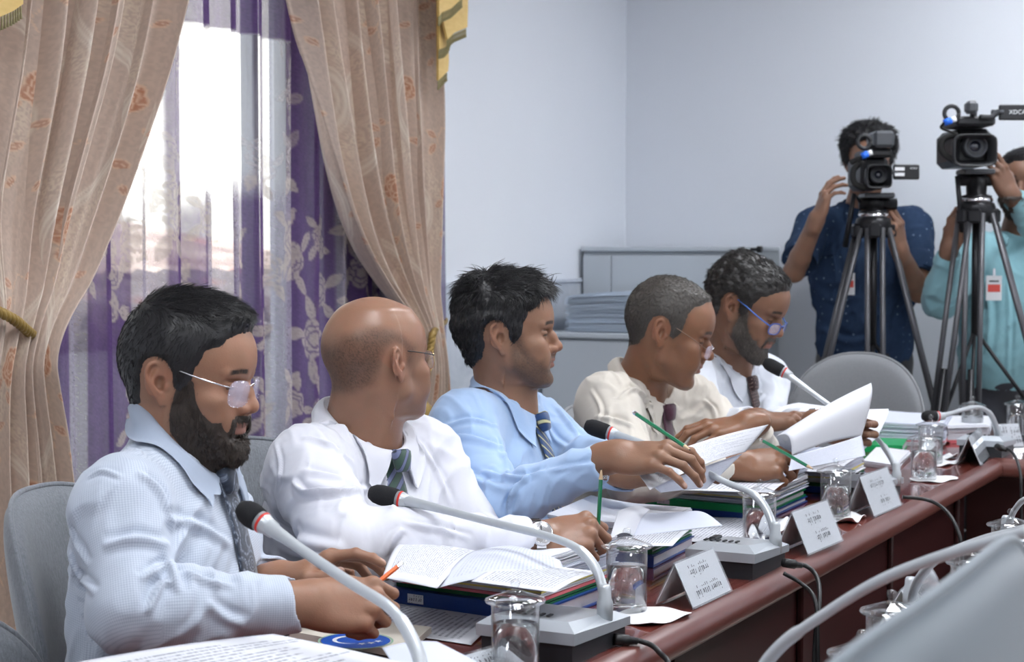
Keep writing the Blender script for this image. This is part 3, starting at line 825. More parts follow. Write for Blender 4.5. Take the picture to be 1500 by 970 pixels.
M_LENS = mat('tinted_lens_glass', (.80, .74, .90), .03, spec=1., alpha=.30)

# ================================================================== glasses
def glasses(h, m_frame, m_temple, label, half=.0265, ht=.019, drop=0., fwd=.0, rimless=False, square=.6, tr=.0010, out=.0, gem=False, tilt=0.):
    R, t, s = h['R'], h['t'], h['s']
    W = lambda p: R@(np.asarray(p, float)*s)+t
    root = empty('eyeglasses', W((.10, 0, .0))); L0 = np.array(root.location); tag(root, label, 'glasses')
    def B(mb, name, m, sm=True):
        mb.v = [tuple(np.array(v)-L0) for v in mb.v]; return mb.build(name, m, root, sm)
    e = 2/(square); zc = .004+drop; xf = .1035+fwd
    for sg in (-1, 1):
        ring = []; lens = MB(); wrap = .22
        for k in range(40):
            a = 2*PI*k/40; cy = math.copysign(abs(math.cos(a))**(2/2.8), math.cos(a)); cz = math.copysign(abs(math.sin(a))**(2/2.8), math.sin(a))
            y = cy*half; z = cz*ht; 
            ring.append(W((xf-(abs(sg*.033+y)-.01)*wrap-z*tilt, sg*.0335+y, zc+z)))
        cen = np.mean(ring, 0); fo = R@np.array([1, 0, 0])
        V = []; 
        for off in (-.0008, .0008):
            V.append(cen+fo*(off+.0010)); V += [p+fo*off for p in ring]
        n = 40; F = []
        for k in range(n):
            k2 = (k+1) % n; F.append((0, 1+k2, 1+k)); F.append((n+1, n+2+k, n+2+k2)); F.append((1+k, 1+k2, n+2+k2, n+2+k))
        lens.add(V, F); B(lens, 'lens', M_LENS)
        if not rimless: B(MB().tube(ring+[ring[0], ring[1]], tr, 8), 'rim', m_frame)
        elif gem:
            gm = MB()
            for k in range(20, 40, 2) if sg else []:
                gm.lathe([(0, -.0011), (.0011, 0), (0, .0011)], ring[k % 40]+fo*.0012, 6)
            B(gm, 'rim_studs', m_frame)
        hx = xf-(.0335+half-.01)*wrap
        tp = [W((hx, sg*(.0335+half), zc+ht*.55)), W((hx-.006, sg*(.0335+half+.004), zc+ht*.60)), W((hx-.035, sg*.0785, zc+ht*.5+.006-drop*.5)), W((.010, sg*.0800, .026)), W((-.012, sg*.0785, .027)), W((-.030, sg*.0745, .012+out))]
        B(MB().tube(smooth_path(tp, 6), [tr*1.1]*(len(tp)*6-5), 8), 'temple', m_temple)
    br = [W((xf-.001, -.0335+half, zc+ht*.45)), W((xf+.003, -.004, zc+ht*.7)), W((xf+.003, .004, zc+ht*.7)), W((xf-.001, .0335-half, zc+ht*.45))]
    B(MB().tube(smooth_path(br, 5), tr*1.1, 8), 'bridge', m_frame)
    return root
def pencil(a, b, mbody, label, eraser=True, group=None, sharp_at_b=True):
    """a: blunt end with the rubber, b: the point"""
    a = np.asarray(a, float); b = np.asarray(b, float); L = np.linalg.norm(b-a); d = (b-a)/L
    root = empty('pencil', a); tag(root, label, 'pencil', group)
    Rm = hand_frame((0, 0, 0), d, (0, .3, 1) if abs(d[2]) < .9 else (1, 0, 0))[0]; Rz = Rm@np.array([[0, 0, 1.], [1, 0, 0], [0, 1, 0]])
    r = .0036
    MB().lathe([(r, .012), (r, L-.020)], n=6, R=Rz).build('shaft', mbody, root)
    MB().lathe([(r, L-.020), (.0012, L-.004)], n=12, R=Rz).build('sharpened_wood', M_WOODPALE, root)
    MB().lathe([(.0013, L-.0045), (0, L)], n=8, R=Rz).build('lead', M_BLACKP, root)
    MB().lathe([(r*1.05, .004), (r*1.05, .012)], n=12, R=Rz).build('ferrule', M_CHROME, root)
    MB().lathe([(0, -.002), (r*.9, 0), (r, .004)], n=12, R=Rz).build('rubber', M_WHITEP, root)
    return root
M_WOODPALE = mat('pale_cedar', (.62, .45, .28), .6); M_WHITEP = mat('white_plastic', (.8, .8, .8), .45)
M_PENGREEN = mat('green_lacquer', (.012, .19, .085), .3, coat=.4); M_PENORANGE = mat('orange_lacquer', (.85, .16, .03), .3, coat=.4)

def wristwatch(b, sd, label, hand_x, hand_z, r=.034, face_r=.017, back=.0):
    w = b['wr'+sd]; d = norm(hand_x); z = norm(np.asarray(hand_z, float)-d*(d@np.asarray(hand_z, float))); y = np.cross(z, d); c = w-d*back
    root = empty('wristwatch', c); tag(root, label, 'watch'); ry, rz_ = r, r*.80; mb = MB(); V = []; n = 48
    for k in range(n):
        a = 2*PI*k/n
        for (dr, dx) in ((0, -.008), (.0028, -.008), (.0028, .008), (0, .008)): V.append(y*(ry+dr)*math.cos(a)+z*(rz_+dr)*math.sin(a)+d*(dx+.0))
    mb.add(V, [(k*4+j, ((k+1) % n)*4+j, ((k+1) % n)*4+(j+1) % 4, k*4+(j+1) % 4) for k in range(n) for j in range(4)]); mb.build('bracelet', M_CHROME, root)
    tl = MB()
    for k in range(24):
        a = 2*PI*k/24; o_ = y*(ry+.003)*math.cos(a)+z*(rz_+.003)*math.sin(a); tl.box(o_, (.0012, .015, .0012), np.array([np.cross(d, norm(o_)), d, norm(o_)]).T)
    tl.build('bracelet_links', M_BLACKP, root)
    fa = norm(z*.75-np.array([0, .65, 0])); fa = norm(fa-d*(fa@d)); o_ = fa*(rz_+.002); Rf = np.array([d, np.cross(fa, d), fa]).T
    MB().lathe([(face_r*1.05, -.003), (face_r*1.18, .0), (face_r*1.18, .005), (face_r*1.0, .0085), (face_r*.92, .0080)], o_, 32, Rf).build('case', M_CHROME, root, True)
    MB().lathe([(face_r*.94, .0078), (face_r*.5, .0079), (0, .008)], o_, 32, Rf, False).build('dial', mat('silver_dial', (.55, .57, .6), .25, .4), root)
    hn = MB(); hn.box(o_+fa*.0086+d*.004, (.009, .0012, .0004), Rf); hn.box(o_+fa*.0086+np.cross(fa, d)*.0055, (.0010, .012, .0004), Rf); hn.build('hands', M_BLACKP, root)
    return root
# ================================================================== assembling one person
WRK = rotx(.6)@roty(.9); WRK2 = rotx(-.7)@rotz(.5)
def person(b, h):
    rng = np.random.RandomState(b.get('seed', 1)); g0 = b.get('cloth', .010)
    base = np.array([b['neck'][0], b['neck'][1], 0.]); 
    root = empty('person', base); tag(root, b['label'], 'person', b.get('group')); off = -base
    info = {'nails': []}
    # ---- body
    F = Field(); add_torso(F, b, -.016)
    nk = b['neck']; hl = h['R']@(np.array([-.018, 0, -.015])*h.get('sc', 1))+h['t'] if 't' in h else None
    add_head(F, h); hl = h['R']@(np.array([-.020, 0, -.030])*h['s'])+h['t']
    F.cap(hl, nk, .054*b.get('nk', 1), .060*b.get('nk', 1), k=.018)
    F.cap(nk+(hl-nk)*.1, nk-torso_frame(b)[2]*.05, .060, .075, k=.02)
    if b.get('adam', 1): F.cap(h['R']@(np.array([.008, 0, -.080])*h['s'])+h['t'], nk+torso_frame(b)[0]*.026, .026, .028, k=.014)
    for sd in 'RL': add_arm(F, b, sd, (-.006, -.005, -.002))
    for hd in b.get('hands', []): add_hand(F, hd, info)
    V, Q = keep_main(*F.mesh(b.get('res', .0022)))
    o = fig_mesh('body', V+off, Q, b.get('skinmat', M_SKIN), root, skin_cols(h, b, V, info)); o.location = (0, 0, 0)
    b['bodyV'], b['bodyF'] = V, Q
    # ---- shirt
    F = Field(); add_torso(F, b, g0); sl = b.get('sleeve', 'long')
    ga = b.get('ga', (g0+.005, g0+.005, .009))
    for sd in 'RL':
        wr, el, sh = b['wr'+sd], b['el'+sd], b['sh'+sd]
        d = norm(wr-el)
        if sl == 'long':
            add_arm(F, b, sd, ga, stop=.07+(b.get('gap'+sd, .012)-.012)); c0 = wr-d*.075; gp = b.get('gap'+sd, b.get('cuffgap', .012)); c0 = c0-d*(gp-.012); c1 = wr-d*gp
            hx = norm(np.cross(d, [0, 0, 1.])); hz = np.cross(hx, d); Lc = np.linalg.norm(c1-c0); wrr = arm_r(b)[2]
            F.loft(c0, hx, hz, d, [(-.012, wrr+.010, wrr+.010, wrr+.006), (0, wrr+.0125, wrr+.0125, wrr+.0085), (.006, wrr+.0145, wrr+.0145, wrr+.0105), (Lc-.004, wrr+.0135, wrr+.0135, wrr+.0095), (Lc, wrr+.0125, wrr+.0125, wrr+.0085)], k=.004, e=2.1)
            F.loft(c1-d*.012, hx, hz, d, [(0, wrr+.0095, wrr+.0095, wrr+.0055), (.05, wrr+.0095, wrr+.0095, wrr+.0055)], k=.002, e=2.1, sub=True)
        else:
            r = arm_r(b); q = sh+(el-sh)*b.get('short', .62); r1 = r[0]+(r[1]-r[0])*.62+.020
            F.cap(sh, q-(q-sh)*.25, r[0]+g0+.004, r1-.004, k=.03); dd = norm(el-sh); hx = norm(np.cross(dd, [.3, .9, .1])); hz = np.cross(hx, dd)
            F.loft(q-dd*.06, hx, hz, dd, [(-.03, r1-.002, r1-.002, r1-.006), (.05, r1+.004, r1+.004, r1-.002), (.06, r1+.004, r1+.004, r1-.002)], k=.012, e=2.1)
            F.loft(q-dd*.012, hx, hz, dd, [(0, r1-.0005, r1-.0005, r1-.0065), (.06, r1, r1, r1-.006)], k=.002, e=2.1, sub=True)
    X, Y, Z = torso_frame(b)
    up = norm(b.get('nup', Z)); nr = b.get('nr', (.068, .064))
    F.loft(b['neck']-up*.002, norm(X-up*(X@up)), np.cross(up, norm(X-up*(X@up))), up, [(0, nr[0]-.002, nr[0]-.002, nr[1]-.002), (.12, nr[0]+.03, nr[0]+.03, nr[1]+.03)], k=.004, e=2.05, sub=True)
    wr_amp = b.get('wrinkle', .0065)
    def post(p, d):
        near = np.abs(d) < .02
        if near.any():
            q = p[near]; sd_ = b.get('seed', 1); q = q+.030*np.stack([vnoise(q*9+sd_), vnoise(q*9+sd_+5), vnoise(q*9+sd_+11)], 1)
            n1 = vnoise((q@WRK)*np.array([26, 9, 12])+3.1*sd_); n2 = vnoise((q@WRK2)*np.array([44, 15, 18])+9.7)
            # ridged and drawn out, so that it reads as folds rather than lumps
            e = .70*np.clip(1-np.abs(n1)*2.6, -.4, 1)+.42*np.clip(1-np.abs(n2)*2.6, -.4, 1)
            d = d.copy(); d[near] -= wr_amp*(e-.5)
        return d
    V, Q = keep_main(*F.mesh(b.get('sres', .0035), post))
    if b.get('folds'): V = sculpt(V, Q, [(f_[0], f_[1]*.85, f_[2]*1.35, .75) for f_ in b['folds']])
    sv = vnormals(V, Q)
    shirt = fig_mesh('shirt', V+off, Q, b['shirt'], root)
    b['shirtV'], b['shirtF'] = V, Q
    if b.get('uv'):
        bones = [(b['hip'], b['neck'], .13)]+[(b['sh'+k], b['el'+k], .055) for k in 'RL']+[(b['el'+k], b['wr'+k], .045) for k in 'RL']
        best = np.full(len(V), 1e9); UV = np.zeros((len(V), 3))
        for a, c, r_ in bones:
            ax = norm(c-a); L_ = np.linalg.norm(c-a); tt = np.clip((V-a)@ax, 0, L_); dv = V-a-tt[:, None]*ax; dd = np.linalg.norm(dv, axis=1)-r_
            e1 = norm(np.cross(ax, [0, 1., .3])); e2 = norm(np.cross(ax, e1)); back = e2 if e2[1] > 0 else -e2
            an = np.arctan2(dv@np.cross(ax, back), -(dv@back)); m_ = dd < best; best[m_] = dd[m_]
            UV[m_, 0] = ((V-a)@ax)[m_]; UV[m_, 1] = (an*r_)[m_]
        set_col(shirt.data, UV+1., 'suv')
    bv = bvh_of(V, Q)
    tmp = bpy.data.objects.new('tmp', None)
    parts = []
    c = collar(b, h, b['shirt'], root, bv, **b.get('collar', {})); parts.append(c)
    if b.get('tie'):
        TF = Field(); add_torso(TF, b, g0); tV, tF = TF.mesh(.008); o = necktie(b, b['tie'], root, bv, bvh_of(tV, tF), b['tiepath'], **b.get('tiekw', {})); parts.append(o)
        for k in children(o): parts.append(k)
    bpy.data.objects.remove(tmp)
    for o in parts:
        me = o.data; co = np.zeros(len(me.vertices)*3, np.float32); me.vertices.foreach_get('co', co); co = co.reshape(-1, 3)+off.astype(np.float32); me.vertices.foreach_set('co', co.ravel()); me.update()
    # ---- trousers
    F = Field(); X, Y, Z = torso_frame(b); hp = b['hip']; fx = np.array([X[0], X[1], 0]); fx /= np.linalg.norm(fx); sy = np.cross([0, 0, 1.], fx)
    F.ell(hp+np.array([0, 0, .0]), (.135, .170, .12), R=np.array([fx, sy, [0, 0, 1]]).T, k=.03)
    for sg in (-1, 1):
        if b.get('stand'):
            hj = hp+sy*sg*.085-np.array([0, 0, .04]); kn = np.array([hj[0], hj[1], .48])+sy*sg*.01+fx*.02; an = np.array([hj[0], hj[1], .08])+sy*sg*.02
            F.cap(hj, kn, .095, .070, k=.03); F.cap(kn, an, .070, .060, k=.02)
        else:
            hj = hp+sy*sg*.085; kn = np.array([*(hp+fx*.40+sy*sg*.13)[:2], .53]); an = np.array([*(hp+fx*.42+sy*sg*.13)[:2], .10])
            F.cap(hj, kn, .085, .065, k=.03); F.cap(kn, an, .065, .050, k=.02)
    V2, Q2 = keep_main(*F.mesh(.008)); fig_mesh('trousers', V2+off, Q2, b.get('pants', M_TROUSER), root)
    for sg in (-1, 1):
        f0 = (np.array([hp[0], hp[1], 0])+sy*sg*.1) if b.get('stand') else hp*np.array([1, 1, 0])+fx*.42+sy*sg*.13
        S = Field(); S.cap(f0+np.array([0, 0, .055]), f0+fx*.15+np.array([0, 0, .035]), .048, .036); V3, Q3 = S.mesh(.008); V3[:, 2] = np.maximum(V3[:, 2], .002)
        fig_mesh('shoe', V3+off, Q3, M_BLACKP, root)
    b['root'] = root; b['info'] = info; b['off'] = off
    return root
# ================================================================== first man: grey checked shirt, black beard
def comb_short(fw=.35, down=.8):
    def f(q, rng):
        x, y, z = q.T; w = sstep(.070, .125, z)[:, None]
        side = np.stack([-.30+0*x, y*2, -.85+0*x], 1); up = np.stack([1.+0*x, y*3, .12+0*x], 1)
        return side*(1-w)+up*w+sstep(.02, .07, x)[:, None]*sstep(.06, .09, z)[:, None]*np.array([.2, 0, .8])
    return f
def comb_down(q, rng):
    x, y, z = q.T; return np.stack([.25*np.ones_like(x), y*.5, -np.ones_like(x)], 1)
def child_shift(o, b):
    for k in [o]:
        me = k.data; co = np.zeros(len(me.vertices)*3, np.float32); me.vertices.foreach_get('co', co); co = co.reshape(-1, 3)+b['off'].astype(np.float32); me.vertices.foreach_set('co', co.ravel()); me.update()
if want('m1'):
    h1 = dict(at=(273, 558, 2.55), yaw=-13, pitch=-9, roll=0, sc=1.0, lid=22, jaw=.93, nose=.95, chin=.002)
    b1 = dict(label='bearded person in pale checked shirt and dark paisley tie holding an orange pencil', yaw=-14, neck=P(262, 645, 2.55), shR=P(178, 748, 2.39), shL=P(282, 712, 2.74),
              elR=P(192, 895, 2.30), wrR=P(452, 884, 2.38), elL=P(330, 860, 2.72), wrL=P(405, 852, 2.60), skin=(0.302, 0.156, 0.098), stubble=.75, uv=1, seed=3, fat=.01, shirt=M_SHIRT_GREY, tie=m_tie('paisley_tie_silk', 'paisley'),
              nup=norm((.42, 0, .91)), nr=(.074, .070), collar=dict(wpt=.058, wback=.044), nk=1.05, tiepath=[(.0, .0), (.05, .0), (.12, .004), (.2, .01), (.28, .01), (.36, .0)])
    b1['hip'] = np.array([b1['neck'][0]-.045, b1['neck'][1]+.02, b1['neck'][2]-.56])
    wr = b1['wrR']; wl = b1['wrL']
    b1['hands'] = [dict(wrist=wr, x=(.96, .10, -.02), z=(.05, -.80, .60), side='R', **POSE['fist']),
                   dict(wrist=wl, x=(.93, .0, .36), z=(-.30, .25, .9), side='L', **POSE['hold'])]
    b1['folds'] = [([(150, 800), (200, 790), (250, 800)], .008, .007), ([(205, 850), (250, 830), (262, 870)], .007, .008), ([(215, 900), (235, 860), (250, 850)], .006, .007),
                   ([(240, 760), (290, 770), (340, 800)], .008, .006), ([(200, 690), (235, 720), (255, 780)], .007, .005), ([(180, 700), (150, 690), (128, 700)], .004, .003),
                   ([(90, 760), (110, 790), (130, 830)], .006, .005), ([(95, 800), (115, 840), (140, 870)], .006, .005), ([(260, 830), (300, 850), (345, 860)], .007, .005), ([(300, 880), (330, 905), (360, 915)], .008, .005)]
    person(b1, h1)
    V, Q = b1['bodyV'], b1['bodyF']
    def th(q): z = q[:, 2]; x = q[:, 0]; return .0035+.010*sstep(.06, .13, z)*(.5+.9*sstep(.0, .07, x))
    o = make_hair(h1, V, Q, b1['root'], M_HAIR, kind='full', thick=th, comb=comb_short(), lump=.12, lumpf=60, n=11000, L=lambda q: .008+.018*sstep(.08, .13, q[:, 2]), rad=.00045, seed=2, lift=.30, bend=.45, wave=.12); child_shift(o, b1)
    o = make_hair(h1, V, Q, b1['root'], M_BEARD, name='beard', amount=lambda q: beard_amount(h1, q), thick=lambda q: .0015+.006*sstep(.04, .09, q[:, 0])*sstep(.04, .08, -q[:, 2]), comb=comb_down, n=11000, L=(.006, .009), rad=.00030, seed=5, lift=.35, bend=.3, wave=.2, lump=.5, lumpf=300); child_shift(o, b1)
    glasses(h1, M_CHROME, M_CHROME, 'rimless glasses with silver temples worn by the bearded person in front', rimless=True, gem=True, half=.026, ht=.020, drop=-.004)
    pencil(P(590, 824, 2.50), P(474, 917, 2.40), M_PENORANGE, 'orange pencil held by the bearded person in the grey shirt')
def hipof(b, dx, dy, dz=.56): b['hip'] = np.array([b['neck'][0]+dx, b['neck'][1]+dy, b['neck'][2]-dz])
# ================================================================== second man: bald, white shirt, green striped tie
if want('m2'):
    h = dict(at=(551, 535, 3.05), yaw=40, pitch=1, roll=-3, sc=.955, lid=8, jaw=.92, wide=1.04)
    b = dict(label='balding person in a white shirt and green striped tie, looking away, pencil upright in fist', yaw=-38, neck=P(532, 630, 3.07), shR=P(448, 690, 2.92), shL=P(618, 668, 3.22),
             elR=P(505, 798, 2.72), wrR=P(785, 792, 2.80), elL=P(700, 800, 3.15), wrL=P(760, 830, 3.0), skin=(0.277, 0.144, 0.092), stubble=.30, stubc=(.16, .11, .09), scalp=('sides', .62), seed=5, fat=.03, w=1.06, arm=(.062, .043, .028),
             shirt=M_SHIRT_WHITE, tie=m_tie('green_striped_tie_silk', 'green'), nup=norm((.22, -.10, .97)), nr=(.084, .078), nk=1.15, collar=dict(wpt=.070, wback=.048), skinmat=M_SKIN_OILY, brow=.6,
             tiepath=[(.0, .0), (.05, -.003), (.12, -.004), (.2, -.004), (.28, .0), (.36, .0)])
    hipof(b, -.05, .05)
    b['hands'] = [dict(wrist=b['wrR'], x=(.88, .10, .14), z=(-.10, -.62, .78), side='R', **POSE['fist']), dict(wrist=b['wrL'], x=(.95, -.25, -.15), z=(.1, .1, .98), side='L', **POSE['curl'])]
    b['folds'] = [([(428, 705), (450, 722), (500, 722), (540, 716)], .006, .012), ([(440, 690), (470, 695), (520, 704)], .008, .005), ([(440, 640), (480, 650), (520, 680)], .007, .005),
                  ([(590, 775), (575, 790), (565, 815)], .006, .008), ([(590, 765), (640, 775), (690, 790)], .006, .005), ([(400, 760), (440, 790), (500, 806)], .010, .006), ([(560, 670), (565, 710), (580, 750)], .007, .005),
                  ([(395, 720), (410, 760), (440, 780)], .007, .005), ([(610, 640), (640, 690), (660, 740)], .006, .004), ([(405, 800), (440, 815), (500, 822)], .007, .004), ([(400, 640), (410, 680), (405, 720)], .004, .003)]
    person(b, h); B2 = b
    wristwatch(b, 'R', 'steel wristwatch on the wrist of the balding person', b['wrR']-b['elR'], (-.10, -.62, .78), r=.036, face_r=.018)
    pencil(P(873, 832, 2.850), P(881, 685, 2.825), M_PENGREEN, 'green pencil held upright in the fist of the balding person', eraser=False)
    glasses(h, M_GOLD, M_BLACKP, 'thin gold-rimmed glasses with black temples on the balding person', half=.024, ht=.017, drop=.0, tr=.0009)
# ================================================================== third man: light blue shirt, thick black hair
def comb_m3(q, rng):
    x, y, z = q.T; top = sstep(.070, .115, z)
    fr = sstep(-.065, -.015, x)
    d = np.stack([top*(fr*1.0-(1-fr)*.7)-(1-top)*.30, y*4, -(1-top)*1.0+top*.30], 1); return d
if want('m3'):
    h = dict(at=(741, 494, 3.5), yaw=-4, pitch=0, sc=.975, lid=26, jaw=.90, nose=1.0, wide=.95)
    b = dict(label='young person with thick black hair in a light blue shirt, leaning over papers', yaw=-20, neck=P(742, 585, 3.53), shR=P(678, 625, 3.40), shL=P(775, 620, 3.72),
             elR=P(728, 742, 3.22), wrR=P(903, 668, 3.12), elL=P(850, 672, 3.56), wrL=P(922, 694, 3.32), skin=(0.252, 0.132, 0.082), stubble=.70, stubc=(.05, .036, .028), seed=8, fat=-.005, w=.95, arm=(.054, .040, .028),
             shirt=M_SHIRT_BLUE, tie=m_tie('blue_and_gold_striped_tie_silk', 'blue'), nup=norm((.25, 0, .97)), nr=(.068, .064),
             tiepath=[(.0, .0), (.05, .0), (.12, .006), (.2, .010), (.28, .010), (.40, .0)], cuffgap=.018)
    hipof(b, -.05, .05, .57)
    b['hands'] = [dict(wrist=b['wrR'], x=(.88, -.42, .06), z=(.05, -.50, .86), side='R', fingers={'i': (22, 40, 22, 4), 'm': (26, 40, 20, 0), 'r': (22, 30, 16, -5), 'p': (18, 24, 12, -12)}, thumb=[(.052, .044, -.022), (.082, .040, -.034), (.106, .030, -.040)]), dict(wrist=b['wrL'], x=(.92, .35, .0), z=(.0, .1, .99), side='L', **POSE['flat'])]
    b['folds'] = [([(650, 625), (690, 615), (730, 625)], .006, .005), ([(640, 650), (680, 640), (745, 660)], .008, .007), ([(635, 680), (690, 700), (750, 720)], .009, .006), ([(700, 690), (760, 700), (800, 690)], .007, .006),
                  ([(745, 745), (755, 715), (775, 700)], .005, .008), ([(750, 770), (745, 740), (760, 710)], .005, .006), ([(800, 690), (840, 685), (880, 680)], .006, .004), ([(725, 640), (740, 670), (745, 700)], .007, .005), ([(815, 595), (830, 615), (850, 640)], .006, .006), ([(790, 600), (810, 640), (830, 655)], .006, .005), ([(620, 650), (640, 700), (680, 735)], .008, .006)]
    person(b, h); B3 = b
    hit_ = bvh_of(b['shirtV'], b['shirtF']).ray_cast(Vector((0, 0, CAMH)), Vector(ray(884, 698)).normalized()); c_ = np.array(hit_[0])-np.array([0, .004, 0]) if hit_[0] is not None else P(893, 700, 3.03); cl = empty('cufflink', c_); tag(cl, 'square silver cufflink on the light blue cuff', 'cufflink'); MB().box((0, 0, 0), (.016, .006, .013), bev=.002).build('face_plate', M_CHROME, cl); MB().tube([(0, .0, 0), (0, .012, 0)], .0025, 8).build('post', M_CHROME, cl)
    def th(q): x, y, z = q.T; return .005+.011*sstep(.05, .12, z)*(.6+.5*sstep(.0, .06, x))+.006*sstep(.02, -.06, x)
    o = make_hair(h, b['bodyV'], b['bodyF'], b['root'], M_HAIR, kind='full', thick=th, comb=comb_m3, n=9000, L=lambda q: .014+.022*sstep(.06, .12, q[:, 2]), rad=.0007, seed=4, lift=.26, bend=.55, wave=.16, lump=.45, lumpf=60); child_shift(o, b)
    pencil(P(928, 604, 3.10), P(1012, 660, 2.93), M_PENGREEN, 'green pencil between the fingers of the person in the light blue shirt')
# ================================================================== fourth man: cream shirt, greying
if want('m4'):
    h = dict(at=(976, 488, 4.05), yaw=-9, pitch=-18, sc=1.03, lid=24, jaw=.97, nose=1.12, wide=1.03, chin=-.003)
    b = dict(label='greying person in a cream shirt and plum tie, bent over papers with a green pencil', yaw=-30, neck=P(938, 565, 4.12), shR=P(890, 592, 3.96), shL=P(1010, 590, 4.24),
             elR=P(925, 700, 3.72), wrR=P(1082, 682, 3.70), elL=P(1088, 622, 3.95), wrL=P(1096, 622, 3.84), skin=(0.227, 0.108, 0.061), stubble=.16, stubc=(.09, .06, .045), seed=12, fat=.01, w=1.05, arm=(.060, .043, .030),
             shirt=M_SHIRT_CREAM, tie=m_tie('plum_tie_silk', 'plum'), nup=norm((.40, -.10, .92)), collar=dict(wback=.050, wpt=.076), nr=(.078, .074), skinmat=M_SKIN_OILY, hairc=(.04, .034, .03), scalp=('reced', .8),
             tiepath=[(.0, .0), (.05, .0), (.12, .006), (.2, .01), (.28, .01)])
    b['elL'] = b['shL']+np.array([.20, -.06, -.21]); 
    hipof(b, -.10, .06, .55)
    b['hands'] = [dict(wrist=b['wrR'], x=(.93, -.05, .10), z=(-.05, -.62, .78), side='R', **POSE['write']),
                  dict(wrist=b['wrL'], x=(-.96, -.20, -.10), z=(-.05, -.30, .95), side='L', fingers={'i': (12, 30, 14, 3), 'm': (16, 34, 16, 0), 'r': (20, 36, 18, -3), 'p': (24, 38, 20, -7)}, thumb=[(.050, .050, -.016), (.078, .056, -.024), (.102, .052, -.028)])]
    b['folds'] = [([(905, 585), (930, 570), (955, 600), (960, 640)], .006, .008), ([(870, 610), (900, 615), (930, 625)], .007, .005), ([(860, 640), (900, 650), (940, 650)], .007, .004), ([(1030, 585), (1045, 600), (1050, 620)], .006, .006), ([(865, 570), (880, 600), (870, 630)], .005, .004)]
    person(b, h); B4 = b
    o = make_hair(h, b['bodyV'], b['bodyF'], b['root'], M_HAIR_GREY, kind='reced', thick=lambda q: .0022+.002*sstep(.06, .12, q[:, 2]), comb=comb_short(), n=12000, L=(.005, .009), rad=.0004, seed=4, lift=.35, bend=.3, wave=.1, lump=.5, lumpf=260); child_shift(o, b)
    glasses(h, M_CHROME, mat('bronze_temple', (.25, .18, .14), .3, 1.), 'half-rimless glasses low on the nose of the person in cream', half=.0235, ht=.0155, drop=-.014, fwd=.008, tr=.0008, rimless=True)
    pencil(P(1114, 644, 3.56), P(1192, 688, 3.40), M_PENGREEN, 'green pencil in the right hand of the person in the cream shirt')
# ================================================================== fifth man: white shirt, wavy hair, blue glasses
def comb_m5(q, rng):
    x, y, z = q.T; return np.stack([-1+0*x, y*2, -.35-.6*sstep(.09, .04, z)+.2*sstep(.03, .08, x)], 1)
if want('m5'):
    h = dict(at=(1092, 452, 4.5), yaw=-30, pitch=-24, sc=1.03, lid=22, jaw=1.0, nose=1.0, wide=.98)
    b = dict(label='person in a white shirt, brown dotted tie and blue-framed glasses, reading with head bowed', yaw=-36, neck=P(1066, 530, 4.60), shR=P(1010, 560, 4.50), shL=P(1120, 555, 4.72),
             elR=P(1035, 640, 4.28), wrR=P(1108, 616, 4.12), elL=P(1120, 632, 4.55), wrL=P(1205, 620, 4.04), skin=(0.197, 0.100, 0.062), stubble=.75, stubc=(.035, .030, .028), gapL=.075, seed=15, fat=0., arm=(.054, .042, .029),
             shirt=M_SHIRT_WHITE2, tie=m_tie('brown_dotted_tie_silk', 'dots'), nup=norm((.35, -.15, .92)), nr=(.070, .066),
             tiepath=[(.0, .0), (.05, .0), (.12, .0), (.2, .0), (.30, .0)])
    hipof(b, -.06, .10, .55)
    b['hands'] = [dict(wrist=b['wrR'], x=(.96, -.15, .05), z=(-.1, -.10, .98), side='R', fingers={'i': (2, 8, 6, 2), 'm': (22, 34, 18, 0), 'r': (28, 40, 20, -3), 'p': (32, 42, 22, -6)}, thumb=[(.052, .048, -.020), (.080, .046, -.030), (.106, .038, -.034)]),
                  dict(wrist=b['wrL'], x=(.80, -.55, -.20), z=(.50, .85, .0), side='L', fingers={'i': (22, 78, 42, 6), 'm': (26, 80, 44, 2), 'r': (30, 80, 44, -2), 'p': (34, 80, 44, -7)}, thumb=[(.052, .052, -.022), (.078, .052, -.038), (.100, .040, -.048)])]
    b['folds'] = [([(1010, 560), (1030, 580), (1040, 610)], .007, .005), ([(1120, 575), (1110, 590), (1112, 605)], .005, .004)]
    person(b, h); B5 = b
    wristwatch(b, 'L', 'pale metal wristwatch on the wrist of the person with blue glasses', b['wrL']-b['elL'], (.1, -.5, .8), r=.034, face_r=.014, back=.050)
    o = make_hair(h, b['bodyV'], b['bodyF'], b['root'], M_HAIR_SALT, kind='full', thick=lambda q: .004+.005*sstep(.06, .12, q[:, 2])+.012*sstep(.0, -.07, q[:, 0]), comb=comb_m5, n=8000, L=(.012, .022), rad=.0007, seed=9, lift=.18, bend=.5, wave=.40, lump=.5, lumpf=80); child_shift(o, b)
    o = make_hair(h, b['bodyV'], b['bodyF'], b['root'], M_BEARD_SALT, name='beard', amount=lambda q: beard_amount(h, q)*.9, thick=lambda q: .0005+.003*sstep(.04, .09, q[:, 0])*sstep(.06, .10, -q[:, 2]), comb=comb_down, n=7000, L=(.006, .010), rad=.0004, seed=5, lift=.35, bend=.3, wave=.3, lump=.5, lumpf=300); child_shift(o, b)
    glasses(h, mat('blue_frame_plastic', (.02, .07, .32), .3), mat('blue_temple_plastic', (.03, .13, .50), .3), 'blue-framed glasses on the person in white with the bowed head', half=.0245, ht=.0150, drop=-.012, fwd=.006, tr=.0016)
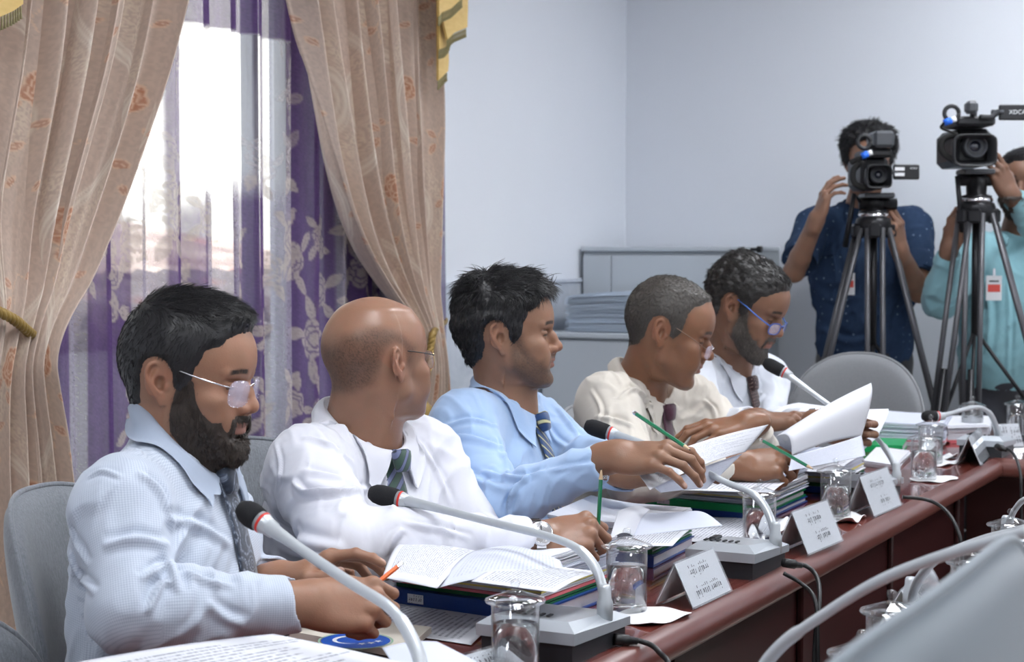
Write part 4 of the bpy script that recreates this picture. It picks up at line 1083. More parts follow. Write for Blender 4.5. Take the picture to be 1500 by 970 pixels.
# ================================================================== the room
def st(o): o['kind'] = 'structure'; return o
NW = -2.925; UB = 6.70; ZC = 2.85
def plaster(name, c, bump=.06):
    m = mat(name, c, .75, spec=.3); t = NT(m); v = t.coord('Object'); t.base(t.mix(t.noise(v, 2.2, 4), tuple(x*.965 for x in c), c)); t.bump(t.noise(v, 70, 4), bump, .004); return m
M_WALL = plaster('white_painted_plaster', (.84, .87, .93))
M_WALL2 = plaster('pale_grey_painted_plaster', (.78, .81, .87))
M_DADO = mat('pale_marble_dado', (.56, .60, .66), .3); t = NT(M_DADO); v = t.coord('Object'); t.base(t.ramp(t.noise(v, 5, 7, .65, 1.5), [(.35, (.50, .545, .62)), (.55, (.60, .64, .71)), (.7, (.54, .58, .66))]))
M_FLOOR = mat('beige_floor_tiles', (.45, .42, .38), .25)
t = NT(M_FLOOR); br = t.n('ShaderNodeTexBrick', offset=0); br.inputs['Scale'].default_value = 1.; br.inputs['Brick Width'].default_value = .6; br.inputs['Row Height'].default_value = .6; br.inputs['Mortar Size'].default_value = .004
br.inputs['Color1'].default_value = (.42, .39, .35, 1); br.inputs['Color2'].default_value = (.45, .42, .38, 1); br.inputs['Mortar'].default_value = (.2, .19, .18, 1); t.l(t.coord('Object'), br.inputs['Vector']); t.base(br.outputs[0])
M_CEIL = plaster('white_ceiling_paint', (.85, .86, .88)); M_FRAME = mat('white_window_aluminium', (.55, .58, .62), .4)
def uvbox(mb, u0, u1, n0, n1, z0, z1, bev=0):
    c = UN((u0+u1)/2, (n0+n1)/2, (z0+z1)/2); R = np.array([U, N, UZ]).T
    R = np.array([U, -N, UZ]).T            # right-handed
    return mb.box(c, (u1-u0, n1-n0, z1-z0), R, bev)
U0, N1 = -2.2, 3.2
WU0, WU1, WZ0, WZ1 = 2.35, 4.39, .30, 2.45
if want('room'):
    st(uvbox(MB(), U0-.2, UB+.2, NW-.2, N1+.2, -.1, 0).build('floor', M_FLOOR))
    st(uvbox(MB(), U0-.2, UB+.2, NW-.2, N1+.2, ZC, ZC+.1).build('ceiling', M_CEIL))
    st(uvbox(MB(), UB, UB+.15, NW-.2, N1+.2, 0, ZC).build('wall_back', M_WALL2))
    st(uvbox(MB(), U0-.15, U0, NW-.2, N1+.2, 0, ZC).build('wall_front', M_WALL))
    st(uvbox(MB(), U0, UB, N1, N1+.15, 0, ZC).build('wall_right', M_WALL))
    w = MB(); uvbox(w, U0, WU0, NW-.2, NW, 0, ZC); uvbox(w, WU1, UB, NW-.2, NW, 0, ZC); uvbox(w, WU0, WU1, NW-.2, NW, 0, WZ0); uvbox(w, WU0, WU1, NW-.2, NW, WZ1, ZC)
    st(w.build('wall_left', M_WALL))
    dz = 1.215
    d = MB(); uvbox(d, WU1+.02, UB-.001, NW, NW+.012, 0.1, dz); st(d.build('trim_1', M_DADO))
    d = MB(); uvbox(d, 4.5, UB-.001, NW, NW+.020, dz, dz+.016, .003); st(d.build('trim_2', M_DADO))
    st(uvbox(MB(), U0, UB-.001, NW, NW+.016, 0, .1, .003).build('baseboard_left', M_DADO)); st(uvbox(MB(), UB-.016, UB-.0005, NW+.02, N1, 0, .1, .003).build('baseboard_back', M_DADO))
    wf = MB(); 
    for a, b, c_, d_ in ((WU0, WU0+.05, WZ0, WZ1), (WU1-.05, WU1, WZ0, WZ1), (WU0+.05, WU1-.05, WZ0, WZ0+.05), (WU0+.05, WU1-.05, WZ1-.05, WZ1), (4.17, 4.20, WZ0+.05, WZ1-.05)): uvbox(wf, a, b, NW-.15, NW-.10, c_, d_, .004)
    win = st(wf.build('window_1', M_FRAME)); 
    gl = uvbox(MB(), WU0+.05, WU1-.05, NW-.128, NW-.122, WZ0+.05, WZ1-.05).build('glass_pane', mat('window_glass', (.95, .98, 1), .0, spec=.6, alpha=.08), win)
    M_TUBE = mat('lit_lamp_diffuser', (1, 1, 1), emis=((.93, .96, 1), 25.))
    M_LFRAME = mat('white_lamp_housing', (.8, .8, .8), .4)
    k = 0
    for u in (.2, 2.1, 3.9, 5.6):  # unseen ceiling rows; the farthest was added to brighten the back wall
        for n in (-.9, 1.5):
            c = UN(u, n, ZC)
            root = empty('ceiling_light', c, math.atan2(U[1], U[0])); tag(root, 'square recessed ceiling light panel with white frame above the meeting room', 'light', 'recessed ceiling light panels')
            f = MB(); 
            for a, b, w_, h_ in ((0, .31, .64, .02), (0, -.31, .64, .02), (.31, 0, .02, .60), (-.31, 0, .02, .60)): f.box((a, b, -.012), (w_, h_, .022))
            f.build('lamp_frame', M_LFRAME, root); MB().box((0, 0, -.008), (.60, .60, .008)).build('diffuser', M_TUBE, root)
# ================================================================== outside the window
if want('out'):
    M_OWALL = mat('sunlit_white_wall', (.80, .80, .74), .8); M_LEAF = mat('green_leaves', (.10, .20, .045), .5, spec=.3)
    M_ROOF = mat('weathered_roof_sheet', (.42, .34, .30), .7); t = NT(M_ROOF); v = t.coord('Object'); t.base(t.ramp(t.noise(v, 3, 5), [(.35, (.36, .28, .25)), (.6, (.62, .54, .48)), (.7, (.70, .35, .28))]))
    o = uvbox(MB(), -3, 17, -8.2, -8.0, 0, 6.5).build('neighbour_wall', M_OWALL); tag(o, 'sunlit white wall of the building outside the window', 'wall')
    # corrugated roof below the window view
    V = []; F = []; nu, nn = 260, 8
    for i in range(nu+1):
        for j in range(nn+1):
            u = 1.0+i/nu*6.; n = -3.7-j/nn*2.6; V.append(UN(u, n, 1.12+j/nn*.42+.035*math.sin(u*2*PI/.16)))
    for i in range(nu):
        for j in range(nn): a = i*(nn+1)+j; F.append((a, a+nn+1, a+nn+2, a+1))
    me = np_mesh('corrugated_roof', V, F, M_ROOF); o = link('corrugated_roof', me); md = o.modifiers.new('s', 'SOLIDIFY'); md.thickness = .02
    tag(o, 'weathered corrugated roof just below the window outside', 'roof')
    o = uvbox(MB(), 1.2, 6.8, -6.1, -3.9, 0, 1.0).build('shed_wall', M_OWALL); tag(o, 'low shed wall carrying the corrugated roof outside', 'wall')
    st(uvbox(MB(), -3, 17, -8.2, NW-.2, -.2, -.02).build('ground', mat('yard_concrete', (.4, .39, .37), .9)))
    rng = np.random.RandomState(3)
    def bush(cu, cn, cz, ru, rz, nl, label, hang=False):
        V = []; F = []
        for k in range(nl):
            p = rng.randn(3); p /= np.linalg.norm(p); p *= rng.rand()**.4
            c = UN(cu+p[0]*ru, cn+p[1]*min(ru*.5, .16 if cn > -3.6 else 9), cz+p[2]*rz); d = rng.randn(3); d /= np.linalg.norm(d); s = np.cross(d, rng.randn(3)); s /= np.linalg.norm(s); n = np.cross(d, s); L = .05+.05*rng.rand(); b = len(V)
            V += [c, c+d*L*.5+s*L*.22+n*.004, c+d*L, c+d*L*.5-s*L*.22+n*.004]; F.append((b, b+1, b+2, b+3))
        root = empty('leafy_shrub', UN(cu, cn, 0)); tag(root, label, 'plant'); b0 = np.array(root.location)
        link('foliage', np_mesh('foliage', np.array(V)-b0, F, M_LEAF, False), root)
        MB().tube([np.zeros(3), UN(.05, 0, cz*.5), UN(0, .02, cz)], [.03, .02, .008], 8).build('stem', mat('bark', (.16, .11, .07), .8), root, True)
    bush(3.35, -6.6, 1.95, .55, .28, 900, 'green shrub growing behind the roof outside the window, seen through the lace')
    bush(4.75, -7.0, 2.0, .40, .35, 800, 'lighter green shrub at the right of the window view outside')
    bush(1.9, -6.7, 2.0, .5, .35, 500, 'sparse shrub at the left of the window view outside')
    bush(3.55, -3.44, 2.36, .36, .12, 240, 'overhanging leafy branch at the top of the window view')
# ================================================================== patterned drapes
def rose(a, b, R):
    """returns (filled, line) amounts for a line-drawn rose of radius R centred at the origin"""
    r = np.hypot(a, b)/R; th = np.arctan2(b, a); fill = np.zeros_like(r); line = np.zeros_like(r)
    for rad, n, ph in ((1., 5, .3), (.68, 4, 1.1), (.40, 3, .2)):
        ed = rad*(.80+.20*np.abs(np.cos(n*(th-ph)/2))); fill = np.maximum(fill, (r < ed)*1.); line = np.maximum(line, 1-sstep(.03, .075, np.abs(r-ed)))
        sp = (np.abs(np.sin(n*(th-ph)/2+PI/2*0)) < .10*rad/np.maximum(r, .05))*(r < ed)*(r > ed*.66); line = np.maximum(line, sp*1.)
    return fill, line*(r < 1.05)
def leafshape(a, b, x, y, ang, L, W):
    c, s = math.cos(ang), math.sin(ang); p = (a-x)*c+(b-y)*s; q = -(a-x)*s+(b-y)*c; t = p/L
    w = W*np.sin(np.clip(t, 0, 1)*PI)**.8; ins = (t > 0)*(t < 1)*(np.abs(q) < w); ln = (t > 0)*(t < 1)*((np.abs(np.abs(q)-w) < .0017)+(np.abs(q) < .0011)); return ins*1., (ln > 0)*1.
def stemline(a, b, pts, w=.0016):
    m = np.zeros_like(a)
    for (x0, y0), (x1, y1) in zip(pts, pts[1:]):
        L = (x1-x0)**2+(y1-y0)**2; t = np.clip(((a-x0)*(x1-x0)+(b-y0)*(y1-y0))/L, 0, 1); m = np.maximum(m, (np.hypot(a-x0-t*(x1-x0), b-y0-t*(y1-y0)) < w)*1.)
    return m
def damask(a, b):
    n1 = vnoise(np.stack([a*260, b*170, a*0], 1)); n2 = vnoise(np.stack([a*420, b*240, a*0+4], 1))
    base = np.array([.60, .475, .395]); pale = np.array([.76, .65, .52]); cream = np.array([.85, .78, .67]); org = np.array([.40, .15, .07])
    C = np.tile(base, (len(a), 1))*(1+.07*np.clip(n1*2, -1, 1))[:, None]
    Pd = .36; 
    for k in range(-1, 9):
        cx = k*Pd; wv = cx+.085*np.sin(b*2*PI/.62+k*PI)
        d = a-wv
        band = np.exp(-((d-.055)/.038)**2)*(n2 > .05); C += (pale-C)*(band*.75)[:, None]
        ln = np.maximum(np.exp(-(d/.007)**2), np.exp(-((d+.014)/.0035)**2)); ln = np.maximum(ln, .8*np.exp(-((d-.013)/.003)**2)); C += (cream-C)*(ln*.72)[:, None]
    per = .62
    for k in range(-1, 9):
        cx = (k+.5)*Pd
        for m in range(-1, 6):
            cy = m*per+(per/2 if k % 2 else 0)+.09
            sel = (np.abs(a-cx) < .17)*(np.abs(b-cy-.05) < .30)
            if not sel.any(): continue
            i = np.where(sel)[0]; x = a[i]-cx; y = b[i]-cy
            f, l = rose(x, y, .046)
            for (lx, ly, an, L, W) in ((-.035, .030, 2.6, .042, .011), (.012, .085, -2.2, .038, .010), (.050, .075, .35, .042, .009), (-.015, .125, 2.75, .045, .009), (.02, .15, .5, .04, .010), (-.05, -.15, 2.3, .045, .011), (-.045, -.17, -2.6, .040, .010), (.02, -.19, -.4, .032, .008), (.05, .21, .9, .034, .008), (-.03, .20, 2.2, .034, .008)):
                f2, l2 = leafshape(x, y, lx, ly, an, L, W); f = np.maximum(f, f2*.75); l = np.maximum(l, l2)
            l = np.maximum(l, stemline(x, y, [(.01, .045), (.02, .08), (.0, .12), (.02, .15), (.01, .2)])); l = np.maximum(l, stemline(x, y, [(-.03, -.13), (-.045, -.16), (-.02, -.2), (.02, -.19)]))
            f = (f*.80*(1-.25*n1[i])).clip(0, 1); C[i] += (org*1.25-C[i])*(f*.92)[:, None]; C[i] += (np.array([.80, .60, .44])-C[i])*(l*.75)[:, None]
    return C.clip(0, 1)
M_DRAPE = mat('damask_drape_fabric', rough=.55, spec=.35, sheen=.35); t = NT(M_DRAPE); t.base(t.attr('Col')); t.bump(t.noise(t.coord('Object'), 700, 2), .15, .002)
M_LINING = M_DRAPE
def un_at(px, py, n):
    r = ray(px, py); k = n/(r[0]*N[0]+r[1]*N[1]); p = r*k+np.array([0, 0, CAMH]); return p@U, p[2]
def curve_un(pts, n):
    """pixel polyline -> function z -> u on the plane at n"""
    q = sorted([un_at(x, y, n)[::-1] for x, y in pts]); z = np.array([a for a, _ in q]); u = np.array([b for _, b in q]); return lambda zz: np.interp(zz, z, u)
def drape(name, label, left, right, n0, ztop, zbot, ztie, folds, amp, cloth, mirror=1, seed=0, bshift=0., gather=.18, a0=0.):
    """left/right: pixel outlines; folds run down and pinch at the tie"""
    nz = 560; na = 420; L = curve_un(left, n0); R = curve_un(right, n0); rng = np.random.RandomState(seed)
    z = np.linspace(ztop, zbot, nz); s = np.linspace(0, 1, na)
    ph = np.cumsum(.75+.5*rng.rand(folds+2)); ph = ph/ph[-2]; 
    ks = np.interp(s, np.concatenate([[0], ph[:-1]])[:folds+2], np.arange(folds+2)[:len(np.concatenate([[0], ph[:-1]])[:folds+2])])
    lz = L(z); rz = R(z)
    from math import exp
    k5 = np.ones(41)/41.; pad = lambda x: np.convolve(np.pad(x, 20, 'edge'), k5, 'valid'); lz, rz = pad(lz), pad(rz)
    Z = np.repeat(z[:, None], na, 1); S = np.repeat(s[None], nz, 0)
    Uu = lz[:, None]*(1-S)+rz[:, None]*S
    tie = np.exp(-((z-ztie)/gather)**2)
    wid = np.abs(rz-lz); A = amp*np.clip(wid/ wid.max(), .35, 1)**.5*(1-.45*tie)
    PH = 2*PI*ks[None, :]+.5*np.sin((z*2.1+seed)[:, None]+ks[None, :]*1.3)+.4*np.sin((z*5.3)[:, None]+ks[None, :]*2.1)*(z < ztop)[:, None]
    w = np.sin(PH); prof = np.sign(w)*np.abs(w)**.75
    NN = n0+A[:, None]*prof+.25*A[:, None]*np.sin(PH*2.3+seed)+(tie*.05)[:, None]
    Uu = Uu+(A*.45)[:, None]*np.cos(PH)*(wid/folds/.09).clip(.2, 1.2)[:, None]*np.sin(PI*S)**.3
    Pp = Uu[..., None]*U+NN[..., None]*N+Z[..., None]*UZ
    V = Pp.reshape(-1, 3); I = np.arange(nz*na).reshape(nz, na); F = np.stack([I[:-1, :-1], I[1:, :-1], I[1:, 1:], I[:-1, 1:]], -1).reshape(-1, 4)
    C = damask((a0+(S*cloth)).ravel(), (ztop-Z+bshift).ravel())
    base = UN((lz[nz//2]+rz[nz//2])/2, n0, 0)
    root = empty(name, base); tag(root, label, 'curtain')
    me = np_mesh('cloth_panel', V-base, F, M_DRAPE); set_col(me, C); o = link('cloth_panel', me, root); md = o.modifiers.new('s', 'SOLIDIFY'); md.thickness = .0025; md.offset = 0
    return root, base
M_ROPE = mat('gold_rope', (.34, .22, .06), .45, .25, spec=.6); M_TASSEL = mat('gold_and_green_tassel', (.42, .36, .16), .6)
def rope(pts, r, name, m, parent=None, base=np.zeros(3), strands_=3, pitch=.045):
    mb = MB(); pts = [np.asarray(p, float) for p in smooth_path(pts, 14)]; S = [0]
    for a, b in zip(pts, pts[1:]): S.append(S[-1]+np.linalg.norm(b-a))
    for k in range(strands_):
        q = []; prev = None
        for i, p in enumerate(pts):
            t = norm_(pts[min(i+1, len(pts)-1)]-pts[max(i-1, 0)]); e = np.cross(t, [.1, .2, 1.]) if prev is None else prev-t*(prev@t); e /= np.linalg.norm(e); prev = e; g = np.cross(t, e); an = 2*PI*(S[i]/pitch+k/strands_); q.append(p+(e*math.cos(an)+g*math.sin(an))*r*.55-base)
        mb.tube(q, r*.62, 8)
    return mb.build(name, m, parent, True)
def fringe(mb, a, b, drop, n, r=.0026):
    for k in range(n):
        p = a+(b-a)*(k+.5)/n; mb.tube([p, p-UZ*drop*.3, p-UZ*drop*.55, p-UZ*drop], [r*.5, r, r*.8, r*1.3], 6)
if want('drape'):
    n0 = -2.74
    left = [(-150, -140), (-145, 0), (-140, 300), (-100, 440), (-70, 488), (-90, 540), (-110, 700), (-120, 1200)]
    right = [(300, -140), (277, 0), (250, 110), (218, 200), (180, 300), (128, 400), (88, 455), (52, 492), (62, 540), (88, 600), (104, 680), (118, 800), (128, 1200)]
    r1, b1_ = drape('window_drape', 'beige rose-patterned drape tied back at the left of the window', left, right, n0, 2.35, .03, un_at(40, 480, n0)[1], 8, .050, 1.75, seed=2, a0=.09, bshift=.065)
    left = [(408, -140), (432, 0), (452, 120), (476, 240), (508, 340), (548, 410), (588, 470), (603, 520), (600, 580), (585, 680), (570, 1200)]
    right = [(640, -140), (641, 0), (647, 200), (645, 330), (640, 400), (630, 470), (628, 520), (640, 560), (655, 640), (665, 1200)]
    r2, b2_ = drape('window_drape', 'beige rose-patterned drape tied back at the right of the window', left, right, n0, 2.5, .03, un_at(615, 520, n0)[1], 6, .048, 1.55, seed=5, a0=.22, bshift=.36)
    def pn(px, py, n): u, z = un_at(px, py, n); return UN(u, n, z)
    # tiebacks
    root = empty('rope_tieback', pn(-40, 440, n0+.05)); tag(root, 'twisted gold rope holding back the left drape', 'curtain tieback'); b_ = np.array(root.location)
    rope([pn(-90, 400, NW+.03), pn(-60, 425, n0+.08), pn(-20, 448, n0+.10), pn(20, 468, n0+.095), pn(44, 488, n0+.06), pn(52, 492, n0-.01)], .011, 'rope_loop', M_ROPE, root, b_)
    MB().lathe([(.012, 0), (.012, .05), (.02, .06), (0, .066)], pn(-90, 400, NW)-b_, 16).build('wall_hook', M_ROPE, root, True)
    root = empty('rope_tieback', pn(615, 560, n0+.05)); tag(root, 'twisted gold rope with netted tassel holding back the right drape', 'curtain tieback'); b_ = np.array(root.location)
    rope([pn(652, 470, NW+.03), pn(636, 485, n0+.06), pn(631, 510, n0+.085), pn(626, 545, n0+.09), pn(618, 590, n0+.09)], .011, 'rope_loop', M_ROPE, root, b_)
    c = pn(615, 600, n0+.09)-b_
    MB().lathe([(0, .03), (.02, .028), (.036, .01), (.040, -.015), (.038, -.03), (.026, -.036)], c, 24).build('tassel_head', M_ROPE, root, True)
    tm = MB()
    for k in range(60):
        a = 2*PI*k/60; r_ = .022+.012*RNG.rand(); tm.tube([c+np.array([r_*math.cos(a), r_*math.sin(a), -.034]), c+np.array([r_*1.25*math.cos(a), r_*1.25*math.sin(a), -.13])], .0022, 5)
    tm.build('tassel_skirt', M_TASSEL, root, True)
    # valance cascades
    M_SATIN = mat('yellow_gold_satin', (.72, .46, .13), .38, spec=.5, sheen=.3); t = NT(M_SATIN); t.base(t.mix(t.noise(t.coord('Object', (1, 1, 3)), 30, 3), (.62, .39, .10), (.78, .56, .20))); M_FRINGE = mat('olive_gold_fringe', (.30, .26, .13), .7)
    def cascade(layers, label):
        root = empty('valance_cascade', pn(*layers[0][0][0], -2.63)); tag(root, label, 'curtain'); b_ = np.array(root.location)
        for j, (poly, fr) in enumerate(layers):
            n = -2.64+j*.02; pts = [pn(x, y, n) for x, y in poly]; cm = MB(); k = len(pts)
            cm.add([p-b_+N*.004 for p in pts]+[p-b_-N*.004 for p in pts], [tuple(range(k))[::-1], tuple(range(k, 2*k))]+[(i, (i+1) % k, k+(i+1) % k, k+i) for i in range(k)]); fo_ = cm.build('satin_fold', M_SATIN, root); fm = MB()
            for i in fr:
                a, c2 = pts[i]-b_, pts[(i+1) % k]-b_; fringe(fm, a, c2, .030, max(4, int(np.linalg.norm(c2-a)/.009)))
            fm.build('fringe', M_FRINGE, fo_, True)
    cascade([([(644, -60), (652, -60), (656, 90), (655, 104), (647, 112), (641, 118), (640, -60)], [3, 4]), ([(642, -60), (672, -60), (676, 20), (662, 40), (657, 62), (650, 70), (642, 72)], [3, 4, 5]), ([(642, -60), (684, -60), (684, 12), (683, 40), (664, 48), (654, 58), (648, 30)], [3, 4]), ([(642, -60), (676, -60), (677, -4), (660, 12), (646, 18), (642, 24)], [2, 3, 4])], 'yellow satin valance cascade with fringe at the right end of the curtain rail')
    cascade([([(-40, -60), (33, -60), (32, 6), (18, 16), (-4, 26), (-40, 30)], [2, 3, 4])], 'yellow satin valance end with olive fringe above the left drape')
    # lace
    def lace():
        nl = -2.85; nz, na = 620, 660; z = np.linspace(2.5, .03, nz); u = np.linspace(2.5, 5.0, na); Z, UU = np.meshgrid(z, u, indexing='ij')
        ph = UU*2*PI/.135+.8*np.sin(UU*5)+.25*np.sin(Z*2+UU*9); NN = nl+.020*np.sin(ph)+.008*np.sin(ph*2.3+1)
        V = (UU[..., None]*U+NN[..., None]*N+Z[..., None]*UZ).reshape(-1, 3); I = np.arange(nz*na).reshape(nz, na); F = np.stack([I[:-1, :-1], I[1:, :-1], I[1:, 1:], I[:-1, 1:]], -1).reshape(-1, 4)
        a = UU.ravel()*1.6; b = Z.ravel(); uu = UU.ravel()
        pur = np.array([.125, .072, .205]); cream = np.array([.62, .54, .46]); white = np.array([.74, .72, .78])
        x, _ = project(V); 
        # purple woven stripes, listed by where they hang along the rail
        su = [un_at(q, 260, nl)[0] for q in (95, 130, 238, 262, 379, 400, 432, 475)]
        P1 = np.zeros(len(a))
        for lo, hi, am in ((2.4, su[0], .9), (su[2], su[3], .95), (su[4], su[5], .60), (su[6]-.01, su[7]+.05, .92), (4.62, 5.1, .8)): P1 = np.maximum(P1, am*sstep(lo-.008, lo+.008, uu)*(1-sstep(hi-.008, hi+.008, uu)))
        low = 1-sstep(1.42, 1.56, b+.04*np.sin(uu*6))
        P1 = np.maximum(P1, low*(.50+.40*(np.sin(uu*2*PI/.30+1.2) > -.1)))
        q1 = un_at(280, 34, nl); q2 = un_at(420, 62, nl); zt_ = q1[1]+(uu-q1[0])*(q2[1]-q1[1])/(q2[0]-q1[0]); top = sstep(-.006, .006, b-zt_); P1 = np.maximum(P1, top*.93)
        fl = np.zeros(len(a)); rngf = np.random.RandomState(5)
        for k in range(150):
            cu = 2.5*1.6+rngf.rand()*2.5*1.6; cz = rngf.rand()**.8*1.62 if k < 128 else 1.5+.6*rngf.rand(); Rr = .035+.03*rngf.rand(); sel = np.where((np.abs(a-cu) < Rr*2.6)*(np.abs(b-cz) < Rr*2.6))[0]
            if not len(sel): continue
            xx = a[sel]-cu; yy = b[sel]-cz; an = rngf.rand()*6.28; xr = xx*math.cos(an)-yy*math.sin(an); yr = xx*math.sin(an)+yy*math.cos(an)
            f, l = rose(xr, yr, Rr); v_ = np.maximum(f*.72-l*.55, 0)
            for q in range(4):
                f2, l2 = leafshape(xr, yr, Rr*.8*math.cos(q*1.7), Rr*.8*math.sin(q*1.7), q*1.7+.4, Rr*1.35, Rr*.30); v_ = np.maximum(v_, f2*.7-l2*.3)
            fl[sel] = np.maximum(fl[sel], v_)
        fl *= np.where(b > 1.55, .55, 1.)*(1-top)
        fine = vnoise(np.stack([a*300, b*420, a*0], 1))
        al = .10+.78*P1; al = al+(.93-al)*fl; al = al+.05*fine
        C = white+(pur-white)*np.clip(P1*1.15, 0, 1)[:, None]; C += (cream-C)*(fl*.9)[:, None]; C *= (1+.12*fine)[:, None]
        base = UN(3.4, nl, 0); root = empty('lace_curtain', base); tag(root, 'sheer purple and cream floral lace curtain across the window', 'curtain')
        me = np_mesh('sheer_panel', V-base, F, None); set_col(me, C.clip(0, 1)); set_val(me, al.clip(.04, .97), 'alpha')
        m = bpy.data.materials.new('sheer_lace'); m.use_nodes = True; t = NT(m); nt = m.node_tree; nt.nodes.remove(t.b); out = nt.nodes['Material Output']
        c = t.attr('Col'); al_ = t.attr('alpha', 'Fac'); d = t.n('ShaderNodeBsdfDiffuse'); tl = t.n('ShaderNodeBsdfTranslucent'); t.l(c, d.inputs[0]); t.l(c, tl.inputs[0]); mx = t.n('ShaderNodeMixShader'); mx.inputs[0].default_value = .35; t.l(d.outputs[0], mx.inputs[1]); t.l(tl.outputs[0], mx.inputs[2])
        tr = t.n('ShaderNodeBsdfTransparent'); m2 = t.n('ShaderNodeMixShader'); t.l(al_, m2.inputs[0]); t.l(tr.outputs[0], m2.inputs[1]); t.l(mx.outputs[0], m2.inputs[2]); t.l(m2.outputs[0], out.inputs[0]); me.materials.append(m)
        link('sheer_panel', me, root)
    lace()
# ================================================================== cabinets
M_STEEL = mat('pale_grey_painted_steel', (.50, .54, .58), .42); M_STEEL_D = mat('grey_steel_side_baked_shade', (.36, .39, .42), .45); M_DARKGAP = mat('dark_gap', (.05, .05, .055), .8)  # cabinet sides: same steel darkened, shade beside the lit fronts put into the colour
if want('cab'):
    # tall cabinet against the back wall
    def pu(px, u):  # n on the plane u at that pixel column
        r = ray(px, 400); k = u/(r@U*1.); 
        return (r*k)@N
    uf = 6.22; nl, nr = pu(853, uf), pu(1085, uf); ub = UB-.02
    zt = P(960, 361, 6.65)[2]
    root = empty('steel_cabinet', UN(uf, (nl+nr)/2, 0)); tag(root, 'tall grey steel cabinet against the back wall, a knob at its top corner', 'cabinet'); b_ = np.array(root.location)
    def add(mb, name, m, r_=None): mb.v = [tuple(np.array(v)-b_) for v in mb.v]; return mb.build(name, m, r_ or root)
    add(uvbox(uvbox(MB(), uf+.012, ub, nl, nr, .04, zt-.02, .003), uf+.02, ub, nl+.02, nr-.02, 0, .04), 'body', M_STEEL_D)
    add(uvbox(MB(), uf-.005, ub, nl-.004, nr+.004, zt-.02, zt, .004), 'top_panel', M_STEEL)
    add(uvbox(MB(), uf, uf+.012, nl+.003, nl+.125, .05, zt-.035, .002), 'narrow_door', M_STEEL)
    d = add(uvbox(MB(), uf, uf+.012, nl+.129, nr-.003, .05, zt-.035, .002), 'wide_door', M_STEEL)
    add(uvbox(MB(), uf-.003, uf, nl+.02, nl+.08, zt-.018, zt-.008), 'label_strip', M_WHITEP)
    k = MB().tube([UN(uf+.10, nr+.004, zt-.012), UN(uf+.10, nr+.03, zt-.012), UN(uf+.10, nr+.032, zt-.012), UN(uf+.10, nr+.05, zt-.012)], [.006, .006, .013, .013], 14); add(k, 'corner_knob', M_BLACKP)
    # low cabinet in front of it
    uf2 = 5.83; nl2, nr2 = NW+.03, -2.20; zt2 = P(860, 490, 6.28)[2]
    root = empty('filing_cabinet', UN(uf2, (nl2+nr2)/2, 0)); tag(root, 'low grey steel filing cabinet carrying a pile of papers', 'cabinet'); b_ = np.array(root.location)
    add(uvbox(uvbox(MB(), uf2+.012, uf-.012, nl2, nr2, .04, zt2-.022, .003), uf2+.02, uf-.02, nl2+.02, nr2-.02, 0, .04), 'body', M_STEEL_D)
    add(uvbox(MB(), uf2-.006, uf-.012, nl2-.004, nr2+.004, zt2-.022, zt2, .004), 'top_panel', M_STEEL)
    for k in range(3):
        z1 = zt2-.032-k*.345; d = add(uvbox(MB(), uf2, uf2+.012, nl2+.004, nr2-.004, z1-.335, z1, .003), 'drawer', M_STEEL); add(uvbox(MB(), uf2-.016, uf2, -2.62, -2.48, z1-.18, z1-.165, .003), 'handle', M_CHROME, d)
    CABTOP = zt2; CABU = (uf2, uf-.012)
# ================================================================== chairs
M_HEATHER = mat('heather_grey_fabric', (.27, .28, .30), .95, sheen=.4); t = NT(M_HEATHER); v = t.coord('Object'); n_ = t.noise(v, 230, 3, .85); n2_ = t.noise(t.coord('Object', (1, 1, .12)), 300, 2, .6)
t.base(t.mix(t.math('MULTIPLY', t.math('ADD', n_, n2_), .5), (.03, .035, .042), (.34, .36, .40))); t.bump(n_, .3, .002)
M_HEATHER_L = mat('light_heather_grey_fabric', (.34, .35, .37), .95, sheen=.4); t = NT(M_HEATHER_L); v = t.coord('Object'); n_ = t.noise(v, 480, 3, .7); t.base(t.mix(n_, (.15, .155, .165), (.33, .34, .36))); t.bump(n_, .25, .002)
M_BLACKM = mat('black_metal', (.015, .015, .016), .45, .6); M_ARM = mat('black_arm_pad', (.010, .011, .014), .45)
M_SLATE = mat('smooth_slate_grey_fabric', (.155, .185, .215), .8, sheen=.3); t = NT(M_SLATE); t.base(t.mix(t.noise(t.coord('Object'), 500, 2), (.14, .17, .20), (.17, .20, .23)))
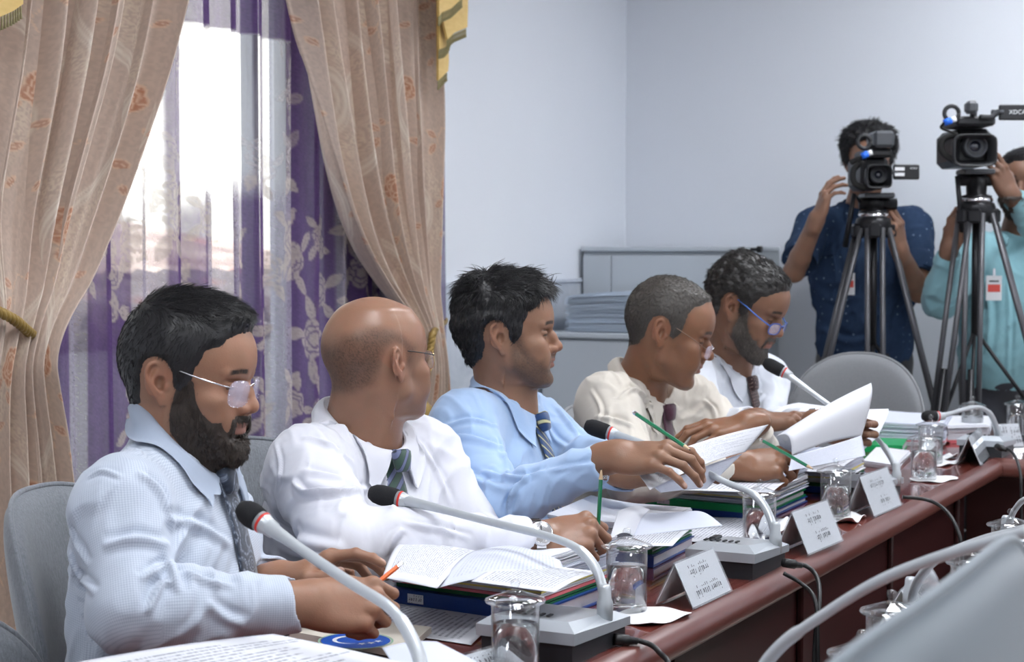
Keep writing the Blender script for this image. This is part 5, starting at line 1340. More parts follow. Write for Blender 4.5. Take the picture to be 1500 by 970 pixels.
def chair(loc, yaw, label, m=None, top=1.0, w=.50, group='grey fabric meeting chairs', cat='chair', lean=.16, arms=True, bowed=.10, hb=.52, expo=3.0):
    """local: faces +x"""
    m = m or M_HEATHER; root = empty('meeting_chair', loc, yaw); tag(root, label, cat, group)
    nx, nz = 40, 34; V = []; F = []; z0 = top-hb
    for side in (0, 1):
        for j in range(nz+1):
            t_ = j/nz*2-1
            for i in range(nx+1):
                s = i/nx*2-1
                # square to rounded rectangle
                q = max(abs(s), abs(t_)); 
                if q > 0:
                    e = (abs(s/q)**expo+abs(t_/q)**expo)**(1/expo) if q > 0 else 1; ss, tt = s/e*1., t_/e*1.
                else: ss = tt = 0
                y = ss*w/2; z = z0+hb/2+tt*hb/2; rim = (1-max(abs(s), abs(t_))**6)**.5
                x = -(z-z0)*lean+bowed*(2*y/w)**2*.9-.0; th = .028*rim
                V.append((x+(th if side else -th), y*(1+.0), z))
    n1 = (nx+1)*(nz+1)
    for j in range(nz):
        for i in range(nx):
            a = j*(nx+1)+i; F.append((a, a+1, a+nx+2, a+nx+1)); F.append((n1+a, n1+a+nx+1, n1+a+nx+2, n1+a+1))
    link('backrest', np_mesh('backrest', V, F, m), root)
    edge = []
    for k in range(80):
        a = 2*PI*k/80; c, s_ = math.cos(a), math.sin(a); e = (abs(c)**expo+abs(s_)**expo)**(1/expo); y = c/e*w/2; z = z0+hb/2+s_/e*hb/2; edge.append(np.array([-(z-z0)*lean+bowed*(2*y/w)**2*.9, y, z]))
    MB().tube(edge+edge[:2], .0045, 8).build('piping', m, root, True)
    S = Field(); S.loft((.23, 0, .42), (1, 0, 0), (0, 1, 0), (0, 0, 1), [(-.045, .215, .215, .225), (-.02, .24, .24, .25), (.03, .24, .24, .25), (.05, .20, .20, .21)], k=0, e=4); Vs, Fs = S.mesh(.010); link('seat', np_mesh('seat', Vs, Fs, m), root)
    MB().tube([(.2, 0, .08), (.2, 0, .38)], .028, 16).build('gas_column', M_BLACKM, root, True)
    for k in range(5):
        a = 2*PI*k/5+.3; d = np.array([math.cos(a), math.sin(a), 0]); leg = MB().tube([np.array([.2, 0, .10]), np.array([.2, 0, .085])+d*.28], [.022, .014], 10).build('base_leg', M_BLACKM, root, True)
        MB().tube([np.array([.2, 0, .03])+d*.28+np.cross(d, UZ)*-.018, np.array([.2, 0, .03])+d*.28+np.cross(d, UZ)*.018], .028, 14).build('castor', M_BLACKP, leg, True)
    MB().tube([(-.03, 0, z0+.05), (-.02, 0, .42), (.15, 0, .385)], [.02, .022, .02], 10).build('back_support', M_BLACKM, root, True)
    if arms:
        for s in (-1, 1):
            MB().tube(smooth_path([(.30, s*.23, .40), (.30, s*.285, .42), (.26, s*.295, .58), (.22, s*.29, .655)], 5), .012, 10).build('arm_post', M_BLACKM, root, True)
            S = Field(); S.cap((.10, s*.29, .668), (.34, s*.29, .668), .022, .020, k=0); S.ell((.2, s*.29, .668), (.15, .033, .016), k=.02); Vs, Fs = S.mesh(.006); link('arm_pad', np_mesh('arm_pad', Vs, Fs, M_ARM), root)
    return root
YN = ANG_N
if want('chairs'):
    def ch(px, py, d, yaw, label, **k): p = P(px, py, d); return chair((p[0], p[1], 0), yaw, label, **k)
    def chz(px_mid, d, yaw, label, **k): p = P(px_mid, 600, d); return chair((p[0], p[1], 0), yaw, label, **k)
    chz(140, 2.70, math.radians(-14), 'grey fabric chair behind the bearded person in the checked shirt', top=.955, w=.44, lean=.20, hb=.56)
    chz(352, 3.20, math.radians(-32), 'grey fabric chair behind the balding person in the white shirt', top=.975, w=.60, lean=.12, hb=.56)
    chz(640, 3.80, math.radians(-27), 'grey fabric chair hidden behind the person in the light blue shirt', top=.93, w=.48, lean=.10)
    chz(868, 4.42, math.radians(-30), 'light grey chair behind the person in the cream shirt', top=.935, w=.50, m=M_HEATHER_L, lean=.08)
    chz(1022, 4.86, math.radians(-30), 'grey chair hidden behind the person with blue glasses', top=.90, w=.48, lean=.05)
    chz(1256, 5.72, math.radians(-118), 'empty light grey chair at the head of the table, before the camera operators', top=.995, w=.47, m=M_HEATHER_L, lean=.08, bowed=.06, hb=.50, expo=2.3, arms=False)
    c = UN(1.22, -.295); chair((c[0], c[1], 0), YN+PI, 'grey chair back out of focus in the right foreground', top=1.092, w=.84, m=M_SLATE, lean=.02, hb=.62, bowed=.02, arms=False, expo=5.)
    chz(-100, 2.25, math.radians(-14), 'grey chair at the left edge, nearest of the row', top=.84, w=.46, lean=.1)
# ================================================================== table
M_MAHOG = mat('polished_mahogany', (.16, .035, .025), .10, spec=.6, coat=.5); t = NT(M_MAHOG); v = t.coord('Object', (1, 1, 1), (0, 0, -math.atan2(U[1], U[0]))); 
g = t.noise(t.coord('Object', (1, 1, 1)), 3, 4); w_ = t.n('ShaderNodeTexNoise'); w_.inputs['Scale'].default_value = 14; w_.inputs['Detail'].default_value = 5
mp = t.n('ShaderNodeMapping'); mp.inputs['Rotation'].default_value = (0, 0, -math.atan2(U[1], U[0])); tc = t.n('ShaderNodeTexCoord'); t.l(tc.outputs['Object'], mp.inputs[0]); mp2 = t.n('ShaderNodeMapping'); mp2.inputs['Scale'].default_value = (.35, 8, 8); t.l(mp.outputs[0], mp2.inputs[0]); t.l(mp2.outputs[0], w_.inputs['Vector'])
t.base(t.ramp(w_.outputs[0], [(.3, (.075, .016, .013)), (.5, (.14, .032, .024)), (.7, (.20, .052, .036))]))
M_MOULD = mat('satin_mahogany_edge', (.125, .042, .034), .28, spec=.5)
M_MAHOG_D = mat('dark_mahogany_panel', (.035, .009, .009), .35, spec=.4)
NE = -.975; NO = -1.51; UE = 4.90; UO = 5.45; TH = .052
def slab_profile(): return [(0, -TH), (.012, -TH), (.026, -TH+.006), (.030, -TH+.014), (.028, -.020), (.016, -.004), (0, 0)]
if want('table'):
    def tabletop(root, u0, u1, n0, n1, sides, name='tabletop'):
        """flat slab with a rounded moulding on the listed sides"""
        mb = MB(); b_ = np.array(root.location); R = None
        a = .030; uu0 = u0+(a if 'u0' in sides else 0); uu1 = u1-(a if 'u1' in sides else 0); nn0 = n0+(a if 'n0' in sides else 0); nn1 = n1-(a if 'n1' in sides else 0)
        uvbox(mb, uu0, uu1, nn0, nn1, TZ-TH, TZ)
        mb.v = [tuple(np.array(v)-b_) for v in mb.v]; return mb.build(name, M_MAHOG, root)
    def mould(root, pts, outs, name='edge_moulding'):
        pr = slab_profile(); V = []; F = []; b_ = np.array(root.location)
        for p, o in zip(pts, outs):
            for x, z in pr: V.append(np.asarray(p)+np.asarray(o)*x+UZ*(TZ+z)-b_)
        k = len(pr)
        for i in range(len(pts)-1):
            for j in range(k-1): F.append((i*k+j, (i+1)*k+j, (i+1)*k+j+1, i*k+j+1))
        F.append(tuple(range(k))); F.append(tuple((len(pts)-1)*k+j for j in range(k))[::-1])
        me = np_mesh(name, V, F, M_MOULD); me.set_sharp_from_angle(angle=math.radians(50)); link(name, me, root)
    # the run where the five sit, and the end across
    root = empty('meeting_table', UN(2.5, (NE+NO)/2, 0)); tag(root, 'long polished mahogany table in front of the five seated people', 'table'); b_ = np.array(root.location)
    tabletop(root, 0.2, UO, NO, NE, ('n1', 'n0', 'u1', 'u0'))
    e1 = NE-.030
    mould(root, [UN(.2, e1), UN(UE-.0, e1), UN(UE+.0, e1), ], [N, N, N])
    mould(root, [UN(UO-.03, NO+.03), UN(.23, NO+.03)], [-N, -N])
    ap = MB(); uvbox(ap, .3, UE+.10, NE-.16, NE-.13, .03, TZ-TH); ap.v = [tuple(np.array(v)-b_) for v in ap.v]; ap.build('front_panel', M_MAHOG_D, root)
    for k in range(7):
        u = .55+k*.72; q = MB(); uvbox(q, u, u+.06, NE-.13, NE-.115, .03, TZ-TH, .004); q.v = [tuple(np.array(v)-b_) for v in q.v]; q.build('panel_rib', M_MAHOG_D, root)
    r2 = empty('meeting_table', UN((UE+UO)/2, .3, 0)); tag(r2, 'far end of the mahogany meeting table, crossing below the camera operators', 'table'); b_ = np.array(r2.location)
    tabletop(r2, UE, UO, NE-.030, 1.2, ('u0', 'u1'))
    mould(r2, [UN(UE+.03, NE-.03), UN(UE+.03, 1.2)], [-U, -U])
    ap = MB(); uvbox(ap, UE+.13, UE+.16, NE-.13, 1.1, .03, TZ-TH); ap.v = [tuple(np.array(v)-b_) for v in ap.v]; ap.build('front_panel', M_MAHOG_D, r2)
    r3 = empty('meeting_table', UN(1.6, -.47, 0)); tag(r3, 'near side of the mahogany table under the foreground glasses', 'table'); b_ = np.array(r3.location)
    tabletop(r3, .2, 3.6, -.60, -.345, ('n0', 'n1'))
    mould(r3, [UN(3.6, -.57), UN(.2, -.57)], [-N, -N]); mould(r3, [UN(.2, -.375), UN(3.6, -.375)], [N, N])
    ap = MB(); uvbox(ap, .3, 3.5, -.47, -.44, .03, TZ-TH); ap.v = [tuple(np.array(v)-b_) for v in ap.v]; ap.build('front_panel', M_MAHOG_D, r3)
# ================================================================== microphones
M_MICSTEM = mat('pearl_grey_gooseneck', (.50, .53, .56), .32, .3); M_MICTOP = mat('silver_plastic', (.44, .47, .51), .34, .35); M_FOAM = mat('black_foam', (.012, .012, .014), .95); t = NT(M_FOAM); t.bump(t.noise(t.coord('Object'), 900, 2), .6, .002)
M_RED = mat('red_ring_light', (.60, .03, .02), .4, emis=((1., .10, .05), .02)); M_MICBODY = mat('charcoal_plastic', (.018, .020, .024), .45)
def mic(label, base, zb, stem, d_foam, foam, foot, foot_h=(.060, .046), sr=.0062, fr=.0165, ring=True, group='gooseneck conference microphones'):
    """base: stem foot pixel; stem: pixels from the foot to the red ring; foam: its far tip; foot: (u-length, n-width, u-offset, n-offset)"""
    b3 = PZ(*base, zb); root = empty('conference_microphone', (b3[0], b3[1], TZ)); tag(root, label, 'microphone', group); o = np.array(root.location)
    d0 = b3[1]; n = len(stem); cum = [0]; prev = base
    for s in stem: cum.append(cum[-1]+math.hypot(s[0]-prev[0], s[1]-prev[1])); prev = s
    pts = [b3-o]
    for k, s in enumerate(stem):
        f = cum[k+1]/cum[-1]; pts.append(P(s[0], s[1], d0+(d_foam-d0)*f**1.15)-o)
    sp = smooth_path(pts, 8); m = len(sp)
    rr = [sr*(1.25 if i < m*.36 else 1.0)*(1 if i < m*.8 else 1+.55*((i-m*.8)/(m*.2))) for i in range(m)]
    MB().tube(sp, rr, 16).build('gooseneck', M_MICSTEM, root, True)
    MB().lathe([(.012, -.012), (.012, .018), (.0095, .024), (.009, .040), (.007, .044)], b3-o, 20).build('stem_socket', M_MICSTEM, root, True)
    a = pts[-1]; e = P(foam[0], foam[1], d_foam+(0.02 if d_foam > d0 else -.01))-o; d = norm_(e-a); R = hand_frame((0, 0, 0), d, (0, .2, 1))[0]@np.array([[0, 0, 1.], [1, 0, 0], [0, 1, 0]])
    if ring:
        MB().lathe([(sr*1.55, -.016), (fr*.72, -.004), (fr*.82, .0), (fr*.82, .010)], a, 20, R).build('head_collar', M_MICSTEM, root, True)
        MB().lathe([(fr*.83, .002), (fr*.87, .0028), (fr*.87, .0052), (fr*.83, .006)], a, 24, R).build('red_light_ring', M_RED, root, True)
        L = np.linalg.norm(e-a); fo = MB().lathe([(fr*.6, .009), (fr*.95, .011), (fr, .018), (fr*1.02, L-.022), (fr*.92, L-.012), (fr*.62, L-.003), (0, L)], a, 28, R).build('foam_windscreen', M_FOAM, root, True)
    # foot
    ul, nw, uo, no = foot; hb, hf = foot_h
    def fn(u, n, z): return UN(u, n, z)
    c = UN(*to_un(b3)[::1])  # position along/across
    cu, cn = to_un(b3); V = []
    body = MB(); 
    pr = [(-ul/2, 0), (ul/2, 0), (ul/2, hf*.55), (-ul/2, hb*.55)]
    for nn in (-nw/2, nw/2):
        for u, z in pr: V.append(UN(cu+uo+u, cn+no+nn, TZ+z)-o)
    body.add(V, [(0, 1, 2, 3)[::-1], (4, 5, 6, 7), (0, 1, 5, 4), (1, 2, 6, 5), (2, 3, 7, 6), (3, 0, 4, 7)]); body.build('foot_body', M_MICBODY, root)
    e_ = .006; V = []
    for (du, dn, z0, z1) in ((e_, e_, .52, None),):
        lo = [(-ul/2-e_, hb*.52), (ul/2+e_, hf*.52)]
        base4 = [UN(cu+uo+s*(ul/2+e_), cn+no+q*(nw/2+e_), TZ+(hb if s < 0 else hf)*.52)-o for s in (-1, 1) for q in (-1, 1)]
        mid4 = [UN(cu+uo+s*(ul/2+e_), cn+no+q*(nw/2+e_), TZ+(hb if s < 0 else hf)*.80)-o for s in (-1, 1) for q in (-1, 1)]
        top4 = [UN(cu+uo+s*(ul/2-.012), cn+no+q*(nw/2-.012), TZ+(hb if s < 0 else hf)*1.0)-o for s in (-1, 1) for q in (-1, 1)]
        V = base4+mid4+top4; q = [(0, 1, 3, 2), (8, 9, 11, 10)]
        for k in (0, 4): q += [(k+0, k+1, k+5, k+4), (k+1, k+3, k+7, k+5), (k+3, k+2, k+6, k+7), (k+2, k+0, k+4, k+6)]
        MB().add(V, q).build('silver_cover', M_MICTOP, root)
    bt = MB(); uvbox(bt, cu+uo-.035, cu+uo+.0, cn+no-.045, cn+no-.030, TZ+hb*.93, TZ+hb*.93+.006, .002); bt.v = [tuple(np.array(v)-o) for v in bt.v]; bt.build('talk_button', M_MICBODY, root)
    gr = MB()
    for k in range(6):
        uvbox(gr, cu+uo-.06, cu+uo-.045, cn+no-.045+k*.012, cn+no-.040+k*.012, TZ+hb*.99, TZ+hb*.99+.002)
    gr.v = [tuple(np.array(v)-o) for v in gr.v]; gr.build('speaker_slots', M_MICBODY, root)
    return root
def cable(px, label, r=.0042, plug=True, d0=None, group='black microphone cables'):
    """px: (x, y, depth) along the cable"""
    pts = [P(*q) for q in px]; root = empty('microphone_cable', pts[-1]*np.array([1, 1, 0])); tag(root, label, 'cable', group); o = np.array(root.location)
    MB().tube([p-o for p in smooth_path(pts, 8)], r, 10).build('cord', M_BLACKP, root, True)
    if plug:
        d = norm_(pts[1]-pts[0]); MB().tube([pts[0]-o-d*.006, pts[0]-o+d*.018, pts[0]-o+d*.020, pts[0]-o+d*.034], [.0085, .0085, .0065, .0052], 14).build('plug', M_BLACKP, root, True)
    return root
if want('mics'):
    ft = (.185, .145, -.035, -.055)
    mic('grey gooseneck microphone in front of the bearded person, its foam head by his tie', (612, 1075), .79, [(618, 985), (600, 930), (570, 890), (520, 858), (470, 825), (420, 790), (388, 768)], 2.17, (350, 742), ft, sr=.0068)
    mic('grey gooseneck microphone with foam head before the green striped tie', (886, 900), .80, [(884, 868), (872, 832), (845, 803), (800, 785), (740, 770), (680, 755), (630, 742), (590, 733)], 2.76, (540, 721), (.185, .145, -.035, -.065))
    mic('grey gooseneck microphone with foam head beside the light blue cuff', (1136, 800), .79, [(1132, 770), (1120, 742), (1100, 722), (1062, 706), (1020, 684), (970, 660), (930, 646), (897, 636)], 3.42, (856, 622), (.18, .12, -.05, -.055))
    mic('grey gooseneck microphone with foam head below the bowed bearded face', (1313, 704), .785, [(1311, 684), (1302, 665), (1284, 642), (1250, 618), (1210, 590), (1180, 568), (1151, 547)], 4.25, (1118, 529), (.18, .12, -.05, -.06))
    mic('grey gooseneck microphone at the far end of the table, curving low over the papers', (1462, 645), .785, [(1460, 628), (1450, 606), (1434, 597), (1412, 600), (1392, 606), (1376, 610)], 4.75, (1350, 610), (.17, .12, -.06, -.02))
    # the ones of the near side, out of focus
    mic('nearest grey gooseneck, rising from the bottom right foreground', (1095, 1075), .80, [(1108, 1000), (1140, 950), (1200, 905), (1290, 850), (1400, 808), (1520, 775), (1640, 740)], 1.60, (1700, 725), (.17, .12, 0, .05), sr=.0058)
    mic('blurred grey gooseneck arching over the foreground glasses', (1334, 888), .80, [(1340, 862), (1354, 838), (1385, 812), (1440, 790), (1500, 775), (1600, 745)], 2.0, (1660, 730), (.16, .11, .02, .05), sr=.0055)
    mic('short blurred grey gooseneck at the right edge behind the glasses', (1474, 790), .80, [(1478, 768), (1488, 745), (1510, 728), (1600, 700)], 2.9, (1650, 690), (.16, .11, .02, .05), sr=.0055)
    cable([(905, 937, 2.50), (940, 940, 2.52), (965, 955, 2.50), (985, 1000, 2.45), (990, 1200, 2.45)], 'black cable plugged into the second microphone base')
    cable([(1152, 825, 3.06), (1182, 830, 3.08), (1198, 850, 3.04), (1200, 890, 2.98), (1194, 940, 2.97), (1190, 1060, 2.95)], 'black cable plugged into the third microphone base')
    cable([(1148, 840, 3.02), (1175, 856, 3.02), (1194, 880, 2.98), (1198, 940, 2.96), (1198, 1060, 2.95)], 'thin black cable hanging beside the plugged cable of the third microphone', plug=False, r=.0038)
    cable([(1322, 728, 3.80), (1360, 733, 3.80), (1385, 748, 3.75), (1402, 775, 3.70), (1409, 815, 3.68), (1412, 960, 3.68)], 'black cable falling over the table edge beyond the last near nameplate', plug=False)
    cable([(1462, 655, 4.55), (1482, 662, 4.50), (1494, 690, 4.40), (1496, 740, 4.38), (1498, 900, 4.38)], 'black cable at the far table corner')
# ================================================================== glasses of water
def thin_glass(name, tint=(.965, .975, .98), ior=1.45, rough=.0):
    m = bpy.data.materials.new(name); m.use_nodes = True; t = NT(m); nt = m.node_tree; nt.nodes.remove(t.b); out = nt.nodes['Material Output']
    lw = t.n('ShaderNodeLayerWeight'); lw.inputs[0].default_value = .5; f_ = t.math('ADD', t.math('MULTIPLY', t.math('POWER', lw.outputs['Facing'], 3.), .80), .07); tr = t.n('ShaderNodeBsdfTransparent'); tr.inputs[0].default_value = (*tint, 1); g = t.n('ShaderNodeBsdfGlossy'); g.inputs['Roughness'].default_value = rough
    mx = t.n('ShaderNodeMixShader'); t.l(f_, mx.inputs[0]); t.l(tr.outputs[0], mx.inputs[1]); t.l(g.outputs[0], mx.inputs[2]); t.l(mx.outputs[0], out.inputs[0]); return m
M_GLASS = thin_glass('clear_glass'); M_WATER = mat('water', (1, 1, 1), 0., trans=1., ior=1.33)
def cup(px, py, label, r=.0335, h=.100, lid=True, fill=.72, group='lidded water glasses', rot=0.):
    c = PZ(px, py, TZ+.0035); c[2] = TZ+.0032; root = empty('water_glass', c); tag(root, label, 'glass', group); t_ = .0016
    MB().lathe([(0, 0), (r*.94, 0), (r*.97, .002), (r, h), (r-t_*.5, h+.0008), (r-t_, h), (r*.97-t_, .010), (r*.85, .0075), (0, .0075)], n=48, close=False).build('tumbler', M_GLASS, root, True)
    MB().lathe([(0, .0076), (r*.86, .0077), (r*.97-t_-.0003, .0105), (r*.97-t_-.0003+(r*.03)*fill, h*fill), (0, h*fill)], n=48, close=False).build('water', M_WATER, root, True)
    if lid:
        R_ = r*1.22; l = MB().lathe([(0, h+.004), (r*.80, h+.003), (r*.84, h-.003), (r*.90, h-.003), (r*.92, h+.0018), (R_, h+.0020), (R_+.0012, h+.0042), (R_, h+.0062), (r*.85, h+.0105), (r*.35, h+.0165), (.0045, h+.0185), (.0040, h+.022), (.0065, h+.026), (.0068, h+.029), (.0045, h+.0325), (0, h+.0335)], n=48, close=False).build('glass_lid', M_GLASS, root, True)
    return root
M_TISSUE = mat('white_paper_tissue', (.86, .86, .88), .9)
def tissue(px, py, w, d, label, rot=0., h=.004, seed=0):
    c = PZ(px, py, TZ); rng = np.random.RandomState(seed); n = 26; V = []; F = []
    for j in range(n+1):
        for i in range(n+1):
            s, t_ = i/n*2-1, j/n*2-1; e = max((abs(s)**6+abs(t_)**6)**(1/6)/max(abs(s), abs(t_), 1e-9), .5); x = s/e*w/2; y = t_/e*d/2; rr = math.hypot(s, t_); zz = .0006+max(0, rr-.62)*h*2*(.5+.5*math.sin(5*math.atan2(t_, s)+seed)); V.append((x, y, zz))
    for j in range(n):
        for i in range(n): a = j*(n+1)+i; F.append((a, a+1, a+n+2, a+n+1))
    o = link('paper_tissue', np_mesh('paper_tissue', V, F, M_TISSUE), None, (c[0], c[1], TZ+.0008), (0, 0, rot)); md = o.modifiers.new('s', 'SOLIDIFY'); md.thickness = .0012; md.offset = 1; tag(o, label, 'tissue', 'folded tissues under the glasses'); return o
if want('cups'):
    cup(755, 990, 'lidded water glass beside the first microphone base, nearest on the long table'); cup(918, 893, 'lidded water glass at the open nameplate nearest the camera'); cup(1112, 800, 'lidded water glass behind the third gooseneck microphone'); cup(1224, 760, 'lidded water glass between two nameplates')
    cup(1353, 702, 'lidded water glass beyond the nameplates on its own tissue'); cup(1363, 678, 'lidded water glass just behind the one beyond the nameplates'); cup(1424, 643, 'lidded water glass before the paper pile at the table end'); cup(1490, 640, 'lidded water glass at the right edge of the table end')
    cup(1262, 1085, 'blurred lidded glass at the bottom right, nearest the camera'); cup(1305, 1010, 'blurred lidded glass under the nearest gooseneck'); cup(1424, 922, 'blurred lidded glass beside the arched gooseneck'); cup(1480, 856, 'blurred lidded glass at the right edge of the foreground')
    tissue(950, 905, .13, .10, 'folded tissue under the second glass', .9, seed=1); tissue(1232, 762, .12, .09, 'crumpled tissue under the glass between nameplates', 1.1, .012, 2); tissue(1368, 703, .13, .09, 'folded tissue under the glass beyond the nameplates', .9, .003, 3)
    tissue(1140, 780, .12, .09, 'crumpled tissue behind the third glass', .5, .014, 4); tissue(1376, 680, .13, .08, 'folded tissue under the rearmost pair glass', .9, .006, 5); tissue(1375, 672, .10, .06, 'rolled tissue at the far glasses', .4, .010, 6)
# ================================================================== nameplates
M_ACRYL = thin_glass('clear_acrylic', (.95, .96, .97), 1.4, .02); M_CARD = mat('white_card', (.84, .85, .88), .6); M_INK = mat('black_ink', (.04, .04, .06), .7)
def glyphs(mb, words, x0, y0, hgt, fn, seed):
    """one line of hooked, upright letters with small slanted marks above and below; x runs along the line"""
    rng = np.random.RandomState(seed); x = x0; st_ = hgt*.13; hgt = hgt*1.2; 
    def stroke(a, b, w=st_):
        a = np.array(a); b = np.array(b); d = b-a; L = np.hypot(*d)+1e-9; nn = np.array([-d[1], d[0]])/L*w/2
        V = [fn(*(a+nn)), fn(*(b+nn)), fn(*(b-nn)), fn(*(a-nn))]; mb.add(V, [(0, 1, 2, 3)])
    for wd in words:
        for k in range(wd):
            q = rng.randint(6); w = hgt*.46; y = y0
            if q == 0: stroke((x, y), (x+w*.3, y+hgt*.5)); stroke((x+w*.3, y+hgt*.5), (x, y+hgt*.5))
            elif q == 1: stroke((x+w*.2, y-hgt*.1), (x+w*.4, y+hgt*.45)); stroke((x, y), (x+w*.3, y+hgt*.1))
            elif q == 2: stroke((x, y), (x, y+hgt*.5)); stroke((x, y+hgt*.5), (x+w*.5, y+hgt*.35)); stroke((x+w*.5, y+hgt*.35), (x+w*.4, y))
            elif q == 3: stroke((x, y+hgt*.1), (x+w*.6, y+hgt*.1)); stroke((x+w*.6, y+hgt*.1), (x+w*.5, y+hgt*.5))
            elif q == 4: stroke((x, y+hgt*.4), (x+w*.4, y+hgt*.5)); stroke((x+w*.4, y+hgt*.5), (x+w*.2, y-hgt*.15))
            else: stroke((x, y), (x+w*.2, y+hgt*.5)); stroke((x+w*.35, y), (x+w*.5, y+hgt*.4))
            m_ = rng.randint(3)
            if m_ < 2: stroke((x+w*.1, y+hgt*.78), (x+w*.4, y+hgt*.92), st_*.9)
            if m_ == 1: stroke((x+w*.1, y+hgt*.95), (x+w*.4, y+hgt*1.08), st_*.9)
            if m_ == 2: stroke((x+w*.1, y-hgt*.38), (x+w*.35, y-hgt*.26), st_*.9)
            x += w*1.12
        x += hgt*.42
def nameplate(p0, p1, label, lines, ph=.086, dep=.035, back=.035, seed=1, flip=1, both=False):
    """p0, p1: pixels of the lower edge of the face, near and far end"""
    a = PZ(*p0, TZ+.001); b = PZ(*p1, TZ+.001); root = empty('nameplate', (a+b)/2); tag(root, label, 'nameplate', 'folded name cards in clear stands'); o = np.array(root.location)
    a = a-o; b = b-o; x = norm_(b-a); W = np.linalg.norm(b-a); nrm = np.array([x[1], -x[0], 0])*flip           # outward, towards us
    up = norm_(-nrm*dep+UZ*math.sqrt(max(ph**2-dep**2, 1e-6))); fo = norm_(np.cross(x, up)); fo = fo if fo@nrm > 0 else -fo
    ridge = a+up*ph; bk = norm_(-nrm*back-UZ*ridge[2])*1.; bL = math.hypot(back, ridge[2]); bn = norm_(np.cross(bk, x)); bn = bn if bn@nrm < 0 else -bn
    def slab(mb, o_, e1, L1, e2, L2, nn, t0, t1): V = [o_+e1*i*L1+e2*j*L2+nn*t for t in (t0, t1) for i in (0, 1) for j in (0, 1)]; mb.add(V, [(0, 1, 3, 2), (4, 6, 7, 5), (0, 4, 5, 1), (2, 3, 7, 6), (0, 2, 6, 4), (1, 5, 7, 3)])
    s = MB(); slab(s, a-x*.002, x, W+.004, up, ph+.002, fo, .0016, .0032); slab(s, a-x*.002, x, W+.004, up, ph, fo, -.0018, -.0004); slab(s, ridge, x, W, bk, bL, bn, 0, .0016); s.build('clear_stand', M_ACRYL, root)
    c = MB(); slab(c, a+up*.003, x, W, up, ph-.004, fo, 0, .0010); cd = c.build('name_card', M_CARD, root)
    c = MB(); slab(c, ridge+bk*.003+x*.003, x, W-.006, bk, bL-.006, bn, -.0016, -.0006); c.build('rear_card', M_CARD, root)
    g = MB()
    for words, x0, y0, h in lines: glyphs(g, words, x0*W, y0*ph, h*ph, lambda q, r: a+x*q+up*r+fo*.0036, seed+int(y0*100))
    g.build('lettering', M_INK, root)
    return root
if want('plates'):
    L1 = [((4, 6), .22, .66, .15), ((3, 4, 6), .18, .22, .15)]
    nameplate((1016, 893), (1071, 867), 'white nameplate nearest the camera, before the second glass', L1, ph=.080, seed=3)
    nameplate((1184, 814), (1234, 793), 'white nameplate between the third microphone and the fourth glass', [((3, 5), .28, .66, .15), ((3, 5), .36, .24, .15)], ph=.088, seed=8)
    nameplate((1281, 758), (1320, 741), 'white nameplate at the fourth microphone base', [((6, 5), .20, .66, .14), ((3, 4), .36, .24, .14)], ph=.094, seed=12)
    nameplate((1437, 683), (1452, 668), 'small nameplate seen edge-on near the far corner of the table', [((4, 4), .2, .6, .15)], ph=.085, seed=15)
    nameplate((1462, 657), (1500, 655), 'nameplate facing the camera at the right edge of the table end', [((3, 4), .25, .6, .2), ((4, 3), .3, .2, .2)], ph=.075, seed=18, dep=.03)
    nameplate((1352, 925), (1392, 885), 'blurred nameplate between the foreground glasses', [((3, 4), .25, .6, .2)], ph=.07, seed=21)
    nameplate((690, 1010), (772, 985), 'nameplate cut off by the bottom edge, beside the nearest glass', [((3, 4), .25, .6, .2)], ph=.05, seed=24)
# ================================================================== papers
def m_paper(name, c=(.67, .68, .73), text=.0, rows=26., seed=0., tint=None):
    m = mat(name, c, .75, spec=.25); t = NT(m)
    if text:
        a = t.n('ShaderNodeAttribute', attribute_name='puv'); s = t.n('ShaderNodeSeparateXYZ'); t.l(a.outputs['Vector'], s.inputs[0]); x, y = s.outputs[0], s.outputs[1]
        fr = t.math('FRACT', t.math('MULTIPLY', y, rows)); row = t.math('FLOOR', t.math('MULTIPLY', y, rows)); line = t.math('MULTIPLY', t.math('GREATER_THAN', fr, .35), t.math('LESS_THAN', fr, .80))
        cb = t.n('ShaderNodeCombineXYZ'); t.l(t.math('MULTIPLY', x, 110), cb.inputs[0]); t.l(t.math('MULTIPLY', row, 5.7), cb.inputs[1]); cb.inputs[2].default_value = seed; nz = t.noise(cb.outputs[0], 1., 2, .8)
        cb2 = t.n('ShaderNodeCombineXYZ'); t.l(t.math('MULTIPLY', row, 3.3), cb2.inputs[0]); cb2.inputs[1].default_value = seed+2; ln = t.math('ADD', t.math('MULTIPLY', t.noise(cb2.outputs[0], 1., 0), .9), .35)
        k = t.math('MULTIPLY', line, t.math('GREATER_THAN', nz, .47)); k = t.math('MULTIPLY', k, t.math('LESS_THAN', x, ln)); k = t.math('MULTIPLY', k, t.math('GREATER_THAN', x, .10)); k = t.math('MULTIPLY', k, t.math('GREATER_THAN', y, .08)); k = t.math('MULTIPLY', k, t.math('LESS_THAN', y, .92))
        t.base(t.mix(t.math('MULTIPLY', k, text), c, (.16, .17, .22)))
    return m
M_PAPER = m_paper('white_paper'); M_PAPER_B = m_paper('bluish_white_paper', (.60, .63, .73)); M_TEXT = m_paper('printed_page', text=.75, seed=1.3); M_TEXT2 = m_paper('printed_page_fine', text=.6, rows=34., seed=7.1); M_BACKP = m_paper('page_printed_through', (.61, .635, .73), text=.25, rows=30., seed=3.)
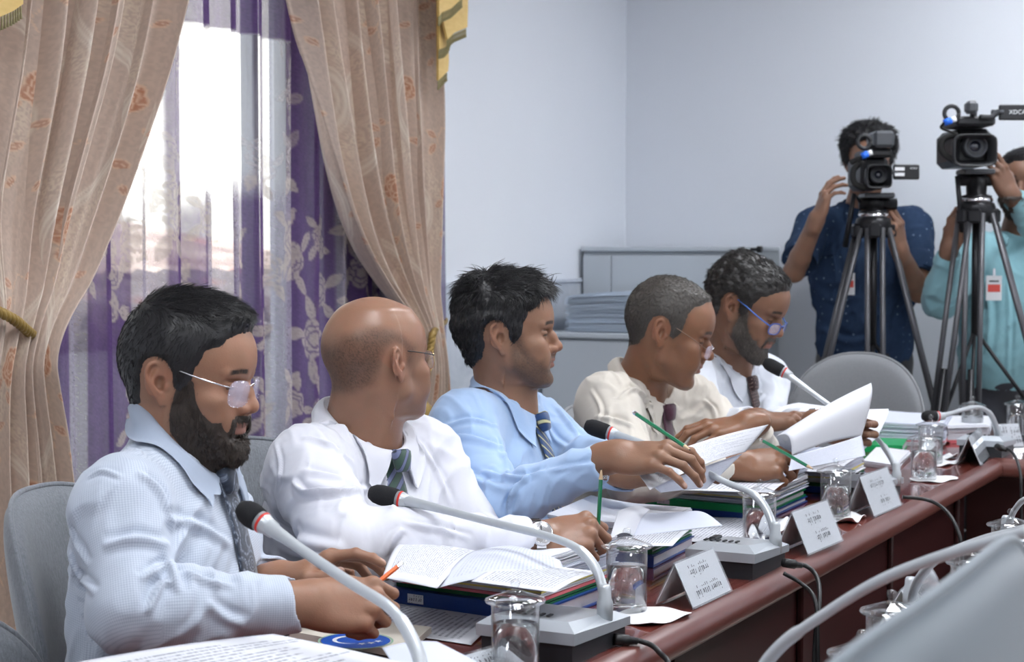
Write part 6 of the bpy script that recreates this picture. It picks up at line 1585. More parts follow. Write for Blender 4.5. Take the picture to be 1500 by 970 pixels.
def page(corners, label, m=None, curl=.0, curl2=.0, bow=0., name='loose_page', group=None, thick=.0005, wav=.0, seed=0, curlfn=None):
    """corners: four points, a-b along the top, d-c along the bottom"""
    m = m or M_TEXT; A, B, C_, D = [np.asarray(p, float) for p in corners]; n = 28; V = []; F = []; uv = []; rng = np.random.RandomState(seed); nn = norm_(np.cross(B-A, D-A)); nn = nn if nn[2] > 0 else -nn
    for j in range(n+1):
        for i in range(n+1):
            s, t_ = i/n, j/n; p = A*(1-s)*(1-t_)+B*s*(1-t_)+C_*s*t_+D*(1-s)*t_
            p = p+nn*(curl*math.sin(PI*s)+curl2*math.sin(PI*t_)+bow*math.sin(PI*s)*math.sin(PI*t_)+wav*math.sin(5*s+seed)*math.cos(4*t_+seed*2))
            if curlfn: p = p+curlfn(s, t_)
            V.append(p); uv.append((s, 1-t_, 0))
    for j in range(n):
        for i in range(n): a = j*(n+1)+i; F.append((a, a+1, a+n+2, a+n+1))
    base = np.mean(V, 0); base[2] = min(v[2] for v in V); me = np_mesh(name, np.array(V)-base, F, m); set_col(me, np.array(uv), 'puv'); o = link(name, me, None, base); md = o.modifiers.new('s', 'SOLIDIFY'); md.thickness = thick; md.offset = 0
    tag(o, label, 'paper', group); return o
def sheaf(corners, h, label, layers=None, m=None, seed=0, jit=.004, name='document_pile', bend=.0, group=None, parts=()):
    """corners: footprint (4 points at the level where it lies); a pile of sheets with uneven edges; parts: (level0, level1, material, name)"""
    C_ = [np.asarray(p, float) for p in corners]; base = np.mean(C_, 0); root = empty(name, base); tag(root, label, 'papers', group); rng = np.random.RandomState(seed)
    def blk(z0, z1, nm, mt, k, jt):
        mb = MB(); cen = np.mean(C_, 0)
        for q in range(k):
            za = z0+(z1-z0)*q/k; zb = z0+(z1-z0)*(q+.86)/k; of = (rng.rand(2)-.5)*2*jt; an = (rng.rand()-.5)*.03
            V = []; m8 = 9
            Vt = []
            for t_ in (0, 1):
                ring = []
                for e in range(4):
                    a, b = C_[e], C_[(e+1) % 4]
                    for w in range(m8): ring.append(a+(b-a)*w/m8)
                for p in ring:
                    d = p-cen; p2 = cen+rotz(an)@d+np.array([of[0], of[1], 0]); rr = (d@norm_(C_[1]-C_[0]))/np.linalg.norm((C_[1]-C_[0])/2)
                    Vt.append(p2-base+UZ*((zb if t_ else za)+bend*rr*rr*((za-0)/max(h, 1e-6))))
            k4 = 4*m8; F = [tuple(range(k4))[::-1], tuple(range(k4, 2*k4))]+[(i, (i+1) % k4, k4+(i+1) % k4, k4+i) for i in range(k4)]
            mb.add(Vt, F)
        return mb.build(nm, mt, root)
    if not parts: parts = [(0, 1, m or M_PAPER, 'sheets')]
    for l0, l1, mt, nm in parts: blk(h*l0, h*l1, nm, mt, max(1, int(h*(l1-l0)/.0022)) if nm.startswith('sheet') else max(1, int(h*(l1-l0)/.004)), jit if nm.startswith('sheet') else jit*1.6)
    return root
def binder(corners, h, label, mc, mlabel=True, name='ring_binder', spine=0, txt=True):
    """a bound volume: two covers and spine in colour, leaves between; spine along edge number spine"""
    C_ = [np.asarray(p, float) for p in corners]; C_ = C_[spine:]+C_[:spine]; base = np.mean(C_, 0); root = empty(name, base); tag(root, label, 'binder'); C_ = [c-base for c in C_]
    def quad(mb, c4, z0, z1): V = [c+UZ*z for z in (z0, z1) for c in c4]; mb.add(V, [(0, 1, 2, 3)[::-1], (4, 5, 6, 7), (0, 1, 5, 4), (1, 2, 6, 5), (2, 3, 7, 6), (3, 0, 4, 7)])
    t_ = .0028; q = MB(); quad(q, C_, 0, t_); quad(q, C_, h-t_, h); ins = norm_(C_[3]-C_[0]); C2 = [C_[0], C_[1], C_[1]+ins*t_, C_[0]+ins*t_]; quad(q, C2, t_, h-t_); q.build('cover', mc, root)
    cen = np.mean(C_, 0); C3 = [cen+(c-cen)*.965+ins*.0015 for c in C_]; q = MB(); quad(q, C3, t_, h-t_); q.build('leaves', M_PAPER, root)
    if mlabel:
        x = norm_(C_[1]-C_[0]); out = -ins; L = np.linalg.norm(C_[1]-C_[0]); a = C_[0]+x*L*.12+out*.0008; q = MB(); V = [a+UZ*h*.22, a+x*.032+UZ*h*.22, a+x*.032+UZ*h*.80, a+UZ*h*.80]; V = V+[v+out*.0006 for v in V]; q.add(V, [(0, 1, 2, 3), (4, 7, 6, 5), (0, 4, 5, 1), (1, 5, 6, 2), (2, 6, 7, 3), (3, 7, 4, 0)]); lb = q.build('spine_label', M_CARD, root)
        g = MB(); glyphs(g, (6,), .003, h*.38, h*.30, lambda r, s: a+x*r+UZ*s+out*.0010, 5); g.build('spine_lettering', M_INK, lb)
    return root
M_BLUEB = mat('blue_binder_cover', (.012, .055, .26), .35); M_GREENB = mat('green_binder_cover', (.004, .30, .085), .35); M_GREEND = mat('dark_green_card', (.01, .14, .05), .5); M_PINK = mat('pink_divider', (.72, .17, .20), .6); M_YEL = mat('yellow_divider', (.70, .62, .18), .6)
def foot(p_near_left, p_near_right, deep, z=TZ+.001):
    a = PZ(*p_near_left, z); b = PZ(*p_near_right, z); x = b-a; d = np.array([-x[1], x[0], 0]); d = norm_(d)*deep; return [a, b, b+d, a+d]
def lift(c4, dz): return [c+UZ*dz for c in c4]
def inset(c4, k, dx=0, dy=0): c = np.mean(c4, 0); return [c+(p-c)*k+np.array([dx, dy, 0]) for p in c4]
if want('paper'):
    # pile before the balding person
    a = PZ(572, 884, TZ+.001); b = PZ(797, 916, TZ+.001); c = PZ(908, 872, TZ+.001); f = [a, b, c, a+(c-b)]
    binder(f, .026, 'blue binder with a white spine label under the pile being leafed through', M_BLUEB)
    binder(lift(inset(f, .97, .004, .01), .0265), .008, 'thin dark green folder lying on the blue binder', M_GREEND, mlabel=False, name='card_folder')
    sheaf(lift(inset(f, .98, .0, .012), .035), .058, 'thick pile of pages with yellow and pink dividers on the green folder', seed=2, bend=.008, parts=[(0, .08, M_PINK, 'pink_divider'), (.08, .16, M_PAPER, 'sheets'), (.16, .22, M_YEL, 'yellow_divider'), (.22, .68, M_PAPER_B, 'sheets'), (.68, 1, M_PAPER, 'sheets')])
    zt = TZ+.098
    page([P(560, 846, 2.52), P(586, 797, 2.70), P(716, 806, 2.78), P(640, 862, 2.50)], 'large page being turned over by the bearded person', M_TEXT2, bow=.012, curl=.012)
    page([P(640, 862, 2.52), P(718, 804, 2.76), P(812, 826, 2.74), P(830, 852, 2.56)], 'bluish page curling up on top of the divided pile', M_BACKP, curl=.018, curl2=.014)
    page([PZ(690, 852, zt), PZ(752, 822, zt), PZ(880, 838, zt), PZ(812, 868, zt)], 'top page lying flat on the divided pile', M_TEXT, curl=.004)
    page([P(722, 805, 2.80), P(745, 806, 2.86), P(838, 814, 2.86), P(812, 826, 2.74)], 'second curled page behind the page being turned', M_BACKP, curl=.016)
    # before the bearded person
    page([PZ(455, 908, TZ+.002), PZ(560, 876, TZ+.002), PZ(735, 905, TZ+.002), PZ(690, 945, TZ+.002)], 'printed sheet lying flat under the orange pencil', M_TEXT, curl=.0015)
    f = [PZ(424, 934, TZ+.003), PZ(470, 908, TZ+.003), PZ(632, 928, TZ+.003), PZ(588, 965, TZ+.003)]; np_ = empty('notepad', np.mean(f, 0)); tag(np_, 'cream notepad with a round blue emblem on its cover', 'notepad'); base = np.array(np_.location)
    q = MB(); V = [p-base+UZ*z for z in (0, .010) for p in f]; q.add(V, [(0, 1, 2, 3), (4, 7, 6, 5), (0, 4, 5, 1), (1, 5, 6, 2), (2, 6, 7, 3), (3, 7, 4, 0)]); q.build('pad', mat('cream_card', (.78, .72, .62), .6), np_)
    ex = norm_(f[2]-f[1]); ey = norm_(f[1]-f[0]); ey = norm_(ey-ex*(ey@ex)); c0 = PZ(521, 939, TZ+.0132)-base; R_ = .052; asp = .92
    def disc(r0, r1, z, m, nm, par, cx=0, cy=0, n=64):
        q = MB(); V = []; 
        for k in range(n): a_ = 2*PI*k/n; V.append(c0+ex*(cx+r1*math.cos(a_))+ey*(cy+r1*math.sin(a_))*asp+UZ*z)
        if r0 <= 0: q.add(V, [tuple(range(n))])
        else:
            V2 = [c0+ex*(cx+r0*math.cos(2*PI*k/n))+ey*(cy+r0*math.sin(2*PI*k/n))*asp+UZ*z for k in range(n)]; q.add(V+V2, [(k, (k+1) % n, n+(k+1) % n, n+k) for k in range(n)])
        return q.build(nm, m, par)
    M_EMB = mat('emblem_blue', (.005, .09, .50), .4); em = disc(0, R_, .0004, M_EMB, 'emblem', np_); disc(R_*1.03, R_*1.09, .0003, mat('emblem_ring_green', (.35, .55, .40), .5), 'emblem_ring', em)
    q = MB(); n = 40; V = []  # crescent open to the right
    for k in range(n+1): a_ = .62+(2*PI-1.24)*k/n; V.append(c0+ex*(-.010+.026*math.cos(a_))+ey*(.026*math.sin(a_))+UZ*.0008)
    for k in range(n+1): a_ = .80+(2*PI-1.60)*k/n; V.append(c0+ex*(-.0065+.0225*math.cos(a_))+ey*(.0225*math.sin(a_))+UZ*.0008)
    q.add(V, [(k, k+1, n+2+k, n+1+k) for k in range(n)]); q.build('crescent', M_CARD, em)
    for (sx, sy) in ((.020, -.014), (.029, -.003), (.032, .011)):
        q = MB(); V = []
        for k in range(10): r_ = .0075 if k % 2 == 0 else .0032; a_ = PI/2+2*PI*k/10; V.append(c0+ex*(sx+r_*math.cos(a_))+ey*(sy+r_*math.sin(a_))+UZ*.0008)
        q.add(V, [tuple(range(10))]); q.build('star', M_CARD, em)
    # raised pile at the bottom left corner
    zz = TZ+.085; f = [PZ(110, 972, zz), PZ(400, 930, zz), PZ(640, 985, zz), PZ(420, 1100, zz)]
    f0 = [np.array([p[0], p[1], TZ+.001]) for p in f]; sheaf(inset(f0, .97), .080, 'pile of printed papers at the bottom left corner of the table', seed=6, jit=.003)
    page([p+UZ*.001 for p in f], 'printed page on the pile at the bottom left', M_TEXT, curl=.003, curl2=.002)
    page([PZ(560, 950, zz), PZ(640, 940, zz), PZ(760, 1000, zz), PZ(620, 1040, zz)], 'white sheet corner curling at the bottom edge', M_PAPER_B, curl=.004)
    # open book / pile before the light blue shirt
    a = PZ(862, 822, TZ+.001); b = PZ(950, 834, TZ+.001); c = PZ(1017, 801, TZ+.001); b = PZ(957, 832, TZ+.001); f = [a, b, c, a+(c-b)]; f = [PZ(800, 812, TZ+.001), b, c, PZ(800, 812, TZ+.001)+(c-b)]
    binder(f, .022, 'blue binder at the bottom of the pile behind the second glass', M_BLUEB, mlabel=False)
    binder(lift(inset(f, .97, 0, .006), .0225), .010, 'green folder between the blue binder and the pages behind the second glass', M_GREEND, mlabel=False, name='card_folder')
    sheaf(lift(inset(f, .98, 0, .01), .033), .040, 'pile of pages with a yellow divider behind the second glass', seed=9, bend=.006, parts=[(0, .10, M_PAPER, 'sheets'), (.10, .22, M_YEL, 'yellow_divider'), (.22, 1, M_PAPER, 'sheets')])
    zt = TZ+.075
    page([PZ(872, 800, zt), PZ(905, 778, zt), PZ(1022, 768, zt), PZ(985, 800, zt)], 'printed page on top of the pile behind the second glass', M_TEXT, curl=.003)
    page([P(893, 790, 2.98), P(905, 750, 3.12), P(952, 747, 3.22), P(928, 786, 3.02)], 'page standing up out of the open book by the pencil fist', M_PAPER, curl=.012, curl2=.010)
    page([P(928, 786, 3.02), P(952, 752, 3.20), P(1000, 752, 3.24), P(1058, 770, 3.12)], 'broad page arching over the pile behind the second glass', M_PAPER_B, curl=.014)
    page([PZ(955, 792, TZ+.003), PZ(1012, 757, TZ+.003), PZ(1150, 760, TZ+.003), PZ(1095, 796, TZ+.003)], 'loose printed sheet flat on the table left of the third glass', M_TEXT, curl=.003)
    page([PZ(730, 780, TZ+.03), PZ(760, 762, TZ+.03), PZ(840, 757, TZ+.03), PZ(800, 800, TZ+.03)], 'printed sheet beside the watch of the balding person', M_TEXT, curl=.003)
    page([PZ(620, 852, TZ+.002), PZ(680, 800, TZ+.002), PZ(800, 790, TZ+.002), PZ(760, 850, TZ+.002)], 'sheet under the white sleeve of the balding person', M_PAPER, curl=.003)
    # green binder pile
    a = PZ(945, 747, TZ+.001); b = PZ(1120, 764, TZ+.001); c = PZ(1183, 735, TZ+.001); f = [a, b, c, a+(c-b)]
    binder(f, .014, 'dark blue volume under the bright green binder', M_BLUEB, mlabel=False)
    binder(lift(inset(f, 1.0, -.004, 0), .0145), .016, 'bright green binder with a white spine label', M_GREENB)
    sheaf(lift(inset(f, .96, .004, .006), .031), .050, 'uneven pile of pages with orange and yellow edges on the green binder', seed=12, jit=.008, bend=.004, parts=[(0, .25, M_PAPER_B, 'sheets'), (.25, .32, M_YEL, 'yellow_divider'), (.32, .7, M_PAPER, 'sheets'), (.7, 1, M_PAPER_B, 'sheets')])
    zt = TZ+.082
    page([PZ(962, 717, zt), PZ(1010, 700, zt), PZ(1160, 702, zt), PZ(1130, 722, zt)], 'printed page on top of the green binder pile', M_TEXT, curl=.003)
    page([P(928, 684, 3.12), P(1126, 622, 3.42), P(1092, 662, 3.34), P(952, 718, 3.06)], 'long page lifted between the light blue and cream shirts', M_TEXT2, curl=.010)
    page([P(958, 714, 3.10), P(1088, 664, 3.36), P(1036, 716, 3.24), P(968, 722, 3.12)], 'bluish underside of the lifted long page', M_BACKP, curl=.006)
    # pile under the pencil hand of the cream shirt
    a = PZ(1152, 720, TZ+.001); b = PZ(1226, 725, TZ+.001); c = PZ(1268, 700, TZ+.001); f = [PZ(1100, 715, TZ+.001), b, c, PZ(1100, 715, TZ+.001)+(c-b)]
    binder(f, .016, 'navy volume with gilt lettering under the green folder beside the fourth glass', M_BLUEB, name='bound_volume', mlabel=False)
    binder(lift(inset(f, .98), .0165), .008, 'dark green folder beside the fourth glass', M_GREEND, mlabel=False, name='card_folder')
    sheaf(lift(inset(f, .98, 0, .01), .025), .045, 'pile of pages under the green pencil point of the person in cream', seed=15, bend=.006, parts=[(0, .2, M_PAPER, 'sheets'), (.2, .3, M_YEL, 'yellow_divider'), (.3, 1, M_PAPER_B, 'sheets')])
    page([PZ(1145, 690, TZ+.072), PZ(1185, 668, TZ+.072), PZ(1262, 668, TZ+.072), PZ(1225, 692, TZ+.072)], 'page on top of the pile beside the fourth glass', M_TEXT, curl=.004)
    # the great lifted pages before the fifth person
    page([P(1136, 640, 3.72), P(1276, 561, 3.98), P(1262, 640, 3.90), P(1160, 668, 3.68)], 'large white page held up between two hands, its corner pointing up', M_PAPER, curl2=.030, curl=.012)
    page([P(1262, 600, 4.10), P(1302, 599, 4.15), P(1286, 640, 4.02), P(1262, 662, 3.95)], 'second lifted page behind the fingers that hold the large page', M_PAPER, curl2=.012)
    page([P(1128, 603, 4.28), P(1170, 590, 4.40), P(1232, 598, 4.38), P(1180, 625, 4.20)], 'page below the watch of the person with blue glasses', M_PAPER, curl=.004)
    page([P(1160, 668, 3.66), P(1262, 638, 3.88), P(1268, 668, 3.84), P(1155, 690, 3.64)], 'bluish page under the large held page', M_BACKP, curl=.012)
    f = [PZ(1265, 683, TZ+.001), PZ(1312, 690, TZ+.001), PZ(1334, 668, TZ+.001), PZ(1286, 662, TZ+.001)]; sheaf(f, .016, 'thin pile of white pages left of the fifth glass', seed=18, jit=.003)
    f = [PZ(1250, 662, TZ+.001), PZ(1322, 664, TZ+.001), PZ(1330, 652, TZ+.001), PZ(1262, 650, TZ+.001)]; binder(f, .022, 'small bright green binder behind the far glasses', M_GREENB, mlabel=False)
    # big pile at the table end
    f = [PZ(1288, 652, TZ+.001), PZ(1382, 655, TZ+.001), PZ(1392, 637, TZ+.001), PZ(1300, 634, TZ+.001)]; sheaf(f, .068, 'tall pile of papers at the far end of the table, left of the low microphone', seed=21, jit=.006, bend=.004, parts=[(0, .2, M_PAPER, 'sheets'), (.2, .26, M_PINK, 'pink_divider'), (.26, 1, M_PAPER_B, 'sheets')])
    f = [PZ(1386, 650, TZ+.001), PZ(1448, 648, TZ+.001), PZ(1452, 634, TZ+.001), PZ(1396, 634, TZ+.001)]; sheaf(f, .055, 'pile of papers with pink dividers behind the glass at the table end', seed=24, jit=.006, parts=[(0, .2, M_PINK, 'pink_divider'), (.2, 1, M_PAPER, 'sheets')])
    # papers on the filing cabinet
    if want('cab'):
        f = [UN(CABU[0]+.03, -2.80, CABTOP+.001), UN(CABU[0]+.03, -2.28, CABTOP+.001), UN(CABU[1]-.04, -2.28, CABTOP+.001), UN(CABU[1]-.04, -2.80, CABTOP+.001)]
        sheaf(f, .155, 'sagging pile of pale blue papers on the filing cabinet', m=m_paper('pale_blue_paper', (.62, .70, .80)), seed=31, jit=.012, bend=-.02)
# ================================================================== the two camera operators
M_CAM = mat('camcorder_black', (.020, .021, .024), .45); M_CAMG = mat('camcorder_dark_grey', (.07, .075, .085), .4); M_LENSG = mat('lens_front_glass', (.01, .012, .03), .04, spec=1., coat=1.); M_BLUEP = mat('blue_plastic', (.02, .15, .75), .4); M_RUBBER = mat('black_rubber', (.015, .015, .015), .7)
M_TRI = mat('black_anodised_tube', (.022, .022, .025), .35, .5); M_TRIG = mat('dark_grey_tube', (.10, .10, .11), .4, .5)
if want('crew'):
    h = dict(at=(1272, 240, 6.35), yaw=-97, pitch=-4, sc=1.0, lid=10)
    b = dict(label='person in a navy dotted short-sleeved shirt filming with a raised hand', yaw=-97, neck=P(1264, 303, 6.40), shR=P(1193, 334, 6.36), shL=P(1337, 334, 6.38),
             elR=P(1163, 398, 6.16), wrR=P(1196, 322, 6.02), elL=P(1347, 428, 6.18), wrL=P(1318, 366, 6.03), skin=(0.252, 0.136, 0.090), stubble=.3, seed=21, w=1.0, arm=(.056, .043, .029), sleeve='short', short=.80,
             shirt=M_NAVY_DOT, nr=(.072, .070), collar=dict(open_=.55, wpt=.065), stand=1, pants=M_TROUSER, res=.004, sres=.005, cloth=.014)
    b['hip'] = P(1266, 520, 6.42)
    b['hands'] = [dict(wrist=b['wrR'], x=(.30, -.10, .95), z=(-.85, -.1, .2), side='R', **POSE['open']), dict(wrist=b['wrL'], x=(-.22, -.35, .90), z=(.6, -.75, .1), side='L', **POSE['curl'])]
    b['folds'] = [([(1215, 350), (1225, 400), (1220, 450)], .012, .006), ([(1300, 360), (1320, 400), (1310, 450)], .012, .006), ([(1200, 480), (1240, 500), (1280, 495)], .014, .008)]
    person(b, h); 
    o = make_hair(h, b['bodyV'], b['bodyF'], b['root'], M_HAIR, kind='full', thick=lambda q: .014+.014*sstep(.03, .10, q[:, 2]), comb=comb_m5, n=5000, L=(.020, .034), rad=.0010, seed=9, lift=.6, bend=.7, wave=.7, lump=.6, lumpf=80); child_shift(o, b)
    h = dict(at=(1499, 272, 6.22), yaw=-112, pitch=-2, sc=1.0, lid=6)
    b = dict(label='bearded person in a pale turquoise shirt behind the larger video camera, at the edge', yaw=-105, neck=P(1492, 345, 6.26), shR=P(1428, 372, 6.22), shL=P(1556, 372, 6.26),
             elR=P(1378, 440, 6.02), wrR=P(1391, 362, 5.88), elL=P(1535, 345, 5.96), wrL=P(1480, 285, 5.86), skin=(0.185, 0.096, 0.062), stubble=.8, seed=23, w=1.02, fat=.02, arm=(.058, .045, .030),
             shirt=M_SHIRT_TEAL, nr=(.072, .070), collar=dict(open_=.45, wpt=.065), stand=1, pants=M_TROUSER_G, res=.004, sres=.005, cloth=.016)
    b['hip'] = P(1478, 548, 6.28)
    b['hands'] = [dict(wrist=b['wrR'], x=(.22, -.15, .95), z=(-.75, -.6, .2), side='R', **POSE['curl']), dict(wrist=b['wrL'], x=(-.48, -.12, .86), z=(.3, -.92, .1), side='L', **POSE['hold'])]
    b['folds'] = [([(1440, 400), (1450, 460), (1445, 520)], .012, .008), ([(1475, 380), (1478, 460), (1476, 560)], .008, .006)]
    person(b, h)
    o = make_hair(h, b['bodyV'], b['bodyF'], b['root'], M_HAIR, kind='full', thick=.008, comb=comb_short(), n=3500, L=(.010, .016), rad=.0010, seed=9, lift=.5, bend=.4, wave=.3); child_shift(o, b)
    o = make_hair(h, b['bodyV'], b['bodyF'], b['root'], M_BEARD, name='beard', amount=lambda q: beard_amount(h, q), thick=.012, comb=comb_down, n=3500, L=(.010, .016), rad=.0009, seed=5, lift=.35, bend=.3, wave=.3, lump=.5, lumpf=200); child_shift(o, b)
    def solid(mb, name, m, root, smooth=False):
        o_ = np.array(root.location); q_ = root
        while q_.parent is not None: q_ = q_.parent; o_ = o_+np.array(q_.location)
        mb.v = [tuple(np.array(v)-o_) for v in mb.v]; return mb.build(name, m, root, smooth)
    def tripod(crown, d, label, legs, head_px, pan, foot_r=.34, hw=.05):
        c = P(*crown, d); root = empty('camera_tripod', (c[0], c[1], 0)); tag(root, label, 'tripod')
        solid(MB().lathe([(.045, -.05), (.062, -.03), (.065, .0), (.060, .015), (.04, .02)], c, 20), 'crown', M_TRI, root, True)
        hp = P(*head_px, d); h_ = hp[2]-c[2]
        hd = solid(MB().lathe([(.045, .016), (.052, .02), (.052, .04), (.034, .045), (.036, h_-.035), (.03, h_-.02)], c, 24), 'fluid_head', M_TRI, root, True)
        solid(MB().box(hp-UZ*.012, (.105, .12, .018), bev=.004), 'camera_plate', M_CAMG, hd); solid(MB().lathe([(.054, .018), (.056, .024), (.054, .032)], c, 24), 'levelling_ring', M_CHROME, hd, True)
        solid(MB().tube([hp+np.array([-.06, 0, -.04]), hp+np.array([.07, 0, -.04])], .020, 16), 'tilt_drum', M_TRI, hd, True)
        pa = P(*pan[0], d-.05); pb = P(*pan[1], d-.02); solid(MB().tube([hp+np.array([-.05, 0, -.04]), pa, pb], [.008, .008, .010], 10), 'pan_handle', M_TRI, root, True)
        for ang, lean in legs:
            a = math.radians(ang); dr = np.array([math.cos(a), math.sin(a), 0]); sd = np.array([-dr[1], dr[0], 0]); top = c+dr*.055-UZ*.02; ft = np.array([c[0], c[1], 0])+dr*lean; ax = norm_(ft-top); L = np.linalg.norm(ft-top)
            leg = solid(MB().box(top+ax*.01, (.045, .045, .05), np.array([dr, sd, UZ]).T, .008), 'leg', M_TRI, root)
            for s in (-1, 1): solid(MB().tube([top+sd*s*.026, top+ax*L*.52+sd*s*.026], .0095, 10), 'upper_tube', M_TRIG, leg, True)
            solid(MB().box(top+ax*L*.50, (.05, .085, .055), np.array([norm_(np.cross(sd, ax)), sd, ax]).T, .008), 'joint_block', M_TRI, leg)
            solid(MB().tube([top+ax*L*.36, top+ax*L*.97], .012, 12), 'lower_tube', M_TRI, leg, True)
            solid(MB().box(top+ax*L*.74, (.04, .05, .05), np.array([norm_(np.cross(sd, ax)), sd, ax]).T, .008), 'lower_clamp', M_TRI, leg)
            solid(MB().lathe([(.008, .0), (.018, .0), (.018, .012), (.011, .04)], ft, 14), 'rubber_foot', M_RUBBER, leg, True)
            solid(MB().tube([c-UZ*.42, top+ax*L*.52], .007, 8), 'spreader_arm', M_TRI, root, True)
        solid(MB().tube([c-UZ*.04, c-UZ*.44], .013, 10), 'centre_post', M_TRI, root, True)
        return root
    tripod((1280, 326), 6.02, 'black video tripod behind the empty chair, under the smaller camera', [(188, .40), (262, .30), (-18, .42)], (1284, 282), [(1251, 284), (1238, 362)])
    tripod((1430, 304), 5.86, 'black video tripod at the right, under the larger camera', [(212, .30), (250, .22), (-22, .46)], (1429, 247), [(1402, 258), (1410, 340)])
    def box_px(x0, y0, x1, y1, d, dep, bev=.006, R=None):
        a = P(x0, y0, d); c = P(x1, y1, d); return MB().box(((a[0]+c[0])/2, d+dep/2, (a[2]+c[2])/2), (abs(c[0]-a[0]), dep, abs(c[2]-a[2])), R, bev)
    RY = np.array([[1., 0, 0], [0, 0, 1], [0, -1, 0]])                    # lathe axis towards us
    RY = np.array([[1, 0, 0], [0, 0, -1.], [0, 1, 0]])
    def camcorder(root, d, hood, lens, lr, body, handle, ring, ring_r, top, lcd, plug, strap, txt, txt_px, big):
        solid(box_px(*body, d+.08, .26, .02), 'camera_body', M_CAM, root)
        a, c = P(hood[0], hood[1], d), P(hood[2], hood[3], d); w = c[0]-a[0]; hh = a[2]-c[2]; cx, cz = (a[0]+c[0])/2, (a[2]+c[2])/2; V = []; F = []; rings = [(0, 1.0), (0, .86), (.055, .66), (.06, .0)] ; n = 32
        def rr(k, sc): an = 2*PI*(k+.5)/n; c_, s_ = math.cos(an), math.sin(an); e = (abs(c_)**6+abs(s_)**6)**(1/6); return cx+c_/e*w/2*sc, cz+s_/e*hh/2*sc
        V2 = [];
        for yy, sc in ((.085, .80), (.07, .86), (.0, 1.0), (-.002, .97), (.0, .90), (.05, .72)):
            for k in range(n): x, z = rr(k, sc); V2.append((x, d+yy, z))
        F2 = [(r_*n+k, r_*n+(k+1) % n, (r_+1)*n+(k+1) % n, (r_+1)*n+k) for r_ in range(5) for k in range(n)]
        hdp = solid(MB().add(V2, F2), 'lens_hood', M_CAM, root, True)
        L = P(*lens, d+.05); r3 = lr/FPX*d
        solid(MB().lathe([(r3*1.25, -.09), (r3*1.22, .0), (r3*1.12, .012), (r3*.98, .012), (r3*.95, .0), (r3*.7, -.01), (r3*.68, -.004), (r3*.62, -.004)], L, 32, RY), 'lens_barrel', M_CAMG, root, True)
        solid(MB().lathe([(0, .004), (r3*.35, .002), (r3*.62, -.006)][::-1], L, 32, RY, False), 'lens_glass', M_LENSG, root, True)
        solid(box_px(*handle, d+.02, .20, .008), 'top_handle', M_CAM, root)
        q = P(*ring, d-.01); rp = [q+np.array([ring_r*math.cos(t_), 0, ring_r*math.sin(t_)]) for t_ in np.linspace(0, 2*PI, 25)]; solid(MB().tube(rp, .0075, 8), 'microphone_ring', M_CAM, root, True)
        solid(box_px(*top, d+.0, .14 if not big else .05, .010), 'top_unit', M_CAMG, root)
        solid(box_px(*lcd, d+.05, .014, .004), 'flip_out_screen', M_CAM, root)
        hx = P(lcd[0]-3, (lcd[1]+lcd[3])/2, d+.055); solid(MB().tube([hx-np.array([.02, 0, 0]), hx+np.array([.02, 0, 0])], .009, 12), 'screen_hinge', M_CAMG, root, True)
        p0 = P(*plug[0], d-.02); p1 = P(*plug[1], d-.02); dd = p1-p0; solid(MB().tube([p0, p0+dd*.62], .0115, 14), 'blue_cable_plug', M_BLUEP, root, True); solid(MB().tube([p0+dd*.62, p1], .0095, 14), 'white_plug_collar', M_WHITEP, root, True)
        sp = [P(x, y, d+.06) for x, y in strap]; solid(MB().tube(smooth_path(sp, 6), .011, 8), 'hand_strap', M_RUBBER, root, True)
        cb = [P(strap[0][0], strap[0][1], d), P(plug[0][0]-4, plug[0][1]+8, d-.01), p0]; solid(MB().tube(smooth_path(cb, 6), .004, 8), 'audio_cable', M_RUBBER, root, True)
        if txt:
            cu = bpy.data.curves.new('screen_lettering', 'FONT'); cu.body = txt; tw = .008 if not big else .016; cu.size = tw*1.25; cu.extrude = .0004; cu.materials.append(mat('white_print', (.75, .78, .8), .5)); q = P(*txt_px, d+.049)-np.array(root.location); to_ = link('screen_lettering_curve', cu); me_ = bpy.data.meshes.new_from_object(to_); bpy.data.objects.remove(to_); link('screen_lettering', me_, root, q, (PI/2, 0, 0))
    c = P(1286, 278, 6.0); root = empty('video_camera', c); tag(root, 'smaller black video camera hiding the face of the person in the navy shirt', 'video camera')
    camcorder(root, 5.88, (1270, 241, 1307, 276), (1287, 256), 11, (1262, 226, 1302, 277), (1268, 218, 1308, 230), (1266, 208), .022, (1281, 191, 1311, 216), (1309, 241, 1347, 263), [(1262, 229), (1277, 223)], [(1262, 236), (1250, 250), (1252, 268), (1268, 276)], 'SONY', (1333, 248), False)
    for k, (y0, y1) in enumerate(((245, 250), (253, 258))): solid(box_px(1311, y0, 1325, y1, 5.927, .003, .0005), 'screen_sticker', M_CARD, root)
    solid(MB().tube(smooth_path([P(1247, 238, 5.9), P(1258, 233, 5.88), P(1264, 240, 5.88)], 5), .010, 8), 'eyepiece', M_RUBBER, root, True)
    c = P(1429, 246, 5.85); root = empty('video_camera', c); tag(root, 'larger black video camera with a square lens hood and side screen', 'video camera')
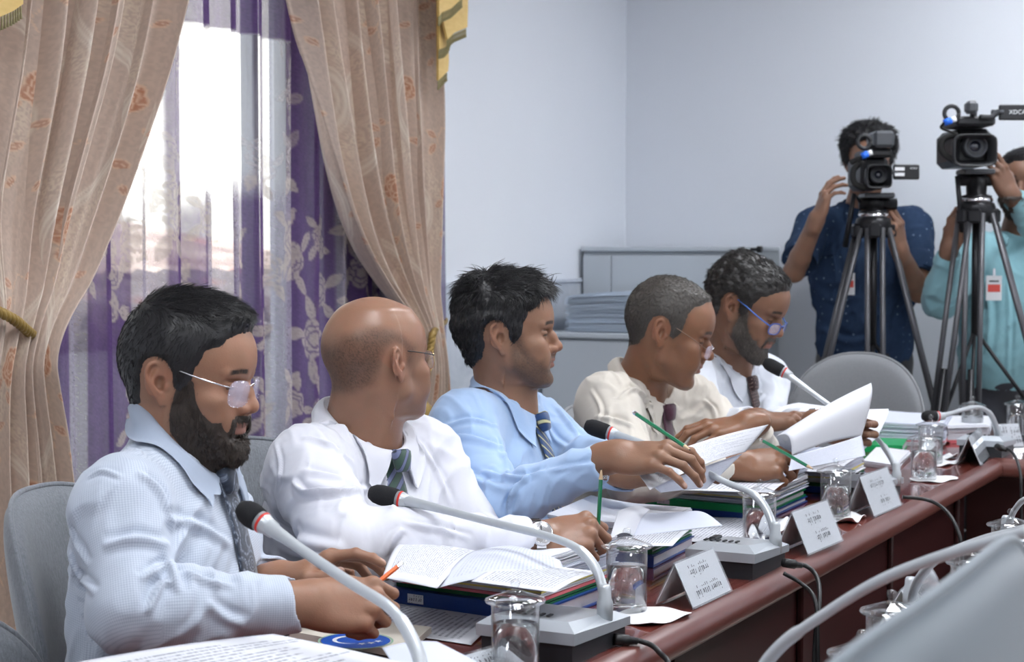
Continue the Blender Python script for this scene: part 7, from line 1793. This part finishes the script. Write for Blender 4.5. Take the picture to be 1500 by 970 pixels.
    camcorder(root, 5.70, (1397, 196, 1461, 244), (1429, 214), 15, (1398, 188, 1455, 243), (1401, 170, 1459, 184), (1394, 166), .024, (1417, 147, 1434, 166), (1464, 153, 1512, 176), [(1383, 180), (1400, 174)], [(1402, 196), (1382, 204), (1380, 222), (1398, 236)], 'XDCAM', (1478, 167), True)
    solid(MB().tube([P(1436, 172, 5.70), P(1452, 172, 5.72), P(1462, 164, 5.75)], .010, 10), 'screen_arm', M_CAM, root, True)
    solid(MB().tube([P(1426, 164, 5.74), P(1426, 172, 5.74)], .012, 10), 'shoe_mount', M_CAMG, root, True)
    M_REDP = mat('red_print', (.75, .10, .08), .6)
    def badge(px, py, d, label, w=.052, hh=.085):
        c = P(px, py, d); root = empty('name_badge', c); tag(root, label, 'badge', None)
        MB().box((0, 0, -hh/2), (w, .003, hh), bev=.001).build('badge_card', M_CARD, root); MB().box((0, -.0022, -hh*.50), (w*.78, .001, hh*.30)).build('red_panel', M_REDP, root); MB().box((0, -.0022, -hh*.22), (w*.6, .001, hh*.06)).build('printed_line', M_INKB, root)
        MB().box((0, -.001, .012), (.010, .004, .028), bev=.001).build('clip', M_CHROME, root)
    M_INKB = mat('dark_print', (.05, .05, .06), .6)
    badge(1243, 400, 6.19, 'white and red pass clipped to the navy dotted shirt', .046, .080); badge(1456, 404, 6.04, 'white and red pass clipped to the pale turquoise shirt', .056, .088)
w = bpy.data.worlds.new('world'); SC.world = w; w.use_nodes = True
bg = w.node_tree.nodes['Background']; bg.inputs[0].default_value = (.72, .83, 1, 1); bg.inputs[1].default_value = 1.0
SC.view_settings.view_transform = 'Standard'; SC.view_settings.look = 'None'; SC.view_settings.gamma = 1; SC.view_settings.exposure = 0; SC.view_settings.use_curve_mapping = False
SC.cycles.use_denoising = True
bg.inputs[1].default_value = 1.6
s_ = bpy.data.lights.new('sun', 'SUN'); s_.energy = 11; s_.angle = math.radians(.6); s_.color = (1, .96, .88); so = bpy.data.objects.new('sun', s_); COL.objects.link(so)
dv = -N*.62-UZ*.80+U*.25; so.rotation_euler = Vector(-dv).to_track_quat('Z', 'Y').to_euler(); so.location = (0, 0, 8)
SC.cycles.max_bounces = 12; SC.cycles.transparent_max_bounces = 24; SC.cycles.transmission_bounces = 10; SC.cycles.caustics_reflective = False
